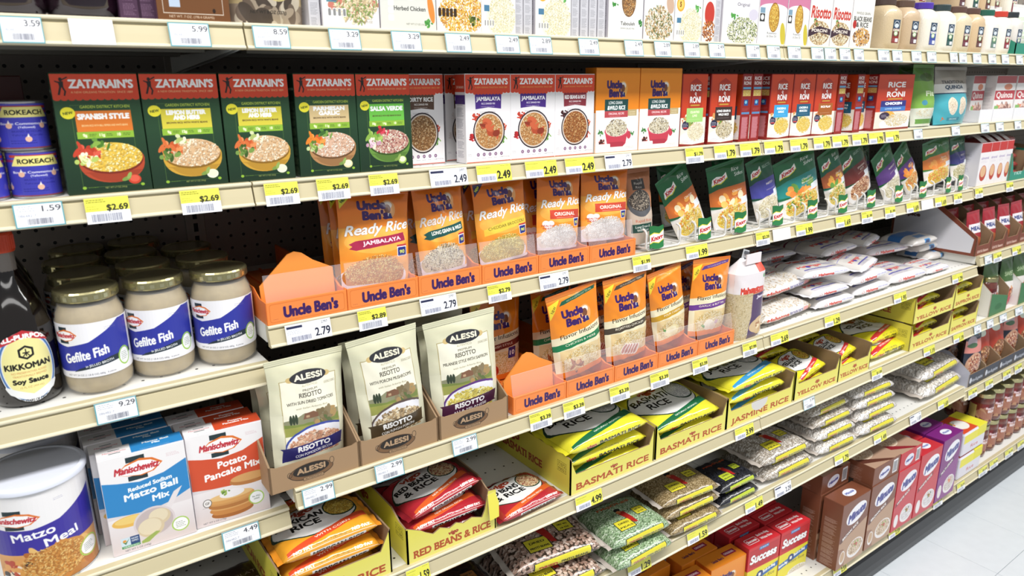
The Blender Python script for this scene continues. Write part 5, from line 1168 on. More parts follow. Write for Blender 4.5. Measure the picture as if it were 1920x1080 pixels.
# ================================================================== SECOND SHELF
G = 'green bean-and-rice cartons'
zs = side('1c3323', 'b8c89a', 28, 155, title=('NUTRITION', 'e8e8d0'))
Z1 = carton('rice_carton_spanish', .1, .155, .028, zat_green(['SPANISH STYLE'], 'dc7a2e', 'ffffff', 'BROWN RICE WITH BELL PEPPERS AND WHITE BEANS', 'b5482c', '7a2a1a', ['f0cf6a', 'f7e39a', 'dcae3e', 'fbf0c0', 'e6c04c'], (['c8432c', 'e0604a', 'b83a24'], ['e6e8b4', 'b8cc6a', 'f3f3d8'], ['6a9a3c', '8ab04a', '4f7f2c'], 'c8432c'), ('9g', '11g', '10')), zs, '23402a')
Z2 = carton('rice_carton_lemon', .1, .155, .028, zat_green(['LEMON BUTTER', 'AND HERB'], 'd9cc45', 'ffffff', 'BROWN RICE WITH WHITE BEANS', 'cfa03a', '8a6420', BEIGE, (['d8703a', 'e8935a', 'c85a2c'], ['5a7a34', '7a9a4a', '3c5a24'], ['d9dfae', 'aebf6e', 'eef0cf'], 'f0f0d8'), ('9g', '12g', '10')), zs, '23402a')
Z4 = carton('rice_carton_parmesan', .1, .155, .028, zat_green(['PARMESAN', 'GARLIC'], 'd6bd8a', 'ffffff', 'BROWN RICE WITH WHITE BEANS ', 'b48556', '6a4a2c', ['e8c9b0', 'f4e4d4', 'cf9f80', 'fbf0e4', 'dcb59a'], (['e8842c', 'f0a04a', 'd8602c'], ['8aa84a', 'c8d89a', '5a7a34'], ['5a8a3c', '3f6a2c', '7aa04a'], 'e8dca8'), ('9g', '11g', '10')), zs, '23402a')
Z5 = carton('rice_carton_salsa', .1, .155, .028, zat_green(['SALSA VERDE'], '6cc04a', 'ffffff', 'BROWN RICE WITH RED BEANS IN SALSA', '6a9440', '35501f', ['b87a74', 'e8d9c4', '8a3a3c', 'f3ead8', 'c89a8a'], (['8ab04a', 'aac86a', '6a9a3c'], ['e8d0dc', 'c89ab0', 'e8ead0'], ['c8323a', 'b02a34', 'd8485a'], 'a8c860'), ('10g', '14g', '10')), zs, '1f4a2c')
row('z1', Z1, 130, 287, 'S2', .1, 'green rice carton with red top and orange title band, leftmost of its row', 'carton', G)
row('z2', Z2, 289, 429, 'S2', .1, 'green rice carton with yellow title band beside the orange-band one', 'carton', G)
row('z2', Z2, 432, 555, 'S2', .1, 'green rice carton with yellow title band beside the tan-band one', 'carton', G)
row('z4', Z4, 565, 676, 'S2', .1, 'green rice carton with tan title band and brown bowl', 'carton', G)
row('z5', Z5, 677, 775, 'S2', .1, 'green rice carton with bright green title band and green bowl', 'carton', G)
row('z4', Z4, 553, 655, 'S2', .1, 'green rice carton showing an edge behind the tan-band carton', 'carton', G, sb=.045)
row('z2', Z2, 160, 300, 'S2', .1, 'carton hidden behind the orange-band green carton', 'carton', G, sb=.06)
ws = side('e9e6ea', '7a7684', 34, 155, [(125, 30, 'd0452e'), (104, 16, '4a2a7c')], title=("ZATARAIN'S", 'f3ece0'))
GW = 'white skillet-rice cartons'
sp = (['c8402c', 'b03a28'], ['c8503c', 'd87a5a'], ['8ab060', '6a9a4a'], ['c02a2c', 'a02024'])
J1 = carton('rice_carton_jambalaya', .098, .155, .034, zat_white('JAMBALAYA', 'RICE DINNER MIX', '4a2a86', ['c89a64', 'e0bd8a', '9a6a3c', 'eed3a8', 'b8824c'], ['b04a2c', 'c8603c', '8a3420'], sp), ws, 'e6e2e4')
J3 = carton('rice_carton_beans', .098, .155, .034, zat_white('RED BEANS & RICE', 'RICE DINNER MIX', '8a2f3c', ['b0743c', 'd09a5c', '7a4420', 'e3bd84', '94582c'], None, (['4a1f24', '2a1416'], ['c8502c', 'e08a4a'], ['c8603c', 'b04a34'], ['e8e0e0', 'dcd4d4'])), ws, 'e6e2e4')
J0 = carton('rice_carton_dirty', .098, .155, .034, zat_white('DIRTY RICE', 'RICE DINNER MIX', '5a4030', ['a87c50', 'd0a878', '6a4424', 'e6cba0', '8a6034'], None, (['e8e0e0', 'dcd4d4'], ['c8503c', 'a83c2c'], ['8ab060', '6a9a4a'], ['e8e0e0', 'dcd4d4'])), ws, 'e6e2e4')
row('j0', J0, 752, 835, 'S2', .098, 'white dirty-rice carton set back beside the green cartons', 'carton', GW, sb=.05)
row('j0', J0, 838, 912, 'S2', .098, 'white rice carton half hidden behind the first purple-banner carton', 'carton', GW, sb=.075)
row('j1', J1, 875, 958, 'S2', .098, 'white carton with purple banner and its left side showing', 'carton', GW)
row('j1', J1, 958, 1040, 'S2', .098, 'white carton with purple banner, right one of the purple pair', 'carton', GW)
row('j3', J3, 1040, 1112, 'S2', .098, 'white carton with dark red banner and plain rice skillet', 'carton', GW)
# dark stock at the back of the second shelf
bx = carton('rice_carton_stock', .1, .155, .03, side('5a1f1a', '8a5a50', 100, 155), side('5a1f1a', '9a7068', 30, 155), '5a1f1a')
for i, (x, y, zz) in enumerate([(.30, .26, 0), (.41, .28, 0), (.52, .3, 0), (.33, .36, .02), (-.30, .3, 0), (1.10, .25, 0), (.80, .3, 0)]):
    o = spawn('bx', bx, ['dark red carton at the back above the dirty-rice carton', 'dark red carton at the back behind the purple-banner pair', 'dark red carton at the back behind the dark-red-banner carton', 'dark red carton deepest at the back near the dirty rice', 'dark red carton deep behind the tin cans', 'dark carton in the gap right of the two red rice cartons', 'dark red carton behind the orange cartons'][i], 'carton', 'dark stock cartons at the back'); place(o, x, y, Z['S2']+zz)
    if zz: o.location.z = Z['S2']
us = side('e8861e', 'c86a2c', 30, 167, [(0, 80, 'e9e4da')], title=("Uncle Ben's", '4a1a5c'))
UB = carton('wild_rice_carton', .122, .167, .034, ub_carton(), us, 'e8861e')
row('ub', UB, 1115, 1195, 'S2', .122, 'tall orange and white wild rice carton, left one of the pair', 'carton', 'orange wild rice cartons')
row('ub', UB, 1196, 1272, 'S2', .122, 'tall orange and white wild rice carton, right one of the pair', 'carton', 'orange wild rice cartons')
rs = rar_side(); RG = 'red rice cartons'
def RC_(n, panel, l1, l2, tc='ffffff', gr=RICE): return carton('red_rice_carton_'+n, .09, .156, .036, rar(panel, l1, l2, tc, gr), rs, '8f1f1c')
R1 = RC_('lime', 'a6d67c', 'CILANTRO', 'LIME', 'e8f3c8'); R2 = RC_('wild', '3c2a26', 'LONG GRAIN &', 'WILD RICE', 'ffffff', WILD); R3 = RC_('chicken', '3fa6dc', 'CHICKEN &', 'GARLIC', 'ffffff', YRICE)
R4 = RC_('broccoli', '1f5a78', 'CHICKEN &', 'BROCCOLI', 'ffffff', YRICE); R5 = RC_('pilaf', 'a85f24', 'RICE PILAF', '', 'ffffff', YRICE)
row('r1', R1, 1273, 1320, 'S2', .09, 'red rice carton with pale green panel next to the orange cartons', 'carton', RG)
row('r2', R2, 1326, 1374, 'S2', .09, 'red rice carton with dark brown panel before the dark gap', 'carton', RG)
row('r3', R3, 1437, 1478, 'S2', .09, 'red rice carton with sky blue panel', 'carton', RG)
row('r4', R4, 1479, 1519, 'S2', .09, 'red rice carton with dark teal panel', 'carton', RG)
row('r5', R5, 1520, 1560, 'S2', .09, 'red rice carton with light brown panel', 'carton', RG)
def spine(u, s, label, key='r4', fn=None, sb=.012, back=.0):
    o = spawn(key, fn or R4, label, 'carton', RG); x = XU(u, Yf[s]+sb, Z[s]); return place(o, x, Yf[s]+sb+.045, Z[s], math.radians(90), s=(1, 1, 1))
spine(1402, 'S2', 'red rice carton turned to show its narrow side, next to the dark gap')
spine(1421, 'S2', 'red rice carton turned sideways just left of the sky blue panel one')
spine(1577, 'S2', 'red rice carton turned sideways right of the light brown panel one')
row('r4', R4, 1591, 1616, 'S2', .09, 'shaded red rice carton between two narrow sides', 'carton', RG, sb=.04)
spine(1618, 'S2', 'red rice carton turned sideways left of the wide chicken carton')
row('r4', R4, 1632, 1665, 'S2', .09, 'red rice carton peeking out behind the wide chicken carton', 'carton', RG, sb=.045)
RCH = carton('red_rice_carton_wide', .2, .156, .036, rar_chicken(), rs, '8f1f1c')
row('rc', RCH, 1634, 1702, 'S2', .2, 'wide red rice carton with navy chicken band', 'carton', RG)
GB = pouch('rice_bag_green', .12, .205, .05, green_bag(), '6a9a44'); QT = pouch('quinoa_bag_teal', .165, .205, .06, quinoa_teal(), '4aa6b4')
o = spawn('gb', GB, 'bright green and white rice bag beside the wide red carton', 'pouch'); place(o, XU(1727, .03, -.138), .035, -.138, s=(1.1, 1, .9), rx=-.06)
o = spawn('gb', GB, 'green bag behind the bright green bag, top showing', 'pouch'); place(o, XU(1697, .1, -.138), .11, -.138, s=(1.1, 1, .93))
o = spawn('qt', QT, 'teal quinoa bag with two white egg shapes, front', 'pouch'); place(o, XU(1775, .03, -.138), .03, -.138, s=(1.35, 1, .87), rx=-.08)
QB = carton('quinoa_carton', .125, .15, .04, quinoa_box(), side('e8e4e2', '9a9298', 40, 150), 'd8d4d2')
WT = mat('white_board', 'e8e7ea', .5)
row('qb', QB, 1811, 1836, 'S2', .125, 'quinoa carton with red band right of the teal bag', 'carton', 'quinoa cartons', sb=.05)
for i, (ua, ub_) in enumerate([(1834, 1858), (1859, 1897), (1898, 1938)]):
    x0, x1 = XU(ua, .008, Z['S2']), XU(ub_, .008, Z['S2']); w_ = x1-x0; wh_ = ['the teal bag', 'the picture edge', 'the picture edge'][i]
    tr = bpy.data.objects.new('display_tray', None); COL.objects.link(tr); tr.location = ((x0+x1)/2, .008, Z['S2']); tag(tr, ['low white tray by the teal bag', 'low white tray holding quinoa cartons', 'low white tray holding quinoa cartons at picture edge'][i], 'tray', 'white quinoa trays')
    t = MB(); t.box(-w_/2, w_/2, 0, .002, 0, .042, WT); ob('front_panel', t.mesh('front_panel'), tr)
    t = MB(); t.box(-w_/2+.001, w_/2-.001, .002, .2, 0, .0025, WT); ob('floor_panel', t.mesh('floor_panel'), tr)
    for sg in (-1, 1):
        s_ = MB(); x_ = sg*(w_/2-.001); s_.box(x_-.001, x_+.001, .002, .2, .0025, .04, WT); ob('side_panel', s_.mesh('side_panel'), tr)
    for k in range(2 if i else 1):
        o = spawn('qb', QB, 'quinoa carton with red band, '+['front', 'behind'][k]+' in the '+['first', 'second', 'third'][i]+' low white tray', 'carton', 'quinoa cartons'); place(o, (x0+x1)/2, .013+.045*k+(.03 if i == 0 else 0), Z['S2']+.003, s=((w_-.006)/.125, 1, 1))
# tin cans
for i, (ul, ur, lv_, lab) in enumerate([(20, 116, 0, 'lower blue tin can beside the green cartons'), (14, 112, 1, 'upper blue tin can stacked beside the green cartons'), (-74, 22, 0, 'lower blue tin can at the picture edge'), (-78, 18, 1, 'upper blue tin can at the picture edge')]):
    x = (XU(ul, .045, -.138)+XU(ur, .045, -.138))/2
    o = spawn('can', can_rokeach, lab, 'can', 'blue candle tins'); place(o, x-.002*lv_, .045, Z['S2']+lv_*.0605, rz=.12, s=(.80, .80, .70))
for i, x in enumerate((-.275, -.345)):
    for k in range(2):
        o = spawn('can', can_rokeach, f'{"upper" if k else "lower"} blue tin can in the second row, {"behind the edge stack" if i else "behind the beside-carton stack"}', 'can', 'blue candle tins'); place(o, x, .125, Z['S2']+k*.0605, s=(.86, .86, .70))
# ================================================================== TOP SHELF
juo = [(45, 'dark juice bottle with magenta label at the picture edge'), (172, 'dark juice bottle with magenta label left of the brown carton')]
for u, lab in juo: o = spawn('juice', juice_bottle, lab, 'bottle', 'dark juice bottles'); place(o, XU(u, .02, Z['S1']), .03, Z['S1'], s=(.96, .96, 1))
TS = 'cartons on the top shelf'
def tb(key, kind, ul, ur, w0, lab, sb=.012, sd='c8c4cc', ed='dcdad8', dp=.03, hh=.16):
    row(key, carton('top_shelf_carton_'+kind, w0, hh, dp, top_box(kind), side(sd, '6a6a72', 30, 160), ed), ul, ur, 'S1', w0, lab, 'carton', TS, sb=sb)
tb('tbrown', 'brown', 264, 418, .135, 'brown carton with silver corner lines on the top shelf', sd='5a3c50', ed='6e4524')
for i, u in enumerate((236, 250)):
    o = spawn('tsp', carton('top_shelf_carton_spine', .028, .16, .12, side('4a3048', '8a7088', 28, 160), side('4a3048', '8a7088', 100, 160), '4a3048'), ['narrow purple carton beside the juice bottles', 'narrow purple carton touching the brown carton'][i], 'carton', TS); place(o, XU(u, -.01, Z['S1'])+.01, -.015, Z['S1'])
BG = pouch('kraft_rice_bag', .125, .16, .05, top_box('bag'), 'b8a478', .45)
o = spawn('bag', BG, 'tan farm rice bag next to the brown carton', 'pouch', 'tan farm rice bags'); place(o, XU(436, 0, .082), .01, .082, s=(.9, 1, 1))
o = spawn('bag', BG, 'tan farm rice bag with blue emblem, front', 'pouch', 'tan farm rice bags'); place(o, XU(514, -.01, .082), -.005, .082, s=(.98, 1, 1))
tb('torzo', 'orzo', 601, 712, .105, 'white carton covered with orzo picture on the top shelf')
tb('therb', 'herbed', 713, 818, .105, 'pale green-grey herbed chicken carton on the top shelf')
tb('tyel', 'yellow', 820, 903, .105, 'carton with bright yellow-orange rice picture')
tb('tfive', 'five', 904, 968, .105, 'white rice carton with gold seal right of the yellow rice one')
tb('tfive', 'five', 1004, 1070, .105, 'white rice carton with gold seal between grey carton sides')
tb('ttab', 'tabouleh', 1140, 1204, .105, 'white tabouleh carton with oval bowl picture')
tb('therb2', 'herb', 1206, 1262, .105, 'white carton with mixed grain picture and herbs')
tb('tfive', 'five', 1263, 1314, .105, 'white rice carton with gold seal left of the tomato carton')
tb('ttom', 'tomato', 1315, 1338, .045, 'narrow carton with tomato picture')
tb('torig', 'original', 1351, 1418, .105, 'lilac-white carton with green-flecked rice')
tb('tsp1', 'spoon', 1419, 1471, .105, 'carton with oval grain spoon, left of the pair')
tb('tsp1', 'spoon', 1472, 1512, .105, 'carton with oval grain spoon, right of the pair')
tb('tris', 'risotto', 1513, 1554, .105, 'risotto carton with red script, left one')
tb('tris', 'risotto', 1555, 1591, .105, 'risotto carton with red script, right one')
tb('tbb', 'blackbean', 1592, 1631, .105, 'whole grain black bean carton beside the plastic jars')
gsp = carton('top_shelf_carton_grey_side', .03, .16, .1, side('c9c8ce', '7a7a82', 30, 160), side('c4c3ca', '7a7a82', 100, 160), 'cfced2')
for i, (u, lab) in enumerate([(584, 'white carton edge beside the tan farm bag'), (974, 'first grey carton side right of the gold-seal carton'), (988, 'second grey carton side right of the gold-seal carton'), (1078, 'first of four grey carton sides before the tabouleh'), (1095, 'second of four grey carton sides before the tabouleh'), (1111, 'third of four grey carton sides before the tabouleh'), (1127, 'fourth of four grey carton sides before the tabouleh'), (1344, 'pink-grey carton side left of the lilac-white carton')]):
    o = spawn('gsp', gsp, lab, 'carton', 'cartons on the top shelf showing narrow sides'); place(o, XU(u, -.022, Z['S1']), -.022, Z['S1'], s=(.62, 1, 1))
TXs = [(1646, 0), (1681, 1), (1716, 2), (1749, 3), (1779, 4), (1805, 5), (1832, 6), (1857, 7), (1882, 8)]
for i, (u, k) in enumerate(TXs):
    nm = ['brown cap and orange oval label', 'brown cap and plum label', 'violet cap', 'black cap and sushi label', 'brown cap beside the black-capped one', 'brown cap and rust label', 'green cap', 'red cap', 'black cap at the row end'][i]
    o = spawn('tx%d' % k, jar_texmati(k), 'clear plastic rice jar with '+nm, 'jar', 'plastic rice jars'); y = .03-.012; place(o, XU(u, y, Z['S1']), y, Z['S1'], s=(.92, .9, .76))
for i, u in enumerate((1700, 1775, 1800, 1826, 1850, 1872)):
    k = (0, 1, 3, 5, 4, 7)[i]
    o = spawn('tx%d' % k, jar_texmati(k), 'plastic rice jar in the upper layer, '+['behind the plum-label jar', 'leftmost full one', 'second from its left end', 'third from its left end', 'fourth from its left end', 'at its right end'][i], 'jar', 'plastic rice jars'); place(o, XU(u, .125, Z['S1']+.13), .125, Z['S1']+.133, s=(.92, .9, .76))
    u_ = u
gt = Art(120, 60, '2f8a74', 1.6); gt.text('rice', 60, 30, 16, 'd8efe8', w=60)
tr = board_tray('tray_teal', .2, .2, [(0, 0), (.2, 0), (.2, .035), (0, .035)], [(0, .035), (.06, .07), (.2, .08)], amat('tray_teal_art', gt), None, mat('teal_board', '2f8a74', .5))
o = spawn('tteal', tr, 'teal open carton tray at the right end of the top shelf', 'tray'); place(o, XU(1906, -.03, Z['S1'])+.085, -.03, Z['S1'])
WP = pouch('snack_bag_white', .12, .16, .05, side('e6e4e0', '6aa84a', 120, 160), 'd8d6d4')
for i in range(2): o = spawn('wp', WP, ['white and green bag in the teal tray, front', 'white and green bag in the teal tray, behind'][i], 'pouch', 'bags in the teal tray'); place(o, XU(1906, -.03, Z['S1'])+.085, .015+.075*i, Z['S1']+.004, rx=-.05)
# ================================================================== LEFT BAY: jars
JG = 'gefilte fish jars'
fr = [(-.2405, .064), (-.148, .088), (-.060, .076)]
nm = ['left', 'middle', 'right']
for i, (u, v) in enumerate([(182, 741), (297, 711), (416, 689)]):
    p = ONZ(u, v, Z['L3']); y0 = p[1]+.042; x0 = [.005, .010, .008][i]+XU(u-2, y0, Z['L3']+.02)
    for k in range(4 if i < 2 else 3):
        o = spawn('gf', jar_gefilte, f'gefilte fish jar with gold lid, {nm[i]} column, '+['front', 'second row', 'third row', 'fourth row'][k], 'jar', JG)
        place(o, x0+(.006*k*(1 if k % 2 else .4) if i < 2 else -.006*k), y0+.099*k, Z['L3'], rz=[-.42, -.50, -.52][i]-.1*k, s=(.895, .895, .955))
for i, (u, v, lab) in enumerate([(44, 768, 'soy sauce bottle with orange cap, front'), (88, 725, 'soy sauce bottle with orange cap, second in line')]):
    p = ONZ(u, v, Z['L3']); o = spawn('soy', bottle_soy, lab, 'bottle', 'soy sauce bottles'); SB = SB if 'SB' in globals() else (p[0]+.012, p[1]+.045); place(o, SB[0]-.005*(lab[-1] == 'e'), SB[1]+.095*(lab[-1] == 'e'), Z['L3'], rz=.14, s=(.93, .93, 1))
o = spawn('soy', bottle_soy, 'soy sauce bottle with orange cap, third in line', 'bottle', 'soy sauce bottles'); place(o, SB[0]-.008, SB[1]+.19, Z['L3'], s=(.93, .93, 1))
# ================================================================== LEFT BAY: cartons
MB1 = carton('matzo_ball_carton', .119, .154, .036, mani_box('3188c8', [('Reduced Sodium', 64, 101, 6, 62, .35), ('Matzo Ball', 64, 90.5, 9.5, 76, .6), ('Mix', 76, 77, 9, 24, .6)], 'ball'), side('e2dde2', '8a8a98', 36, 154, [(60, 36, '2f6aae')]), 'e4e0e4', mani_top('3188c8', ['Matzo Ball', 'Mix']))
MB2 = carton('pancake_mix_carton', .119, .154, .036, mani_box('d4512e', [('Potato', 66, 99, 10.5, 46, .6), ('Pancake Mix', 66, 84, 10.5, 90, .7)], 'cake'), side('e2dde2', '8a8a98', 36, 154), 'e4e0e4', mani_top('d4512e', ['Potato', 'Pancake Mix']))
z4 = Z['L4']
A = cornered('mb1', MB1, (214, 1046), (369.5, 997), z4, .119, 'blue and white matzo ball mix carton, front', 'carton', 'matzo ball mix cartons')
B_ = cornered('mb2', MB2, (370, 993), (508, 952), z4, .119, 'orange and white potato pancake mix carton, front', 'carton', 'potato pancake mix cartons')
A.scale.z = B_.scale.z = 1.04
for k in (1, 2, 3):
    o = spawn('mb1', MB1, 'blue and white matzo ball mix carton, '+['', 'second in line', 'third in line', 'fourth in line'][k], 'carton', 'matzo ball mix cartons'); place(o, A.location.x-.004-.002*k, A.location.y+.001+.0385*k, z4, A.rotation_euler.z*.3)
    if k < 3: o = spawn('mb2', MB2, 'orange and white potato pancake mix carton, '+['', 'second in line', 'third in line'][k], 'carton', 'potato pancake mix cartons'); place(o, B_.location.x-.004*k, B_.location.y+.001+.0385*k, z4, B_.rotation_euler.z*.3)
xc = (XU(20, .062, z4+.05)+XU(191, .062, z4+.05))/2
o = spawn('cm', can_matzo, 'matzo meal canister with white plastic lid, front', 'canister', 'matzo meal canisters'); place(o, -.3325, .052, z4, rz=.1, s=(1, 1, .86)); CAN = o
o = spawn('cm', can_matzo, 'matzo meal canister with white plastic lid, behind in shade', 'canister', 'matzo meal canisters'); place(o, -.332, .2, z4, rz=.3, s=(1, 1, .86))
bs = Art(180, 380, '33201a', 1.8); bs.text('Biscuits', 100, 190, 16, 'b8a898', w=80, it=.2); bs.text('CHOCOLATE', 90, 215, 9, '9a8a7c', w=100); bs.band([(0, 170), (180, 172)], 3, '6a5448')
BIS = pillow('biscuit_bag', .19, .14, .045, bs, .2, .6, .3, '33201a', 4)
for i, (x, y, k) in enumerate([(-.12, .05, 0), (-.10, .06, 1), (-.29, .07, 0)]):
    o = spawn('bis', BIS, ['dark brown biscuit bag on the lowest visible left shelf, under another', 'dark brown biscuit bag on top of another under the cartons', 'dark brown biscuit bag at the picture bottom edge'][i], 'bag', 'dark biscuit bags'); place(o, x, y-.06, Z['L5']+.045*k)
# ================================================================== THIRD SHELF: ready rice
xs = [0.0015+.1343*i for i in range(6)]; zt = Z['S3']
for i, x in enumerate(xs):
    o = spawn('ubt%d' % (i == 0), ub_tray(i == 0), 'orange display tray on the third shelf, '+['empty with a tall orange divider', 'holding the jambalaya pouch', 'holding the wild rice pouch', 'holding the cheddar broccoli pouch', 'holding the left original pouch', 'holding the right original pouch'][i], 'tray', 'orange display trays'); place(o, x+.0672, .003, zt)
RP = [pouch('ready_rice_'+n, .134, .205, .034, a_, 'd8641c', .2, .22, s_, tp=.07) for n, a_, s_ in (
    ('jambalaya', ready('JAMBALAYA', 'a82a4c', 'f6dfe6', 'ribbon', ['d89a4a', 'e8bd6a', 'b8642c', 'f3d890', 'c8803c'], 'e8e23a'), 3), ('wild', ready('LONG GRAIN & WILD', '1f5450', 'f0f0e8', 'ribbon', WILD, None, 'e6ddd8'), 5),
    ('cheddar', ready('CHEDDAR BROCCOLI', 'f2d24a', '4a5a1c', 'band', ['d8b84a', 'f0d872', 'a8943c', 'f7ea9c', 'c0a040'], '2a2c5c'), 7), ('original', ready('ORIGINAL', 'cf4a34', 'f8e6dc', 'box', ['efe6e0', 'fbf6f2', 'd8ccc8', 'ffffff', 'e3d8d2'], None), 9))]
RG_ = 'ready rice pouches'
P4 = lambda key, fn, q, lab, y0, z0, lean, grp, w0=.134, h0=.205, yaw=0.: quad(key, fn, w0, h0, *q, y0, z0, lab, lean, grp, .184 if h0 > .2 else .168, yaw)
zr = zt+.0065
intray(P4('rr0', RP[0], ((645, 548), (768, 524), (630, 357), (767, 343)), 'ready rice pouch with crimson jambalaya ribbon', .034, zr, .05, RG_), xs[1]+.0672, .129, .134, .07)
intray(P4('rr1', RP[1], ((785, 520), (881, 500), (768, 345), (862, 336)), 'ready rice pouch with dark green ribbon', .034, zr, .05, RG_), xs[2]+.0672, .129, .134, .07)
intray(P4('rr2', RP[2], ((898, 499), (1003, 477), (887, 337), (985, 326)), 'ready rice pouch with yellow cheddar broccoli band', .034, zr, .05, RG_), xs[3]+.0672, .129, .134, .07)
intray(P4('rr3', RP[3], ((1004, 475), (1083, 460), (1006, 324), (1087, 316)), 'ready rice pouch with red original box, left of the pair', .034, zr, .05, RG_), xs[4]+.0672, .129, .134, .07)
intray(P4('rr3', RP[3], ((1090, 458), (1177, 442), (1091, 317), (1182, 310)), 'ready rice pouch with red original box, right of the pair', .034, zr, .05, RG_), xs[5]+.0672, .129, .134, .07)
for k, (i, r, lab) in enumerate([(1, 0, 'jambalaya'), (2, 1, 'wild rice'), (3, 2, 'cheddar broccoli'), (4, 3, 'left original'), (5, 3, 'right original')]):
    for j in (1, 2):
        o = spawn('rr%d' % r, RP[r], f'ready rice pouch {["", "second", "third"][j]} in line behind the {lab} one', 'pouch', RG_); place(o, xs[i]+.0672-.003,   .034+.046*j, zr, rx=-.03, ry=-.03*(1 if r == 1 else .3), s=(.88, 1, .895))
SP = pouch('rapid_rice_pouch', .105, .19, .04, seeds(), '9a6a4a', .5, .1)
P4('seed', SP, ((1178, 461), (1228, 452), (1175, 320), (1222, 312)), 'kraft-coloured rapid rice pouch beside the orange trays', .03, zt, .06, None, .105, .19)
KN = 'green seasoned rice packets'
kd = [('k1', 'orange', 'c86a2c', ['Chicken'], YRICE, ('e8893c', 'f0c86a', 'f6e6c0'), '1c5a34', 'Rice Sides'), ('k3', 'select', '4a4a9c', ['PARMESAN'], RICE, (), '1f4a3c', 'SELECTS'), ('k4', 'broccoli', '2a8a84', ['Cheddar', 'Broccoli'], YRICE, ('e8893c', '6a9a44'), '1f6a44', 'Rice Sides'),
      ('k5', 'brown', 'a85a34', ['Chicken', 'Rice'], ['f0e2a8', 'e3cf7a', 'fbf3cc', 'd8bd5a'], ('6a9a44', 'e8b04a'), '1f5a4a', 'Rice Sides'), ('k6', 'red', '6a2a24', ['SPANISH', 'RICE'], ['a8603c', 'd09a70', '7a3a24', 'e3bd9a'], (), '1f4a30', 'SELECTS'),
      ('k7', 'purple', '5a3a7c', ['MUSHROOM'], ['e8e0c8', 'f6f0dc', 'cfc3a0'], (), '1f5a30', 'SELECTS'), ('k8', 'violet', '5f3a80', ['THAI', 'CURRY'], ['e0a04a', 'f0bd6a', 'c8802c', 'f7d890'], ('e8893c',), '2a5a30', 'Sides'),
      ('k9', 'carrot', 'e0803c', ['Pasta', 'Sides'], ['f0cf5a', 'f7e08a', 'e3b53c'], ('e88a3c', 'f0a050'), '3f7a34', 'Pasta'), ('k10', 'navy', '3a3a78', ['SELECTS'], ['dcd0a8', 'f0e8cc', 'b8b080'], (), '1f4a44', 'Sides')]
KP = {k: pouch('seasoned_rice_'+n, .13, .19, .022, knorr(m_, t_, '', g_, tp, fo, right=r_), '2a5a34', .18, .22, 3+i) for i, (k, n, m_, t_, g_, fo, tp, r_) in enumerate(kd)}
kq = [('k1', ((1271, 447), (1325, 421), (1219, 316), (1281, 305)), 'green rice packet with orange band leaning left, beside the rapid rice pouch'), ('k1', ((1340, 426), (1402, 426), (1321, 299), (1393, 294)), 'green rice packet with orange band standing straighter'),
      ('k3', ((1418, 413), (1461, 400), (1396, 296), (1443, 292)), 'rice packet with blue-violet band and plain white rice'), ('k4', ((1466, 397), (1537, 400), (1446, 288), (1525, 286)), 'rice packet with teal band and yellow rice'),
      ('k5', ((1545, 392), (1595, 369), (1530, 283), (1569, 278)), 'rice packet with rusty brown band'), ('k6', ((1593, 377), (1633, 358), (1566, 277), (1614, 274)), 'rice packet with dark red band and brown rice'),
      ('k7', ((1657, 369), (1690, 358), (1627, 271), (1664, 269)), 'rice packet with purple band and pale rice'), ('k8', ((1695, 360), (1726, 345), (1667, 268), (1695, 264)), 'rice packet with violet band and orange food'),
      ('k9', ((1733, 347), (1779, 338), (1729, 262), (1779, 257)), 'packet with carrot orange band'), ('k10', ((1784, 338), (1806, 332), (1781, 257), (1808, 253)), 'packet with navy band at the end of the rack row')]
for k, q, lab in kq: P4(k, KP[k], q, lab, .052, zt+.0075, .1, KN, .13, .19)
for k, x, lab in [('k1', .955, 'shaded green packet behind the left-leaning one'), ('k1', 1.10, 'shaded green packet behind the straighter orange-band one'), ('k4', 1.31, 'shaded packet behind the blue-violet one'), ('k7', 1.98, 'shaded packet behind the purple-band one')]:
    o = spawn(k, KP[k], lab, 'pouch', KN); place(o, x, .15, zt+.012, rx=-.12, ry=-.06, s=(.85, 1, .84))
WW = mat('white_wire', 'dcdad6', .35)
def rack():
    o = bpy.data.objects.new('wire_rack', None); COL.objects.link(o); w_ = .11; r = .0027
    b = MB()
    b.tube([(-w_/2, .012, .05), (-w_/2, .003, .046), (-w_/2, 0, .04), (-w_/2, 0, .008), (-w_/2+.006, 0, .003), (w_/2-.006, 0, .003), (w_/2, 0, .008), (w_/2, 0, .04), (w_/2, .003, .046), (w_/2, .012, .05)], r, WW)
    ob('front_hoop', b.mesh('front_hoop', smooth=True), o)
    c = MB()
    for x_ in (-w_/2, w_/2): c.tube([(x_, .0, .008), (x_, .35, .006)], r, WW)
    for yy in (.05, .12, .2, .3): c.tube([(-w_/2, yy, .003), (w_/2, yy, .003)], r*.9, WW)
    ob('side_rails', c.mesh('side_rails', smooth=True), o)
    p = MB(); GE = mat('green_plate_edge', '1c5a34', .4); pa = amat('logo_plate_print', knorr_plate(), .35)
    p.prism([(0, .003), (.004, .004), (.012, .001), (.02, 0), (.032, .003), (.0335, .047), (.022, .0445), (.012, .047), (.004, .0475), (.001, .047)], lambda a, b_, q: (a-.0165-.028, -.006+q+(b_-.02)*.12, b_+.004), .0016, GE, front=pa, W=.0335, H=.0475)
    for i_ in range(len(p.v)): x_, y_, z_ = p.v[i_]; p.v[i_] = ((x_+.028)*1.36-.028, y_, z_*1.12)
    ob('logo_plate', p.mesh('logo_plate'), o)
    return o
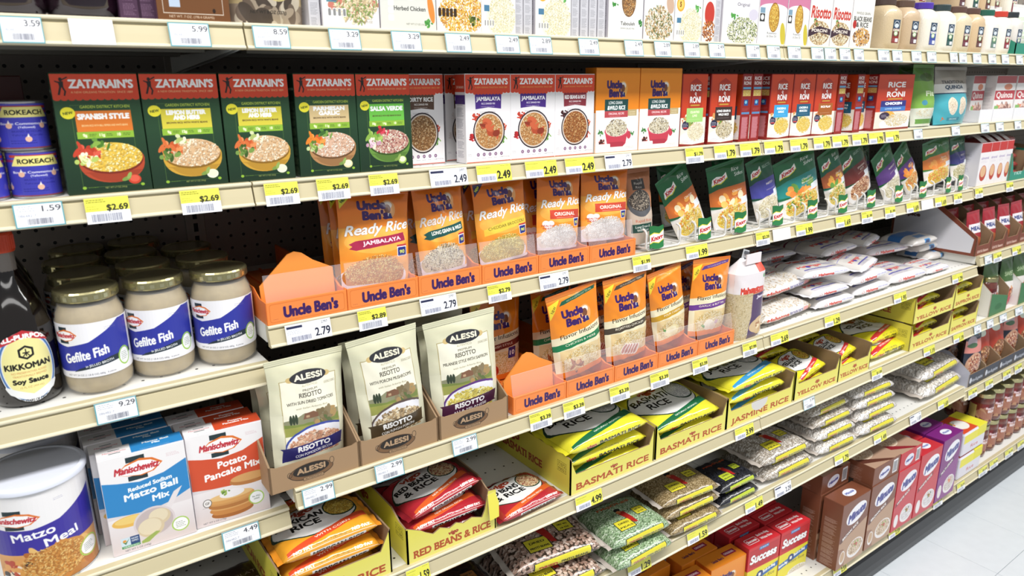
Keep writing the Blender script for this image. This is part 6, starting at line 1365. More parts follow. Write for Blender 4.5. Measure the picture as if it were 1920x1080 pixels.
for i, u in enumerate((1230, 1320, 1387, 1457, 1522, 1579, 1632, 1684, 1729, 1775, 1798)):
    x = XU(u, .004, zt+.02); o = spawn('rack', rack, 'white wire rack with green and white logo plate, '+['leftmost of the row', 'second from the left', 'third from the left', 'fourth from the left', 'fifth from the left', 'sixth from the left', 'seventh from the left', 'fifth from the right', 'third from the right', 'second from the right', 'rightmost of the row'][i], 'rack', 'wire racks with logo plates'); place(o, x+.028, .008, zt, s=(1 if i < 9 else .75, 1, 1))
# far bay, third shelf: handled cartons
ha = Art(60, 150, 'eee9ea', 2.); ha.rect(0, 118, 60, 32, 'c0302c'); ha.ell(30, 44, 20, 28, 'b8402c'); ha.ell(30, 50, 16, 20, 'e0b48a'); ha.text('almond', 30, 98, 9, '6a4a9a', w=44); ha.micro(8, 80, 44, 10, 'a08aa8', 3)
def handled():
    o = carton('handled_carton', .06, .15, .15, ha, side('d6d4dc', '7a7a88', 100, 150), 'd8d4d8', Art(60, 150, 'c23230', 1.))()
    h = MB()
    h.grid(lambda u, v: ((-.018+.036*v, .01+.11*u, .15+.026*math.sin(u*math.pi)), (0, 0)), 12, 4, mat('white_board', 'e8e7ea', .5)); ob('handle', h.mesh('handle', smooth=True), o)
    return o
for i, (ul, ur) in enumerate([(1829, 1848), (1848, 1863), (1863, 1877), (1877, 1889)]):
    row('hc', handled, ul, ur, 'R3', .06, 'white carton with red top and white handle, '+['first of four', 'second of four', 'third of four', 'last of four'][i], 'carton', 'white cartons with red tops')
bt = Art(150, 60, '2f8f78', 1.4); bt.text('rice', 75, 18, 12, 'd8efe8', w=60)
t3 = board_tray('tray_green3', .15, .25, [(0, 0), (.15, 0), (.15, .1), (.12, .03), (.03, .03), (0, .1)], [(0, .1), (.25, .12)], amat('tray3_art', bt), None, mat('teal_board', '2f8a74', .5), backh=.12)
for i, (u, lab) in enumerate([(1900, 'green cut-front tray right of the red-topped cartons'), (1944, 'green cut-front tray at the picture edge')]): o = spawn('t3', t3, lab, 'tray', 'green cut-front trays'); place(o, XU(u, .01, Z['R3'])+(.02 if i == 0 else .03), .006, Z['R3'])
rp = pillow('red_snack_bag', .13, .1, .035, side('8a2a2a', 'd8a0a0', 130, 270), .25, .5, .3, '8a2a2a', 6)
for i in range(5): o = spawn('rp', rp, 'small dark red bag in the green tray, '+['lowest', 'second up', 'middle of the pile', 'second from top', 'topmost'][i], 'bag', 'small red bags in the green tray'); place(o, XU(1900, .01, Z['R3'])+.02, .02+.008*i, Z['R3']+.005+.0315*i, s=(.88, 1, .85))
# ================================================================== FOURTH SHELF
z = Z['S4']; y4 = Yf['S4']
kf = amat('kraft_tray_print', kraft_front(), .7)
front_h['kraft'] = .05
AT = board_tray('kraft', .152, .24, [(0, 0), (.152, 0), (.152, .048), (.14, .043), (.012, .043), (0, .048)], [(0, .048), (.06, .085), (.1, .1), (.24, .1)], kf, None, KO, KI, backh=.1)
for i, (u0, u1) in enumerate([(509, 675), (677, 822), (824, 954)]):
    y = y4+.006; x = (XU(u0, y, z)+XU(u1, y, z))/2
    o = spawn('kraft', AT, 'brown cardboard tray with black oval print, '+['leftmost, holding the tomato risotto pouch', 'holding the mushroom risotto pouch', 'holding the saffron risotto pouch'][i], 'tray', 'brown cardboard trays'); place(o, x, y, z)
AP = [pouch('risotto_'+n, .14, .2, .04, a_, 'cfccb0', .42, .12, s_) for n, a_, s_ in (
    ('tomato', alessi('WITH SUN DRIED TOMATOES', '2c2a6c', 'CON POMODORI SECCHI', '3a4a9c', ['e0b090', 'f0cdb0', 'c88a6c', 'f7e0cc', 'd09878'], 88), 4), ('mushroom', alessi('WITH PORCINI MUSHROOMS', '4a3c28', 'CON FUNGHI PORCINI', '5a4a44', ['d8bf94', 'efdfc0', '8a7250', 'f7ecd4', 'b89a70'], 88), 6),
    ('saffron', alessi('MILANESE STYLE WITH SAFFRON', '4a1f3c', 'ALLA MILANESE', '5a2f7c', ['e8d86a', 'f4ea9a', 'cfb840', 'faf4c0', 'dcc858'], 92), 8))]
RI = 'risotto pouches'
zp = z+.004
def PP(key, fn, q, lab, y0, z0, lean, grp, w0, h0, yaw=0.): return quad(key, fn, w0, h0, *q, y0, z0, lab, lean*.3, grp, None, yaw)
intray(PP('al0', AP[0], ((521, 884), (658, 838), (506, 689), (650, 642)), 'cream risotto pouch with navy band and tomatoes text', y4+.032, zp, .12, RI, .14, .2, .16), (XU(509, y4+.006, z)+XU(675, y4+.006, z))/2, .144, .14)
intray(PP('al1', AP[1], ((683, 838), (800, 800), (646, 640), (779, 612)), 'cream risotto pouch with dark brown band', y4+.034, zp, .12, RI, .14, .2), (XU(677, y4+.006, z)+XU(822, y4+.006, z))/2, .144, .14)
intray(PP('al2', AP[2], ((830, 793), (940, 762), (798, 597), (942, 585)), 'cream risotto pouch with dark plum band and yellow rice', y4+.036, zp, .10, RI, .14, .2), (XU(824, y4+.006, z)+XU(954, y4+.006, z))/2, .144, .14)
for i, (x, yb, k, lab) in enumerate([(.03, .035, 0, 'risotto pouch second in line behind the tomato one'), (.035, .075, 0, 'risotto pouch third in line behind the tomato one'), (.175, .04, 1, 'risotto pouch second in line behind the mushroom one'), (.325, .035, 2, 'risotto pouch second in line behind the saffron one'), (.325, .08, 2, 'risotto pouch third in line behind the saffron one')]):
    o = spawn('al%d' % k, AP[k], lab, 'pouch', RI); place(o, x+.01, y4+yb+.045, zp, rx=-.03, ry=-.02, s=(.93, 1, .95))
xs4 = [.4395+.1348*i for i in range(5)]
for i, x in enumerate(xs4):
    o = spawn('ubt%d' % (i == 0), ub_tray(i == 0), 'orange display tray on the fourth shelf, '+['empty with a tall orange divider', 'holding the chicken and herb pouch', 'holding the roasted chicken pouch', 'holding the four cheese pouch', 'holding the garlic and butter pouch'][i], 'tray', 'orange display trays'); place(o, x+.0672, y4+.01, z)
FL = [pouch('flavor_rice_'+n, .125, .205, .036, a_, 'd8641c', .16, .3, s_) for n, a_, s_ in (
    ('tomato', flavor('SPANISH STYLE', '7a3028', None, 'e8862a', 'tomato'), 3), ('herb', flavor('CHICKEN & HERB', '1f7a4c', None, '1f5a44', 'herb'), 4), ('chicken', flavor('ROASTED CHICKEN', '4a4034', None, '4a4034', 'chicken'), 5),
    ('cheese', flavor('FOUR CHEESE', 'c89a2c', None, 'e0a03a', 'cheese'), 6), ('garlic', flavor('GARLIC & BUTTER', '6a3a8c', None, '5a3a84', 'garlic'), 8))]
FG = 'flavor infusion rice pouches'; zf = z+.0065
intray(PP('fl1', FL[1], ((1066, 706), (1130, 677), (1029, 547), (1134, 526)), 'orange rice pouch with green chicken and herb band', y4+.048, zf, .1, FG, .125, .205), xs4[1]+.0672, .129, .125)
intray(PP('fl2', FL[2], ((1150, 676), (1212, 655), (1138, 521), (1219, 502)), 'orange rice pouch with dark grey roasted chicken band', y4+.048, zf, .1, FG, .125, .205), xs4[2]+.0672, .129, .125)
intray(PP('fl3', FL[3], ((1232, 644), (1290, 626), (1219, 510), (1282, 492)), 'orange rice pouch with golden cheese band', y4+.05, zf, .1, FG, .125, .205), xs4[3]+.0672, .129, .125)
intray(PP('fl4', FL[4], ((1300, 632), (1357, 614), (1309, 471), (1380, 476)), 'orange rice pouch with violet garlic and butter band', y4+.048, zf, .03, FG, .125, .205), xs4[4]+.0672, .129, .125)
o = spawn('fl0', FL[0], 'shaded orange rice pouch with tomatoes behind the empty divider tray', 'pouch', FG); place(o, xs4[0]+.068, y4+.17, zf, rx=-.0, s=(1.04, 1, .95))
for i, (x, yy, k, lab) in enumerate([(xs4[1]+.0672, .12, 1, 'shaded pouch behind the chicken and herb one'), (xs4[2]+.0672, .12, 2, 'shaded pouch behind the roasted chicken one'), (xs4[3]+.0672, .12, 3, 'shaded pouch behind the four cheese one'), (xs4[4]+.0672, .11, 4, 'shaded pouch behind the garlic and butter one')]):
    o = spawn('fl%d' % k, FL[k], lab, 'pouch', FG); place(o, x, y4+yy+.02, zf, rx=-.03, ry=-.02, s=(.92, 1, .92))
# standing jasmine brick bag with folded top and hanging clip strip
ja = Art(300, 200, 'cdbb94', 2.2); ja.grains(150, 100, 230, 150, ['d8c8a4', 'e8dcc0', 'bfa878', 'cdb98c'], 5200, 5, 2, 3); ja.rect(0, 122, 300, 78, 'f0e9ec')
for q in (60, 210): ja.text('Mahatma', q, 130, 15, 'd8402c', w=66, bold=1.2); ja.fill([(q+2, 116), (q+50, 120), (q+50, 0), (q-4, 0), (q+2, 60)], '4a2a5c'); ja.text('Jasmine', q+24, 108, 7, 'f0e8f4', w=34, bold=.5); ja.ell(q+24, 30, 24, 24, 'd8b88a'); ja.garnish(q+22, 30, 20, ['c8a070', 'efd9b0', 'b07a4a'], 14, 3); ja.ell(q+30, 160, 6, 6, '3f9a54'); ja.rect(q+2, 118, 48, 3, 'd8402c')
def jas_bag():
    w, d, h = .112, .066, .168; b = MB(); fm = amat('jasmine_brick_print', ja, .2, coat=.5, bump=.25, bscale=30); rng = random.Random(2); W = wob(rng, 6)
    def sec(u, v):
        a = -math.pi/2+(u-.21)*2*math.pi; c, s_ = math.cos(a), math.sin(a); r = .62
        x, y = math.copysign(abs(c)**r, c)*w/2, math.copysign(abs(s_)**r, s_)*d/2
        k = .9 if v < .03 else 1.; wv = 1+.03*W(u*3, v*2)
        return ((x*k*wv, d/2+y*k*wv, v*h), (u, v*.86))
    b.grid(sec, 40, 18, fm)
    b.face([sec(u/40, 0)[0] for u in range(40)][::-1], fm)
    o = ob('brick_rice_bag', b.mesh('brick_rice_bag', smooth=50, weld=True))
    t = MB(); rd = mat('red_flap', 'd9452e', .35); wh = mat('white_flap', 'ece6e8', .35)
    R = [sec(u/40, 1)[0] for u in range(40)]; A = (-w*.2, d*.5, h+.034); B2 = (w*.42, d*.5, h+.030)
    for i in range(40):
        p, q = R[i], R[(i+1) % 40]; f = lambda P: tuple(A[k]+(B2[k]-A[k])*min(1, max(0, (P[0]+w/2)/w)) for k in range(3))
        if (Vector(f(p))-Vector(f(q))).length < 1e-6: t.face([p, q, f(p)], rd if p[0] > 0 else wh)
        else: t.face([p, q, f(q), f(p)], rd if p[0] > 0 else wh)
    t.box(-w*.2, w*.3, d*.2, d*.24, h+.02, h+.045, wh)
    ob('folded_top', t.mesh('folded_top'), o)
    return o
p_ = ONZ(1404, 634, z)
o = tag(jas_bag(), 'standing clear rice bag with white and red folded top beside the orange trays', 'bag'); place(o, p_[0]+.002, p_[1]-.003, z, rz=.02, s=(1.05, 1, 1.02))
CH_ = MB(); CH_.box(-.012, .012, 0, .0012, -.05, 0, mat('clip_plastic', 'c8ccd0', .25)); CH_.box(-.008, .008, -.004, .003, -.012, -.004, mat('clip_dark', '5a5f66', .4)); CH_.box(-.003, .003, -.003, .004, -.04, -.022, mat('clip_dark', '5a5f66', .4))
o = tag(ob('clip_strip', CH_, None, (XU(1388, .03, -.45), .02, -.437)), 'small grey clip strip above the standing rice bag', 'clip'); o.rotation_euler = (0, .35, 0); place(o, XU(1398, -.01, -.4), -.014, -.401, 0, 0, .3, (1, 1, .9))
MW = pillow('white_rice_bag', .19, .14, .036, mah_bag('white'), .25, .5, .35, 'e4e2e6', 3)
MBr = pillow('brown_rice_bag', .17, .14, .037, mah_bag('brown', 170), .22, .5, .3, 'd8ccb8', 5)
MBl = pillow('blue_rice_bag', .17, .13, .034, mah_bag('blue', 170, 130, 34), .3, .4, .3, 'e4e2e6', 7)
BRG = 'brown rice bags'; WRG = 'white rice bags in a pile'; BLG = 'white and blue rice bags'
laid('mbr', MBr, .17, (1436, 620), (1527, 585), z, 'brown rice bag lying flat beside the standing bag, lower of two', 'bag', BRG)
laid('mbr', MBr, .17, (1434, 585), (1524, 550), z+.039, 'brown rice bag lying flat beside the standing bag, upper of two', 'bag', BRG)
wl = [((1535, 587), (1606, 566), 0, 'white rice bag at the pile front, lowest of the left stack'), ((1529, 565), (1600, 545), .037, 'white rice bag at the pile front, second of the left stack'), ((1512, 540), (1600, 524), .074, 'large white rice bag on top of the left stack'),
      ((1606, 563), (1672, 542), 0, 'white rice bag at the pile front, lowest of the middle stack'), ((1600, 545), (1668, 520), .037, 'white rice bag second of the middle stack'), ((1610, 528), (1655, 488), .074, 'white rice bag twisted across the top of the middle stack'),
      ((1675, 540), (1742, 520), 0, 'puffy white rice bag at the right front of the pile'), ((1742, 519), (1782, 506), 0, 'flat white rice bag at the right end of the pile'),
      ((1546, 500), (1612, 478), .085, 'white rice bag with dark red edge lying deeper in the pile'), ((1632, 487), (1706, 472), .05, 'white rice bag with big red lettering at the back right'), ((1618, 474), (1655, 448), .1, 'white rice bag topmost at the back of the pile'), ((1430, 505), (1500, 488), .09, 'shaded white rice bag behind the standing bag')]
for k, (L, R_, dz, lab) in enumerate(wl): laid('mw', MW, .19, L, R_, z+dz, lab, 'bag', WRG, k=.95 if k in (5, 10) else None)
for k, (x, y, dz, lab) in enumerate([(1.33, .15, 0, 'white rice bag under the shaded ones at the back left'), (1.36, .14, .037, 'white rice bag second layer at the back left'), (1.62, .16, 0, 'white rice bag lowest at the back middle'), (1.64, .17, .037, 'white rice bag second layer at the back middle'), (1.86, .16, 0, 'white rice bag lowest at the back right'), (1.62, .13, .074, 'white rice bag third layer at the back middle'), (1.88, .17, .037, 'white rice bag second layer at the back right')]):
    o = spawn('mw', MW, lab, 'bag', WRG); place(o, x+.02, y+.07, z+dz, rz=.1*(k % 3-1), s=(.9, 1, .93))
for L, R_, dz, lab in [((1731, 492), (1787, 478), 0, 'white and blue rice bag, lowest of three'), ((1716, 481), (1775, 462), .036, 'white and blue rice bag, middle of three'), ((1706, 470), (1768, 452), .072, 'white and blue rice bag, topmost of three')]:
    laid('mbl', MBl, .17, L, R_, z+dz, lab, 'bag', BLG, k=1.0)
# far bay, fourth shelf: brown spice trays with a big white side
bw = Art(250, 170, '7c3f2c', 1.6); bw.fill([(8, 10), (238, 10), (242, 60), (120, 160), (8, 160)], 'd9d8de'); bw.text('spice', 60, 120, 12, '5a3a30', w=44, bold=1); bw.rect(44, 128, 32, 14, '6a4a40')
bf = Art(120, 70, '7c3f2c', 2.); bf.text('Grill & Season', 60, 14, 9, 'd8b8ac', w=86, bold=.6)
front_h['spice'] = .07; front_h['spice_s'] = .17
ST = board_tray('spice', .12, .3, [(0, 0), (.12, 0), (.12, .07), (.1, .035), (.02, .035), (0, .07)], [(0, .07), (.14, .17), (.3, .17)], amat('spice_front', bf), amat('spice_side', bw), mat('brown_board', '7c3f2c', .5), mat('kraft_inside', '8f7558', .75), backh=.17)
xr = XU(1828, Yf['R4']+.01, Z['R4'])
for i in range(6):
    o = spawn('spice', ST, 'brown cut-front spice tray, '+['leftmost with a big white side', 'second from the left', 'third from the left', 'fourth from the left', 'fifth from the left', 'at the picture edge'][i], 'tray', 'brown spice trays'); place(o, xr+.06+.121*i, Yf['R4']+.012, Z['R4'])
sr = Art(100, 130, '9c2430', 1.8); sr.rect(10, 60, 80, 30, 'e8e2e6'); sr.text('MEAL', 50, 75, 12, '2c3a7c', w=60, bold=1); sr.ell(50, 30, 36, 18, 'b0603c')
SPK = pouch('red_spice_pouch', .1, .13, .03, sr, '8c2430', .2, .3)
for i in range(6):
    for j in range(2):
        o = spawn('spk', SPK, 'red spice pouch, '+['front', 'second'][j]+' in the '+['leftmost', 'second', 'third', 'fourth', 'fifth', 'sixth'][i]+' brown tray', 'pouch', 'red spice pouches'); place(o, xr+.0605+.121*i, Yf['R4']+.045+.07*j, Z['R4']+.006, rx=-.12, ry=.03*(i % 3-1), s=(.95, 1, 1.1))
# ================================================================== FIFTH SHELF
z = Z['S5']; y5 = Yf['S5']
PF = lambda w_, ph=.085, lo=.046, c=.016: [(0, 0), (w_, 0), (w_, ph), (w_-c, lo), (c, lo), (0, ph)]
PS = [(0, .085), (.03, .088), (.3, .088)]
def vt(key, t, ul, ur, lab, num, D=.3, prof=None, sprof=None, torn=None, small=False, setb=.008):
    y = y5+setb; x0, x1 = XU(ul, y, z), XU(ur, y, z); w_ = x1-x0; nm_ = 'yellow_'+key; front_h[nm_] = .095
    fn = board_tray(nm_, w_, D, prof or PF(w_), sprof or PS, amat(nm_+'_front', vigo_front(t, w_*1000, 95, torn, small), .5), amat('yellow_side_'+key.rstrip('ab'), vigo_side(t, D*1000, 95, num), .5))
    o = spawn('vt'+key, fn, lab, 'tray', 'yellow display trays'); return place(o, (x0+x1)/2, y, z), w_
T1, w1 = vt('bas1', 'BASMATI RICE', 1069, 1225, 'yellow basmati tray, left one with its long side showing', ('71072', '93021'))
T2, w2 = vt('bas2', 'BASMATI RICE', 1228, 1360, 'yellow basmati tray, right one', ('71072', '93021'))
T3, w3 = vt('jas', 'JASMINE RICE', 1361, 1485, 'yellow jasmine tray with a torn white patch', ('71072', '92026'), torn='w')
T4, w4 = vt('yel1', 'YELLOW RICE', 1488, 1570, 'yellow rice tray, first right of the jasmine tray', ('71072', '01295'), small=True)
T5, w5 = vt('yel2', 'YELLOW RICE', 1570, 1629, 'yellow rice tray, second right of the jasmine tray', ('71072', '01295'), small=True)
T0, w0_ = vt('red', 'RED BEANS & RICE', 765, 930, 'torn yellow red beans and rice tray at the bottom', ('71072', '01290'), D=.27, prof=[(0, 0), (.196, 0), (.196, .085), (.178, .088), (.17, .05), (.163, .036), (.14, .045), (.12, .04), (.105, .047), (.09, .041), (.07, .05), (.055, .043), (.04, .052), (.03, .06), (.016, .067), (0, .075)], sprof=[(0, .072), (.03, .075), (.06, .09), (.27, .092)])
fl_ = MB(); fl_.prism([(0, 0), (.022, .002), (.026, .03), (.02, .052), (.003, .05)], lambda a, b, q: (w0_/2-.022+a, -.012+b*.22+q, .03+b), .002, YO, back=mat('torn_board', 'b9a896', .8)); ob('torn_flap', fl_.mesh('torn_flap'), T0)
xm = XU(736, y5+.008, z)
front_h['yellow_mex'] = .095
tm_ = board_tray('yellow_mex', .2, .27, PF(.2, .09, .05, .02), [(0, .09), (.27, .09)], amat('yellow_mex_front', vigo_front('MEXICAN RICE', 200, 95), .5), amat('yellow_side_mex', vigo_side('MEXICAN RICE', 270, 95, ('71072', '01294')), .5))
T6 = place(spawn('vtmex', tm_, 'yellow mexican rice tray in the bottom left', 'tray', 'yellow display trays'), xm-.1, y5+.008, z)
YB_ = {}
def vb(key, t, main, stripe, grains, w, d, h, **kw): return pillow('rice_bag_'+key, w, d, h, vigo_bag(t, main, stripe, grains, w*1000, d*1000, h*1000, **kw), .14, .7, .4, {'b02a34': '8a1f2a', 'e8a02c': 'e8942a'}.get(main, 'e3da30'), 5, nu=30)
BAS = vb('basmati', 'BASMATI RICE', 'e8df3a', '1f6a44', ['e8e8e8', 'f8f8f8', 'd3d3d6', 'ffffff', 'c8c8cc'], .225, .17, .040, tlines=['BASMATI', 'RICE'])
JAS = vb('jasmine', 'JASMINE RICE', 'e8df3a', '3f9ad0', ['e8e8e8', 'f8f8f8', 'd3d3d6', 'ffffff', 'c8c8cc'], .225, .17, .038, tlines=['JASMINE', 'RICE'])
YEL = vb('yellow', 'YELLOW RICE', 'e8dc2c', 'cf3038', ['e8c83a', 'f2dc6a', 'c8a42c', 'b0502c', 'dfbf40'], .15, .11, .03, tlines=['YELLOW', 'RICE'])
RED = vb('red_beans', 'RED BEANS & RICE', 'b02a34', 'd8602c', ['d8b084', 'f0d8b0', '8a3a34', 'b07a54', 'e0c8a0'], .165, .125, .034, tlines=['RED BEANS', '& RICE'], extra='plate')
MEX = vb('mexican', 'MEXICAN RICE', 'e8a02c', 'd8502c', ['d8b84a', 'f0dc7a', 'a8883c', 'e3c860', 'c8a040'], .172, .126, .036, tlines=['MEXICAN', 'RICE'], extra='plate')
def inb(key, fn, T, dx, dy, dz, lab, grp, rz=0, rx=0, ry=0, s=1): o = spawn(key, fn, lab, 'bag', grp); return place(o, T.location.x+dx, T.location.y+dy, T.location.z+dz, rz, rx, ry, (s, s, s))
BG_ = 'basmati rice bags'
inb('bas', BAS, T1, 0, .012, .004, 'basmati bag lowest in the left basmati tray', BG_)
inb('bas', BAS, T1, .0, .010, .040, 'basmati bag second from the top in the left basmati tray, lettering on its side', BG_)
inb('bas', BAS, T1, -.008, .0, .082, 'basmati bag on top in the left basmati tray', BG_, ry=-.03, rx=.02)
inb('bas', BAS, T1, .03, .14, .09, 'basmati bag behind the topmost one in the left basmati tray', BG_, rx=-.05)
inb('bas', BAS, T2, .0, .01, .004, 'basmati bag lowest in the right basmati tray', BG_)
inb('bas', BAS, T2, .0, .01, .042, 'basmati bag sloping forward in the right basmati tray', BG_, rx=.16)
inb('jas', JAS, T2, -.02, .12, .085, 'jasmine bag lying in the back of the right basmati tray', 'jasmine rice bags', rz=.05, rx=.1, ry=-.08)
JG_ = 'jasmine rice bags'
inb('jas', JAS, T3, .005, .012, .004, 'jasmine bag lowest in the jasmine tray', JG_)
inb('jas', JAS, T3, .005, .008, .042, 'jasmine bag second in the jasmine tray, under the top one', JG_)
inb('jas', JAS, T3, .0, .004, .082, 'jasmine bag on top in the jasmine tray with lettering', JG_, ry=-.02)
inb('jas', JAS, T3, -.02, .13, .098, 'jasmine bag lying at the back of the jasmine tray', JG_, rx=.06)
YG = 'yellow rice bags'
for T, nm_ in ((T4, 'first'), (T5, 'second')):
    inb('yel', YEL, T, .01, .014, .004, f'small yellow rice bag lowest in the {nm_} yellow rice tray', YG)
    inb('yel', YEL, T, .01, .02, .033, f'small yellow rice bag sloping on top at the front of the {nm_} yellow rice tray', YG, rx=.2, rz=.1, ry=-.1)
    inb('yel', YEL, T, -.005, .145, .05, f'small yellow rice bag at the back of the {nm_} yellow rice tray', YG, rz=-.1)
inb('yel', YEL, T5, -.0, .17, .089, 'small yellow rice bag heaped highest at the back left of the second yellow tray', YG, rz=.3)
# loose bags and stacked trays further right
for k, (L, R_, dz) in enumerate([((1634, 683), (1702, 655), 0), ((1634, 655), (1700, 628), .032), ((1632, 650), (1698, 622), .038)]):
    if k < 2: laid('yel', YEL, .15, L, R_, z+dz, ['small yellow rice bag lying loose on the shelf, lower of two', 'small yellow rice bag lying loose on the shelf, upper of two'][k], 'bag', YG)
def stk(key, t, ul, ur, lev, lab, num=('71072', '01295')):
    T, w_ = vt(key, t, ul, ur, lab, num, D=.26, small=True); T.location.z += lev; return T, w_
A1, wa = stk('yel3', 'YELLOW RICE', 1704, 1778, 0, 'yellow rice tray, lower of the stacked pair')
A2, _ = stk('yel3', 'YELLOW RICE', 1704, 1778, .0925, 'yellow rice tray, upper of the stacked pair')
B1, wb = stk('jas4', 'SAFFRON RICE', 1779, 1829, 0, 'yellow tray with red trophy print, lower of two at the bay end')
B2_, _ = stk('jas4', 'SAFFRON RICE', 1779, 1829, .0925, 'yellow tray with red trophy print, upper of two at the bay end')
for T, nm_ in ((A1, 'lower tray of the stacked pair'), (A2, 'upper tray of the stacked pair'), (B1, 'lower bay end tray'), (B2_, 'upper bay end tray')):
    inb('yel', YEL, T, -.0, .02, .004, f'small yellow rice bag lowest in the {nm_}', YG, s=1.1)
    inb('yel', YEL, T, .0, .02, .036, f'small yellow rice bag on top in the {nm_}', YG, s=1.1)
yb = MB(); yb.prism([(-.07, 0), (.07, 0), (.07, .1), (-.07, .06)], lambda a, b, q: (a, q, b), .002, YO); o = tag(ob('cardboard_flap', yb, None, (XU(1608, .12, z+.1)+.085, .245, z)), 'upright yellow cardboard flap behind the loose yellow bags', 'cardboard'); o.scale = (1.3, 1, 1.3)
RBG = 'red beans and rice bags'
inb('red', RED, T0, .0, .012, .004, 'red beans and rice bag lowest in the torn tray', RBG)
inb('red', RED, T0, .0, .008, .033, 'red beans and rice bag in the middle of the torn tray, lettering on its side', RBG)
inb('red', RED, T0, -.01, .012, .068, 'red beans and rice bag on top in the torn tray', RBG, ry=-.12, rx=-.03, rz=.1)
inb('red', RED, T0, -.01, .14, .07, 'red beans and rice bag at the back of the torn tray', RBG, rz=.0)
inb('red', RED, T0, -.0, .13, .035, 'red beans and rice bag low at the back of the torn tray', RBG)
laid('red', RED, .165, (948, 990), (1056, 937), z, 'single red beans and rice bag lying loose on the shelf', 'bag', RBG)
MG = 'mexican rice bags'
inb('mex', MEX, T6, -.0, .01, .004, 'mexican rice bag lowest in its tray', MG)
inb('mex', MEX, T6, -.0, .008, .04, 'mexican rice bag second in its tray', MG)
inb('mex', MEX, T6, -.01, .004, .078, 'mexican rice bag on top at the front of its tray', MG, ry=-.03)
inb('mex', MEX, T6, -.005, .14, .072, 'mexican rice bag on top at the back of its tray', MG)
inb('mex', MEX, T6, -.005, .14, .035, 'mexican rice bag under the back one in its tray', MG)
# right of the bay end on the fifth shelf
x5_ = XU(1845, y5+.01, z)-.035
GJ = spawn('salsa', jar_salsa, 'small dark jar with gold lid right of the yellow trays', 'jar', 'bean jars'); place(GJ, XU(1838, y5+.06, z)+.0, y5+.055, z, s=(.85, .85, 1.1))
g5 = Art(150, 100, '3f7a4c', 1.6); g5.ell(75, 30, 30, 12, '2f6a3c')
front_h['green5'] = .1; front_h['green5_s'] = .2
t5 = board_tray('green5', .15, .28, [(0, 0), (.15, 0), (.15, .06), (0, .09)], [(0, .09), (.12, .2), (.28, .2)], amat('green5_front', g5), amat('green5_side', side('e8e4e2', 'a8c0a0', 280, 95)), mat('green_board', '3f7a4c', .5), KI, backh=.2)
SPW = pouch('grain_pouch', .12, .19, .05, seeds(), 'e0dcd8', .3)
GP = Art(120, 190, '4a6a3c', 1.8); GP.rect(0, 40, 120, 60, 'e6e0dc'); GP.garnish(60, 50, 40, ['c8502c', 'd8a070', '8a3a24'], 24, 3); GP.rect(0, 0, 120, 36, 'c03a50'); GP.text('SWEET', 60, 130, 16, 'c8d8b0', w=80)
GPP = pouch('green_red_pouch', .12, .2, .05, GP, '4a6a3c')
x5 = XU(1845, y5+.01, z)+.03
for i in range(3):
    o = spawn('t5', t5, 'green tray with kraft inside, '+['right after the small dark jar', 'second right of the small dark jar', 'at the picture edge'][i], 'tray', 'green and kraft trays'); place(o, x5+.078+.26*i, y5+.01, z)
    for j in range(2): o = spawn('gpp', GPP, 'green pouch with red base, '+['front', 'behind'][j]+' in the '+['first', 'second', 'third'][i]+' green tray', 'pouch', 'green pouches with red base'); place(o, x5+.078+.26*i, y5+.05+.07*j, z+.004, rx=-.04, s=(1, 1, .93))
    o = spawn('gpp', GPP, 'green pouch with red base standing right of the '+['first', 'second', 'third'][i]+' green tray', 'pouch', 'green pouches with red base'); place(o, x5+.218+.26*i, y5+.05, z, rx=-.04, s=(.8, 1, .93))
# ================================================================== SIXTH SHELF: dried beans
z = Z['S6']; y6 = Yf['S6']; BE = 'dried bean bags'
BK = {}
def bb(k, cols, title, top, lab='dfd43c', bl=8, bw_=5.4, gap='3a2c22', lump=.0008, seed=1): BK[k] = pillow('bean_bag_'+k, .18, .14, .042, bean_bag(cols, title, top, lab, 180, 140, 42, bl, bw_, gap, seed), .2, .6, .4, 'c8beb4', seed+2, lump=lump)
bb('pinto', ['b89a8a', 'cdb3a4', '9c7c6c', 'd8c3b6', 'a88a7c'], 'PINTO BEANS', ('DRIED', 'PINTO BEANS'), bl=10, bw_=7); bb('pea', ['a4bf98', 'bcd2ae', '86a478', 'cfdfc4', '96b48a'], 'GREEN SPLIT PEAS', ('DRIED', 'PEAS'), bl=5, bw_=4.6, gap='5a7050', lump=.0005)
bb('lentil', ['a08a64', 'b8a27a', '8a7450', 'c8b48c', '947e58'], 'LENTIL BEANS', ('DRIED', 'LENTILS'), bl=4, bw_=3.6, gap='6a5838', lump=.0003); bb('black', ['23242c', '2e3038', '1a1a20', '3a3c46', '2a2c34'], 'BLACK BEANS', ('DRIED', 'BEANS'), lab='bfcf3c', bl=8, bw_=5, gap='101014')
bb('navy', ['c8bfb4', 'e0d9d0', 'a89c8e', 'f0ebe4', 'b8aea0'], 'BLACKEYE PEAS', ('DRIED', 'PEAS'), bl=7, bw_=5, gap='94887a'); bb('white', ['e3ddd6', 'f3efea', 'cfc6bc', 'fbf8f5', 'd8d0c8'], 'NORTHERN BEANS', ('DRIED', 'BEANS'), bl=9, bw_=6, gap='b4aca2')
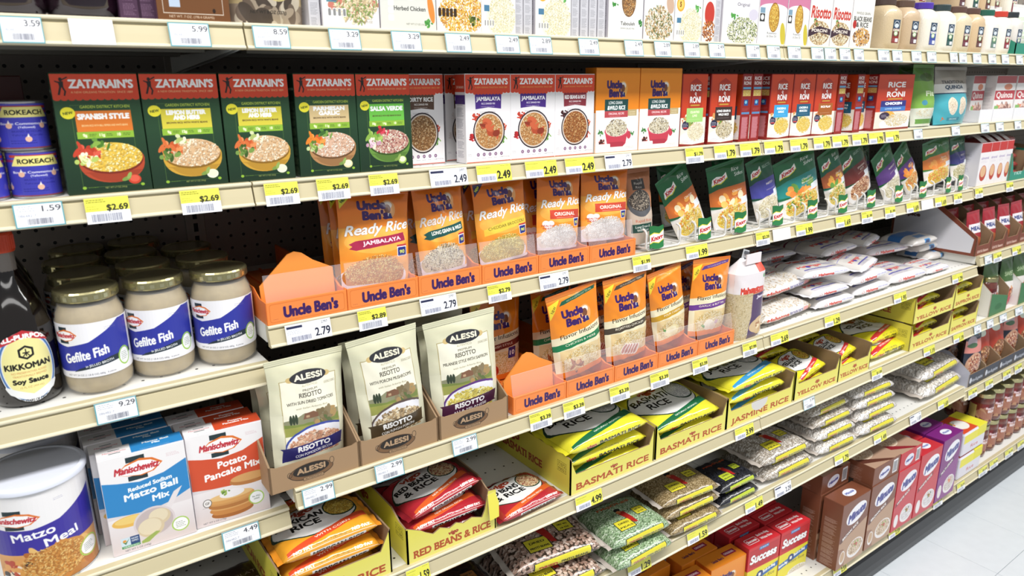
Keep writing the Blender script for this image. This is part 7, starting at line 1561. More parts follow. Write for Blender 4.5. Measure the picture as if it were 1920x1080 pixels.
bl_ = [('pinto', (983, 1158), (1150, 1078), 0, 'pinto bean bag at the bottom of its stack'), ('pinto', (968, 1102), (1140, 1042), .043, 'pinto bean bag on top of its stack'),
       ('pea', (1150, 1090), (1264, 1030), 0, 'green split pea bag, lower of two'), ('pea', (1144, 1048), (1258, 997), .043, 'green split pea bag, upper of two'),
       ('lentil', (1258, 1018), (1358, 972), 0, 'lentil bag, lowest of three'), ('lentil', (1254, 992), (1354, 946), .03, 'lentil bag, middle of three'), ('lentil', (1246, 972), (1350, 930), .06, 'lentil bag, topmost of three'),
       ('black', (1352, 960), (1424, 925), 0, 'black bean bag, lower of two'), ('black', (1350, 938), (1422, 903), .034, 'black bean bag, upper of two'),
       ('navy', (1440, 913), (1528, 872), 0, 'blackeye pea bag, lower of two beside the black beans'), ('navy', (1434, 888), (1522, 848), .042, 'blackeye pea bag, upper of two beside the black beans'),
       ('white', (1540, 862), (1612, 829), 0, 'white bean bag, lowest of the middle stack'), ('white', (1536, 838), (1609, 806), .038, 'white bean bag, second of the middle stack'), ('navy', (1532, 815), (1604, 783), .076, 'pale bean bag, third of the middle stack'), ('navy', (1522, 796), (1594, 764), .114, 'pale bean bag, topmost of the middle stack'),
       ('white', (1612, 828), (1684, 796), 0, 'white bean bag, lowest of the right stack'), ('white', (1609, 806), (1684, 773), .036, 'white bean bag, second of the right stack'), ('white', (1606, 785), (1680, 754), .072, 'white bean bag, third of the right stack'), ('white', (1602, 765), (1678, 736), .108, 'white bean bag, topmost of the right stack'),
       ('white', (1738, 757), (1805, 718), 0, 'white bean bag near the bay end, lower of two'), ('white', (1733, 735), (1800, 698), .042, 'white bean bag near the bay end, upper of two')]
kk = {'pinto': .98, 'pea': .9, 'lentil': .9}
for k, L, R_, dz, lab in bl_: laid('bb'+k, BK[k], .18, L, R_, z+dz, lab, 'bag', BE)
for i, (k, x, y, dz, lab) in enumerate([('pinto', .52, .1, 0, 'pinto bean bag lowest at the back'), ('pinto', .53, .11, .043, 'pinto bean bag second layer at the back'), ('pinto', .51, .12, .086, 'pinto bean bag top layer at the back'), ('pea', .73, .12, 0, 'green pea bag lower at the back'), ('pea', .72, .1, .043, 'green pea bag upper at the back'), ('lentil', .93, .12, 0, 'lentil bag lowest at the back'), ('lentil', .93, .11, .04, 'lentil bag upper at the back'),
      ('black', 1.14, .1, 0, 'black bean bag lower at the back'), ('black', 1.13, .09, .043, 'black bean bag upper at the back'), ('navy', 1.38, .1, 0, 'blackeye pea bag lower at the back'), ('navy', 1.36, .09, .043, 'blackeye pea bag second at the back'), ('navy', 1.35, .08, .086, 'blackeye pea bag topmost at the back'), ('navy', 1.62, .12, .0, 'pale bean bag lowest behind the middle stack'), ('navy', 1.62, .1, .043, 'pale bean bag second behind the middle stack'), ('navy', 1.6, .11, .086, 'pale bean bag third behind the middle stack'), ('white', 1.83, .12, 0, 'white bean bag lowest behind the right stack'), ('white', 1.83, .12, .043, 'white bean bag second behind the right stack'),
      ('white', 2.2, .08, 0, 'white bean bag lowest behind the bay end pair'), ('navy', 2.2, .08, .043, 'pale bean bag second behind the bay end pair'), ('navy', 2.02, .16, 0, 'pale bean bag lying deep in the gap'), ('navy', 2.02, .16, .043, 'pale bean bag lying deep in the gap, upper')]):
    o = spawn('bb'+k, BK[k], lab, 'bag', BE); place(o, x, y+.05, z+dz, rz=.04*((i*7) % 5-2), s=(.94, 1, .95))
bkb = pillow('dark_bean_bag', .17, .14, .04, bean_bag(['2a1c18', '3a2620', '1f1412', '4a2c26'], 'KIDNEY BEANS', ('DRIED', 'BEANS'), '8a5a2c', bl=9, bw=6, gap='120c0a'), .15, .7, .4, '3a3438', 9, lump=.0008)
for i, (x, y, k) in enumerate([(.33, -.06, 0), (.32, -.055, 1), (.16, -.06, 0), (.33, .12, 0)]): o = spawn('bkb', bkb, ['dark bean bag left of the pinto beans, lower', 'dark bean bag left of the pinto beans, upper', 'dark bean bag in the bottom shade', 'dark bean bag behind, left of the pinto beans'][i], 'bag', BE); place(o, x, y, z+.043*k)
# far bay sixth shelf: navy trays with pouches
nv = Art(130, 60, '23283a', 1.8); nv.text('rice & grains', 70, 22, 12, 'b8bcc8', w=90, bold=.8); nv.ell(16, 24, 8, 12, 'd0d2da')
front_h['navy6'] = .06; front_h['navy6_s'] = .13
t6 = board_tray('navy6', .13, .28, [(0, 0), (.13, 0), (.13, .05), (0, .05)], [(0, .06), (.08, .12), (.28, .13)], amat('navy6_front', nv), amat('navy6_side', side('b9bac8', '9a9cb0', 280, 95)), mat('navy_board', '23283a', .5), KI, backh=.13)
nb = Art(140, 215, '262a3c', 1.8); nb.ell(100, 198, 18, 12, 'b08a3c'); nb.rect(0, 120, 140, 50, 'd88a80'); nb.ell(40, 165, 34, 22, 'b8a8b0'); nb.ell(40, 150, 34, 10, '4a6a4c'); nb.ell(60, 70, 56, 50, 'c89a80'); nb.grains(60, 70, 48, 42, ['b8684a', 'd8a07a', '8a3a34', 'e8c8a8'], 300, 9, 6, 3); nb.rect(100, 20, 24, 70, '4a4f66'); nb.text('QUINOA', 70, 182, 10, 'a8aab8', w=70)
NP = pouch('navy_pouch', .14, .215, .05, nb, '262a3c', .25)
no = Art(120, 190, 'b8402c', 1.8); no.ell(60, 60, 46, 40, '8a5a3c'); no.grains(60, 60, 40, 34, ['c88a5a', 'e3b88a', '7a3a24'], 160, 9, 6, 3); no.rect(0, 0, 120, 24, '23283a'); no.ell(40, 150, 30, 14, 'd8e0d0')
NO = pouch('rust_pouch', .12, .19, .05, no, '8a2f24', .25)
z6 = Z['R6']; x6 = XU(1815, Yf['R6']+.008, z6)
for i in range(5):
    o = spawn('navy6', t6, 'navy cut-front tray on the sixth shelf, '+['leftmost', 'second from the left', 'third from the left', 'fourth from the left', 'at the picture edge'][i], 'tray', 'navy trays'); place(o, x6+.066+.131*i, Yf['R6']+.01, z6)
    k, f_ = (('np', NP) if i in (0, 3) else ('no', NO))
    for j in range(2): o = spawn(k, f_, ('navy' if k == 'np' else 'rust red')+' pouch, '+['front', 'behind'][j]+' in the '+['leftmost', 'second', 'third', 'fourth', 'last'][i]+' navy tray', 'pouch', 'pouches in navy trays'); place(o, x6+.066+.131*i, Yf['R6']+.04+(.02 if i else 0)+.08*j, z6+.008, rx=-.06 if i else -.02, ry=.03*(i % 2), s=(.82 if k == 'np' else .95, 1, .95 if k == 'np' else 1.02))
# ================================================================== BOTTOM SHELF
z = Z['S7']; y7 = Yf['S7']
SU = carton('white_rice_carton', .15, .165, .055, success(), side('b82a34', 'e0a0a8', 55, 165, [(0, 87, 'd8cc3a')]), 'c02c34', success_top())
s1 = ONZ(1515, 1066, z)[1]
def topc(key, fn, h, L, R_, w0, lab, cat='carton', grp=None, k=None, dy=0):
    a, b = ONZ(*L, z+h), ONZ(*R_, z+h); w_ = math.hypot(*(b-a)[:2]); o = spawn(key, fn, lab, cat, grp); c = (a+b)/2; kx = w_/w0 if k is None else k
    return place(o, c[0], c[1]+dy, z, math.atan2(b[1]-a[1], b[0]-a[0]), s=(kx, 1, 1))
SG = 'red and yellow white rice cartons'
a1 = topc('su', SU, .165, (1405, 1031), (1464, 1002), .15, 'red and yellow rice carton, front left one', grp=SG)
a2 = topc('su', SU, .165, (1466, 1001), (1520, 973), .15, 'red and yellow rice carton, front right one', grp=SG)
for i, (b_, dx, dy) in enumerate([(a1, -.002, .07), (a2, -.002, .06), (a1, .0, .13), (a2, 0, .12), (a2, .0, .18)]):
    o = spawn('su', SU, ['red rice carton second in line on the left', 'red rice carton second in line on the right', 'red rice carton third in line on the left', 'red rice carton third in line on the right', 'red rice carton fourth in line on the right'][i], 'carton', SG); place(o, b_.location.x+dx, b_.location.y+dy, z, b_.rotation_euler.z*.5, s=(b_.scale.x, 1, 1))
uf = Art(150, 190, 'e8861e', 2.); uf.vgrad(0, 190, 'd8701a', 'ee9428'); ub_logo(uf, 70, 130, 40); uf.text('ORIGINAL', 75, 60, 12, '8a1f3c', w=90, bold=.8); uf.micro(20, 20, 100, 24, '8a4a1c', 4)
ut = Art(150, 60, 'ea8a26', 2.); ut.text("Uncle Ben's", 52, 24, 9, '5a2a4c', w=46, bold=.7); ut.rect(84, 24, 50, 18, '9c2440'); ut.text('ORIGINAL', 109, 33, 7, 'f0d0d8', w=40, bold=.5)
UO = carton('orange_rice_carton', .15, .15, .06, uf, side('d8741c', '8a4a1c', 60, 150), 'dc7a1e', ut)
UG = 'orange rice cartons on the bottom shelf'
u2 = topc('uo', UO, .15, (1334, 1071), (1400, 1038), .15, 'orange rice carton beside the red and yellow ones, front right', grp=UG)
u1 = topc('uo', UO, .15, (1280, 1063), (1347, 1027), .15, 'orange rice carton set back on the left', grp=UG)
u3 = topc('uo', UO, .10, (1330, 1100), (1392, 1066), .15, 'orange rice carton at the picture bottom edge', grp=UG); 
u3.location = (u2.location.x-.16, u2.location.y-.005, z); u3.rotation_euler.z = u2.rotation_euler.z; u3.scale = u2.scale
o = spawn('uo', UO, 'orange rice carton far left in the shade', 'carton', UG); place(o, u1.location.x-.17, u1.location.y+.03, z)
MIs = {}
for k, cl, dk, cap, fb, gr, gar in (('brown', '7c4a34', '5a3024', 'BROWN RICE', 'b89478', ['c8a684', 'e0c8a8', 'a8805c', 'efdcc4'], ['b0483c', '8ab04a', 'c86a5a']), ('red', 'c4303a', '8a1f2a', 'WHITE RICE', 'c8404a', ['efe9ea', 'ffffff', 'dcd3d6'], ['d8602c', '3f8a3c', '2c4a2c', 'e8a04a']), ('purple', '7a2078', '4a1450', 'MULTI-GRAIN', '8a3a88', ['e8e0dc', 'f6f0ec', 'd0c0b8'], ['d8602c', 'e8a070'])):
    MIs[k] = carton('instant_rice_carton_'+k, .14, .205, .065, minute(cl, dk, cap, fb, gr, gar), side(cl, 'e0d0c8', 65, 205, title=None), cl, minute_top(cl))
    MIs[k+'f'] = (lambda k, cl, dk: (lambda: _flatbox(k, cl, dk)))(k, cl, dk)
def _flatbox(k, cl, dk):
    """the same carton lying on its back, its end panel to the front"""
    b = MB(); e = PLAIN(cl); b.box(-.07, .07, 0, .205, 0, .0642, e, front=amat('instant_rice_end_'+k, minute_end(cl)), side=amat('instant_rice_carton_%s_side' % k, side(cl, 'e0d0c8')), c=.0007)
    o = ob('instant_rice_carton_'+k, b); t = MB(); t.box(-.0696, .0696, .0003, .2042, .0642, .065, e, top=amat('instant_rice_flat_'+k, minute_flat(cl, dk, 140, 205)), c=.0002); ob('face_panel', t.mesh('face_panel'), o)
    return o
MGp = 'instant rice cartons'
def mi(k, L, R_, TLv, lab):
    a, b = ONZ(*L, z), ONZ(*R_, z); w_ = math.hypot(*(b-a)[:2]); h = ZV(TLv[1], a[0], a[1])-z
    o = spawn('mi'+k, MIs[k], lab, 'carton', MGp); c = (a+b)/2; place(o, c[0], c[1], z, math.atan2(b[1]-a[1], b[0]-a[0]), s=(w_/.14, 1, h/.205)); return o, h, w_
M1, h1, q1 = mi('brown', (1566, 1072), (1616, 1037), (1575, 949), 'brown instant rice carton standing at the front, nearest one')
M2, h2, q2 = mi('brown', (1619, 1034), (1667, 1001), (1625, 914), 'brown instant rice carton right of the nearest one')
M3, h3, q3 = mi('red', (1669, 1000), (1708, 974), (1675, 886), 'red instant rice carton, left one')
M4, h4, q4 = mi('red', (1710, 973), (1749, 948), (1715, 855), 'red instant rice carton, right one')
M5, h5, q5 = mi('purple', (1751, 945), (1786, 920), (1757, 828), 'purple instant rice carton standing beside the right red one')
o = spawn('mibrown', MIs['brown'], 'brown instant rice carton second in line behind the nearest one', 'carton', MGp); place(o, M1.location.x-.005, M1.location.y+.072, z, M1.rotation_euler.z, s=M1.scale)
o = spawn('mipurple', MIs['purple'], 'purple instant rice carton second in line', 'carton', MGp); place(o, M5.location.x, M5.location.y+.07, z, M5.rotation_euler.z, s=M5.scale)
o = spawn('mired', MIs['red'], 'red instant rice carton second in line behind the right one', 'carton', MGp); place(o, M4.location.x, M4.location.y+.07, z, M4.rotation_euler.z, s=M4.scale)
for k, M_, h, lab, dx, dy in (('brownf', M1, h1, 'brown instant rice carton lying on the second-in-line one', -.005, .074), ('brownf', M2, h2, 'brown instant rice carton lying on top of the upright right brown one', 0, .002), ('redf', M3, h3, 'red instant rice carton lying on top of the left red one', 0, .002)):
    o = spawn('mf'+k, MIs[k], lab, 'carton', MGp); place(o, M_.location.x+dx, M_.location.y+dy, z+h, M_.rotation_euler.z, s=(M_.scale.x, .9, 1))
wy = Art(150, 60, 'e3dfe8', 1.8); wy.rect(0, 34, 150, 26, 'ece24a'); wy.text('Rice', 80, 16, 10, 'c83a3a', w=50)
ta = Art(150, 110, 'd8502c', 1.8); ta.ell(80, 50, 50, 34, 'f0ece6'); ta.garnish(50, 70, 20, ['e8a04a', '5a8a3c', 'd8502c'], 14, 3)
def ribag():
    b = MB(); e = PLAIN('dcdae4'); b.box(-.075, .075, 0, .11, 0, .06, e, front=amat('yellow_strip_front', wy), c=.004)
    b2 = MB(); b2.box(-.072, .03, .004, .108, .06, .061, e, top=amat('picture_top', ta), c=.0003)
    o = ob('white_rice_box', b); ob('top_panel', b2.mesh('top_panel'), o)
    c = MB(); c.box(.02, .0755, -.001, .112, .036, .0615, mat('yellow_wrap', 'e8df3a', .4), c=.001); ob('yellow_wrap', c.mesh('yellow_wrap'), o)
    return o
p_ = ONZ(1790, 905, z)
for i in range(2): o = spawn('wy', ribag, ['white box with yellow wrap right of the purple carton, lower', 'white box with yellow wrap right of the purple carton, upper'][i], 'box', 'white boxes with yellow wrap'); place(o, p_[0]+.11, p_[1], z+.0625*i*1.6, .0, s=(1.25, 1, 1.55))
for r in range(7):
    for lev in range(2):
        for dpt in range(2):
            if dpt and lev < 1: continue
            x = p_[0]+.30+.088*r; 
            if x > 4.3: continue
            o = spawn('salsa', jar_salsa, f'gold-lidded red bean jar, {["bottom","top"][lev]} layer, {["first","second","third","fourth","fifth","sixth","seventh"][r]} stack {"back row" if dpt else "front row"}', 'jar', 'bean jars'); place(o, x, y7+.07+.09*dpt, z+.1385*lev, s=(1, 1, 1.07))
# ================================================================== PRICE TAGS
TAGS = {
 'S1': [(0, 81, 'T', '3.59'), (131, 214, 'N', ''), (317, 394, 'T', '5.99'), (475, 543, 'T', '8.59'), (618, 676, 'T', '3.29'), (735, 790, 'T', '3.29'), (836, 883, 'T', '2.49'), (930, 974, 'T', '2.49'), (993, 1035, 'T', '2.89'), (1086, 1123, 'T', '2.49'), (1172, 1206, 'T', '2.49'), (1228, 1258, 'T', '2.89'), (1283, 1312, 'T', '2.89'), (1330, 1359, 'T', '2.49'), (1400, 1425, 'T', '2.49'), (1439, 1463, 'T', '2.99'), (1478, 1502, 'T', '2.99'), (1522, 1545, 'T', '2.49'), (1547, 1568, 'T', '2.49'), (1575, 1595, 'T', '2.49'), (1602, 1620, 'T', '2.49'), (1647, 1668, 'T', '8.59'), (1674, 1692, 'T', '8.59'), (1710, 1728, 'T', '8.59'), (1739, 1756, 'T', '8.59'), (1782, 1796, 'T', '8.59'), (1799, 1813, 'T', '8.59'), (1825, 1840, 'T', '8.59'), (1854, 1868, 'T', '8.59'), (1879, 1892, 'T', '8.59'), (1906, 1918, 'T', '5.99')],
 'S2': [(26, 120, 'T', '1.59'), (160, 243, 'Y', '$2.69'), (339, 413, 'Y', '$2.69'), (497, 560, 'Y', '$2.69'), (595, 655, 'Y', '$2.69'), (693, 747, 'Y', '$2.69'), (803, 880, 'W', '2.49'), (889, 964, 'B', '2.49'), (982, 1048, 'B', '2.49'), (1057, 1118, 'B', '2.49'), (1132, 1188, 'W', '2.79'), (1286, 1319, 'Y', '$1.79'), (1338, 1381, 'B', '1.79'), (1385, 1428, 'B', '1.79'), (1432, 1470, 'B', '1.79'), (1480, 1517, 'B', '1.79'), (1524, 1559, 'B', '1.79'), (1560, 1592, 'B', '1.79'), (1597, 1628, 'B', '1.79'), (1629, 1657, 'B', '1.79'), (1658, 1689, 'B', '1.79'), (1714, 1730, 'T', '4.99'), (1785, 1800, 'T', '4.99'), (1840, 1855, 'T', '3.99'), (1868, 1882, 'T', '3.99'), (1903, 1915, 'T', '3.99')],
 'S3': [(532, 625, 'W', '2.79'), (672, 725, 'Y', '$2.89'), (785, 860, 'W', '2.79'), (915, 958, 'Y', '$2.79'), (1009, 1070, 'W', '2.79'), (1187, 1220, 'Y', '$1.99'), (1285, 1329, 'B', '1.99'), (1418, 1443, 'Y', '$2.39'), (1447, 1485, 'N', ''), (1491, 1526, 'B', '1.99'), (1566, 1597, 'B', '1.69'), (1616, 1636, 'Y', '$1.99'), (1660, 1679, 'Y', '$1.99'), (1698, 1725, 'B', '1.69'), (1728, 1750, 'N', ''), (1752, 1776, 'B', '1.69'), (1789, 1804, 'Y', '$1.99')],
 'R3': [(1829, 1843, 'Y', '$3.99'), (1887, 1900, 'Y', '$3.99')],
 'S4': [(568, 627, 'T', '2.99'), (704, 757, 'T', '2.99'), (849, 895, 'T', '2.99'), (994, 1034, 'Y', '$3.39'), (1057, 1096, 'Y', '$3.39'), (1144, 1180, 'Y', '$3.39'), (1220, 1254, 'Y', '$3.39'), (1299, 1327, 'Y', '$3.39'), (1393, 1419, 'Y', '$7.99'), (1443, 1481, 'B', '2.69'), (1544, 1578, 'B', '1.29'), (1672, 1704, 'B', '1.95'), (1783, 1808, 'B', '1.29')],
 'R4': [(1847, 1860, 'T', '2.49'), (1863, 1878, 'Y', '$2.49'), (1897, 1916, 'B', '2.49')],
 'S5': [(763, 806, 'B', '1.59'), (1077, 1132, 'B', '4.99'), (1376, 1416, 'B', '3.99'), (1507, 1528, 'T', '3.99'), (1635, 1654, 'Y', '$1.09'), (1730, 1755, 'B', '1.19'), (1786, 1809, 'B', '1.19'), (1827, 1840, 'T', '4.29'), (1851, 1863, 'T', '4.29'), (1875, 1888, 'T', '4.29'), (1904, 1918, 'T', '4.29')],
 'S6': [(1175, 1223, 'B', '1.29'), (1286, 1330, 'B', '1.59'), (1394, 1434, 'B', '1.49'), (1450, 1487, 'W', '2.29'), (1563, 1594, 'B', '1.79'), (1636, 1665, 'B', '1.49'), (1704, 1730, 'W', '1.69'), (1757, 1780, 'B', '1.69')],
 'R6': [(1816, 1832, 'Y', '$2.99'), (1848, 1862, 'Y', '$2.99'), (1881, 1895, 'Y', '$2.99'), (1903, 1916, 'Y', '$2.99')],
 'S7': [(1560, 1590, 'B', '2.59'), (1663, 1691, 'B', '2.59'), (1750, 1767, 'Y', '$3.29'), (1795, 1809, 'Y', '$3.29'), (1834, 1852, 'Y', '$3.29'), (1855, 1872, 'Y', '$2.99'), (1884, 1900, 'Y', '$2.99'), (1908, 1920, 'Y', '$2.99')],
 'L3': [(179, 258, 'T', '9.29')], 'L4': [(418, 487, 'T', '4.49')]}
nmS = {'S1': 'top shelf', 'S2': 'second shelf', 'S3': 'third shelf', 'R3': 'far shelf three', 'S4': 'fourth shelf', 'R4': 'far shelf four', 'S5': 'fifth shelf', 'S6': 'sixth shelf', 'R6': 'far shelf six', 'S7': 'bottom shelf', 'L3': 'jar shelf', 'L4': 'matzo carton shelf'}
stn = {'T': 'white teal-edged', 'Y': 'yellow-topped', 'B': 'yellow big-digit', 'W': 'white big-digit', 'N': 'blank white'}
on_ = ['first', 'second', 'third', 'fourth', 'fifth', 'sixth', 'seventh', 'eighth', 'ninth', 'tenth', 'eleventh', 'twelfth', 'thirteenth', 'fourteenth', 'fifteenth', 'sixteenth', 'seventeenth', 'eighteenth', 'nineteenth', 'twentieth']
def ordn(i, n):
    j = n-1-i
    return (on_[i]+' tag from the left') if i <= j else (on_[j]+' tag from the right')
CAPM = mat('tag_edge', 'e8e8ea', .4)
for s, L in TAGS.items():
    for i, (a, b_, st, pr) in enumerate(L):
        y = Yf[s]-.006; zz = Z[s]-.018
        x0, x1 = XU(a, y, zz), XU(b_, y, zz); w_ = min(x1-x0, .075); x0 = x1-w_ if a == 0 else x0
        W0 = {'T': .056, 'Y': .052, 'B': .066, 'W': .072, 'N': .07}[st]
        def mk(st=st, pr=pr, W0=W0):
            m_ = MB(); am = amat('tag_%s_%s' % (st, pr), tag_art(pr, st), .3)
            P = [(-.0002, .0), (-.002, -.008), (-.0042, -.018), (-.0068, -.0295 if st != 'Y' else -.033)]
            for (a0, b0), (a1, b1), v0, v1 in zip(P[:-1], P[1:], (1, .74, .43), (.74, .43, 0)):
                m_.face([(-W0/2, a1-.0012, b1), (W0/2, a1-.0012, b1), (W0/2, a0-.0012, b0), (-W0/2, a0-.0012, b0)], am, [(0, v1), (1, v1), (1, v0), (0, v0)])
                m_.face([(W0/2, a1-.0002, b1), (-W0/2, a1-.0002, b1), (-W0/2, a0-.0002, b0), (W0/2, a0-.0002, b0)], CAPM)
                for sx in (-1, 1): m_.face([(sx*W0/2, a1-.0012, b1), (sx*W0/2, a0-.0012, b0), (sx*W0/2, a0-.0002, b0), (sx*W0/2, a1-.0002, b1)], CAPM)
            m_.face([(-W0/2, P[-1][0]-.0012, P[-1][1]), (-W0/2, P[-1][0]-.0002, P[-1][1]), (W0/2, P[-1][0]-.0002, P[-1][1]), (W0/2, P[-1][0]-.0012, P[-1][1])], CAPM)
            return ob('price_tag', m_)
        lab = f'{stn[st]} price tag{" reading "+pr if pr else ""} on the {nmS[s]}, {ordn(i, len(L)).replace(" tag", "") if s[0] == "R" else ordn(i, len(L))}' if len(L) > 1 else f'{stn[st]} price tag reading {pr} on the {nmS[s]}'
        o = spawn('tag_%s_%s' % (st, pr), mk, lab, 'price tag', 'price tags on the '+nmS[s])
        place(o, (x0+x1)/2, Yf[s]-.0012, Z[s]-.0035, s=(w_/W0, 1, 1))
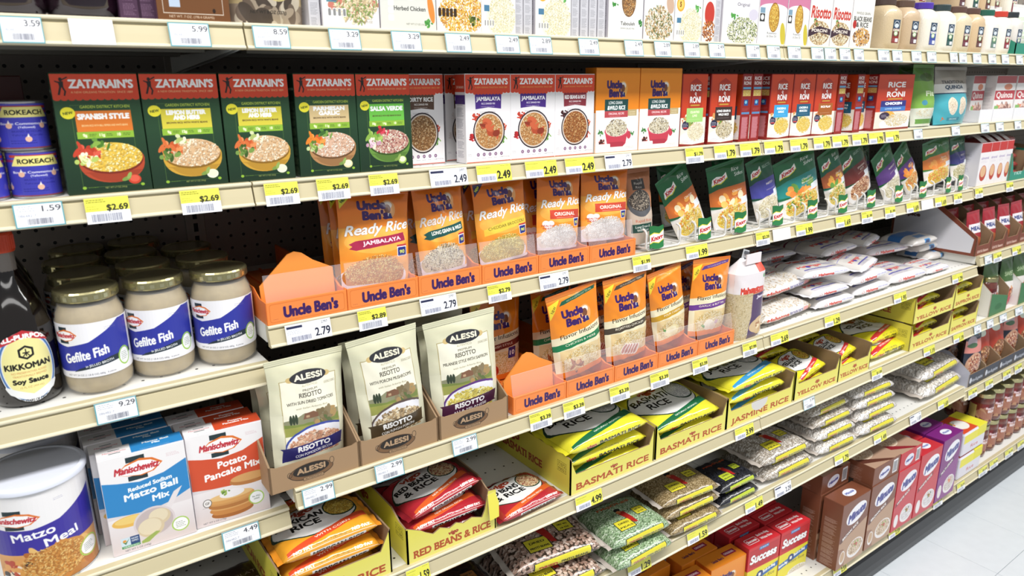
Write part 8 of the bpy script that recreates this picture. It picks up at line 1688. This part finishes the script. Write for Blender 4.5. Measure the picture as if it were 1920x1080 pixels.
# ================================================================== SETTLING
# small shifts (mm) and squeezes that let soft bags rest on each other without cutting through
REST = {
 'bean_bag_black': (2.4, 0, 0, 0.98, 0.985), 'bean_bag_black.001': (4.8, 0, 1.2, 0.961, 0.985), 'bean_bag_lentil': (1.2, 0, 0, 0.951, 0.9), 
 'bean_bag_lentil.001': (-4.8, 0, 8.4, 0.961, 0.88), 'bean_bag_lentil.002': (0, 0, 12, 1, 0.88), 'bean_bag_lentil.003': (0, 0, 0, 1, 0.985), 
 'bean_bag_lentil.004': (0, 0, 1.2, 1, 0.985), 'bean_bag_navy': (0, 0, 0, 1, 0.956), 'bean_bag_navy.001': (0, 0, 3.6, 1, 0.956), 
 'bean_bag_navy.002': (-4.8, 0, 4.8, 0.961, 0.88), 'bean_bag_navy.003': (-1.2, 0, 6, 0.99, 0.927), 'bean_bag_navy.010': (3.6, 16, 1.2, 0.97, 0.886), 
 'bean_bag_navy.011': (-1.2, 0, 0, 0.932, 1), 'bean_bag_navy.012': (-3.6, 0, 0, 0.97, 1), 'bean_bag_pea': (8.4, 0, 0, 0.9, 0.985), 
 'bean_bag_pea.001': (7.2, 0, 1.2, 0.941, 0.985), 'bean_bag_pea.003': (1.2, 0, 0, 0.99, 1), 'bean_bag_pinto': (-12, 0, 0, 0.904, 0.913), 
 'bean_bag_pinto.001': (-7.2, 0, 7.2, 0.941, 0.913), 'bean_bag_pinto.003': (-1.2, 0, 0, 0.99, 1), 'bean_bag_white': (-6, 0, 0, 0.951, 0.956), 
 'bean_bag_white.001': (-6, 0, 3.6, 0.951, 0.9), 'bean_bag_white.002': (6, 0, 0, 0.951, 0.913), 'bean_bag_white.003': (6, 0, 7.2, 0.951, 0.88), 
 'bean_bag_white.004': (4.8, 0, 10.8, 0.961, 0.88), 'bean_bag_white.005': (1.2, 0, 12, 0.99, 0.88), 'bean_bag_white.006': (0, 0, 0, 1, 0.88), 
 'bean_bag_white.007': (0, 0, 19.2, 1, 0.88), 'bean_bag_white.008': (-3.6, 0, 0, 0.97, 1), 'bean_bag_white.010': (4.8, 16, 0, 0.961, 1), 
 'biscuit_bag': (10.8, 0, 0, 0.914, 0.985), 'biscuit_bag.001': (16, -14, 7.2, 0.9, 0.956), 'biscuit_bag.002': (-10.8, 0, 0, 0.914, 1), 'blue_rice_bag': (0, -16, 0, 1, 1), 
 'brown_rice_bag': (-3.6, 0, 0, 0.97, 0.956), 'brown_rice_bag.001': (0, 0, 21.6, 1, 0.88), 'canister': (-1.2, 0, 0, 0.99, 1), 'juice_bottle': (-15.6, 0, 0, 0.9, 1), 
 'juice_bottle.001': (-6, 0, 0, 0.9, 1), 'rice_jar.008': (7.8, 9, 3.6, 0.9, 1), 'rice_jar.012': (-10.8, 0, 0, 0.914, 1), 'rice_jar.013': (0, 16, 0, 1, 1), 
 'sauce_bottle': (-2.4, 0, 0, 0.98, 1), 'glass_jar': (0, 0, 0, 0.961, 1), 'glass_jar.001': (-3.6, 0, 0, 0.97, 1), 'glass_jar.002': (-4.8, 0, 0, 0.961, 1), 
 'glass_jar.003': (-1.2, 0, 0, 0.99, 1), 'glass_jar.004': (0, 0, 0, 0.961, 1), 'glass_jar.005': (-3.6, 0, 0, 0.914, 1), 'glass_jar.006': (-4.8, 0, 0, 0.9, 1), 
 'glass_jar.007': (1.2, 0, 0, 0.99, 1), 'glass_jar.008': (2.4, 0, 0, 0.98, 1), 'glass_jar.009': (7.2, 0, 0, 0.941, 1), 'glass_jar.010': (9.6, 0, 0, 0.923, 1), 
 'dark_bean_bag': (6, 0, 0, 0.951, 1), 'dark_bean_bag.002': (-6, 0, 0, 0.951, 1), 'white_rice_bag': (1.2, 0, 0, 0.951, 1), 
 'white_rice_bag.001': (-8.4, 0, 0, 0.932, 0.88), 'white_rice_bag.002': (-4.8, 0, 15.6, 0.961, 0.88), 'white_rice_bag.003': (0, 0, 0, 0.961, 1), 
 'white_rice_bag.004': (8.4, 0, 0, 0.932, 0.956), 'white_rice_bag.005': (4.8, 0, 3.6, 0.961, 0.88), 'white_rice_bag.006': (-1.2, 0, 0, 0.951, 1), 
 'white_rice_bag.007': (3.6, 0, 0, 0.97, 1), 'white_rice_bag.008': (0, 0, 15.6, 0.9, 0.88), 'white_rice_bag.009': (0, 0, 0, 1, 0.886), 
 'white_rice_bag.010': (8.4, 0, 0, 0.932, 1), 'white_rice_bag.011': (-8.4, 0, 12, 0.932, 0.88), 'white_rice_bag.013': (0, 3, 0, 1, 0.97), 
 'white_rice_bag.017': (0, 0, 0, 1, 0.88), 'rice_bag_basmati': (0, 0, 0, 1, 0.956), 'rice_bag_basmati.001': (0, 0, 3.6, 1, 0.941), 
 'rice_bag_basmati.002': (0, 0, 1.2, 1, 0.985), 'rice_bag_basmati.003': (-10.8, 16, 0, 0.914, 1), 'rice_bag_basmati.005': (0, 0, 0, 1, 0.88), 
 'rice_bag_jasmine': (13.8, 3, 10.8, 0.914, 0.88), 'rice_bag_jasmine.001': (0, 0, 0, 1, 0.985), 'rice_bag_jasmine.002': (0, 0, 1.2, 1, 0.97), 
 'rice_bag_jasmine.003': (0, 0, 1.2, 1, 0.88), 'rice_bag_jasmine.004': (0, 0, 12, 1, 0.88), 'rice_bag_yellow.003': (-10, 6, 1.2, 0.975, 1), 
 'rice_bag_yellow.004': (-3, 12, 3.6, 0.904, 1), 'rice_bag_yellow.005': (-0.5, 12, 3.6, 0.904, 1), 'rice_bag_yellow.009': (6, 0, 0, 0.951, 0.97), 
 'rice_bag_yellow.010': (15.6, 0, 2.4, 0.9, 0.97), 'rice_bag_yellow.011': (0, 0, 0, 1, 0.97), 'rice_bag_yellow.012': (0, 0, 2.4, 1, 0.97), 
 'rice_bag_yellow.013': (0, 0, 0, 1, 0.97), 'rice_bag_yellow.014': (0, 0, 2.4, 1, 0.97), 'rice_bag_yellow.015': (0, 0, 0, 1, 0.97), 
 'rice_bag_yellow.016': (0, 0, 2.4, 1, 0.97), 'rice_bag_red_beans': (-6.6, 0, 1.2, 0.923, 0.927), 'rice_bag_red_beans.001': (0, 0, 6, 1, 0.88), 
 'rice_bag_red_beans.002': (15, 6, 7.2, 0.951, 0.927), 'rice_bag_red_beans.003': (12, 16, 6, 0.904, 1), 'rice_bag_red_beans.004': (0, 3, 0, 1, 1), 
 'rice_bag_mexican': (0, 0, 2.4, 1, 0.941), 'rice_bag_mexican.001': (0, 0, 2.4, 1, 0.956), 'rice_bag_mexican.002': (9, 3, 2.4, 0.975, 0.985), 
 'rice_bag_mexican.003': (5, 3, 4.8, 0.975, 0.941), 'rice_bag_mexican.004': (5, 16, 6, 0.9, 0.941), 'flavor_rice_cheese': (0, 0, 0, 1, 0.985), 
 'flavor_rice_cheese.001': (3.5, 3, 1.2, 0.975, 1), 'flavor_rice_chicken': (0, 0, 0, 1, 0.97), 'flavor_rice_chicken.001': (3.4, 3, 1.2, 0.975, 1), 
 'flavor_rice_garlic': (-1.2, 0, 0, 0.99, 0.941), 'flavor_rice_garlic.001': (3.6, 3, 1.2, 0.975, 1), 'flavor_rice_herb': (0, 0, 0, 1, 0.97), 
 'flavor_rice_herb.001': (3.9, 3, 1.2, 0.975, 1), 'green_red_pouch.001': (0, 16, 0, 1, 1), 'green_red_pouch.002': (0, 0, 1.5, 1, 1), 
 'green_red_pouch.005': (0, 0, 1.5, 1, 1), 'green_red_pouch.008': (0, 0, 1.5, 1, 1), 'kraft_rice_bag': (0, 16, 0, 1, 1), 'kraft_rice_bag.001': (-8.4, 0, 0, 0.914, 1), 
 'matzo_ball_carton.001': (0, 0, 0, 0.98, 1), 'matzo_ball_carton.002': (-1.2, 0, 0, 0.99, 1), 'orange_rice_carton.001': (0, 3, 0, 1, 1), 
 'pancake_mix_carton.001': (1.2, 0, 0, 0.99, 1), 'pancake_mix_carton.002': (1.2, 0, 0, 0.99, 1), 'quinoa_bag_teal': (3.6, 0, 1.5, 0.97, 1), 
 'quinoa_carton': (-2.4, 16, 0, 0.98, 1), 'quinoa_carton.003': (2.4, 0, 0, 0.98, 1), 'rapid_rice_pouch': (1.2, 9, 0, 0.99, 1), 'ready_rice_cheddar': (0, 0, 0, 1, 0.97), 
 'ready_rice_cheddar.001': (4.4, 3, 1.2, 0.975, 1), 'ready_rice_cheddar.002': (4.4, 3, 1.2, 0.975, 1), 'ready_rice_jambalaya': (0, 0, 0, 1, 0.956), 
 'ready_rice_jambalaya.001': (4.4, 3, 1.2, 0.975, 1), 'ready_rice_jambalaya.002': (4.4, 3, 1.2, 0.975, 1), 'ready_rice_original': (0, 0, 0, 1, 0.97), 
 'ready_rice_original.001': (-1.2, 0, 0, 0.99, 0.985), 'ready_rice_original.002': (4.6, 3, 1.2, 0.975, 1), 'ready_rice_original.003': (4.6, 3, 1.2, 0.975, 1), 
 'ready_rice_original.004': (4.6, 3, 1.2, 0.975, 1), 'ready_rice_original.005': (4.6, 3, 1.2, 0.975, 1), 'ready_rice_wild': (0, 0, 0, 1, 0.97), 
 'ready_rice_wild.001': (7.4, 3, 1.2, 0.975, 1), 'ready_rice_wild.002': (7.4, 3, 1.2, 0.975, 1), 'red_rice_carton_broccoli.004': (9.6, 0, 0, 0.9, 1), 
 'red_rice_carton_broccoli.005': (-13.2, 0, 0, 0.9, 1), 'red_rice_carton_broccoli.006': (0, 3, 0, 1, 1), 'red_rice_carton_wide': (3.6, 0, 0, 0.97, 1), 
 'rice_bag_green': (-3.6, 0, 1.5, 0.97, 1), 'rice_bag_green.001': (0, 0, 0, 1, 0.985), 'tin_can': (2.4, 0, 0, 0.98, 1), 'tin_can.001': (3.6, 0, 0, 0.97, 1), 
 'tin_can.002': (-2.4, 0, 0, 0.98, 1), 'tin_can.003': (-3.6, 0, 0, 0.97, 1), 'risotto_mushroom.001': (9, 3, 1.2, 0.975, 1), 'risotto_saffron.001': (9, 3, 1.2, 0.975, 1), 
 'risotto_saffron.002': (9, 3, 1.2, 0.975, 1), 'risotto_tomato': (-3, 3, 0, 1, 1), 'risotto_tomato.001': (3.9, 9, 1.2, 0.975, 0.88), 
 'risotto_tomato.002': (-1.1, 12, 1.2, 0.975, 0.88), 'snack_bag_white': (16, 0, 0, 0.9, 1), 'snack_bag_white.001': (10.8, 0, 0, 0.914, 1), 
 'top_shelf_carton_brown': (15.6, 0, 0, 0.9, 1), 'top_shelf_carton_spine': (-3.6, 0, 0, 0.9, 1), 'top_shelf_carton_spine.001': (8.4, 0, 0, 0.9, 1), 
 'top_shelf_carton_orzo': (2.4, 0, 0, 0.961, 1), 'top_shelf_carton_herbed': (1.2, 0, 0, 0.99, 1), 'top_shelf_carton_five': (-1.2, 0, 0, 0.99, 1), 
 'top_shelf_carton_original': (1.2, 0, 0, 0.99, 1), 'top_shelf_carton_grey_side': (6, 0, 0, 0.9, 1), 'top_shelf_carton_grey_side.001': (-1.2, 0, 0, 0.97, 1), 
 'top_shelf_carton_grey_side.002': (2.4, 0, 0, 0.98, 1), 'top_shelf_carton_grey_side.007': (-1.2, 0, 0, 0.99, 1), }
for k, (dx, dy, dz, sx, sz) in REST.items():
    o = bpy.data.objects.get(k)
    if o: o.location.x += dx/1000; o.location.y += dy/1000; o.location.z += dz/1000; o.scale.x *= sx; o.scale.z *= sz
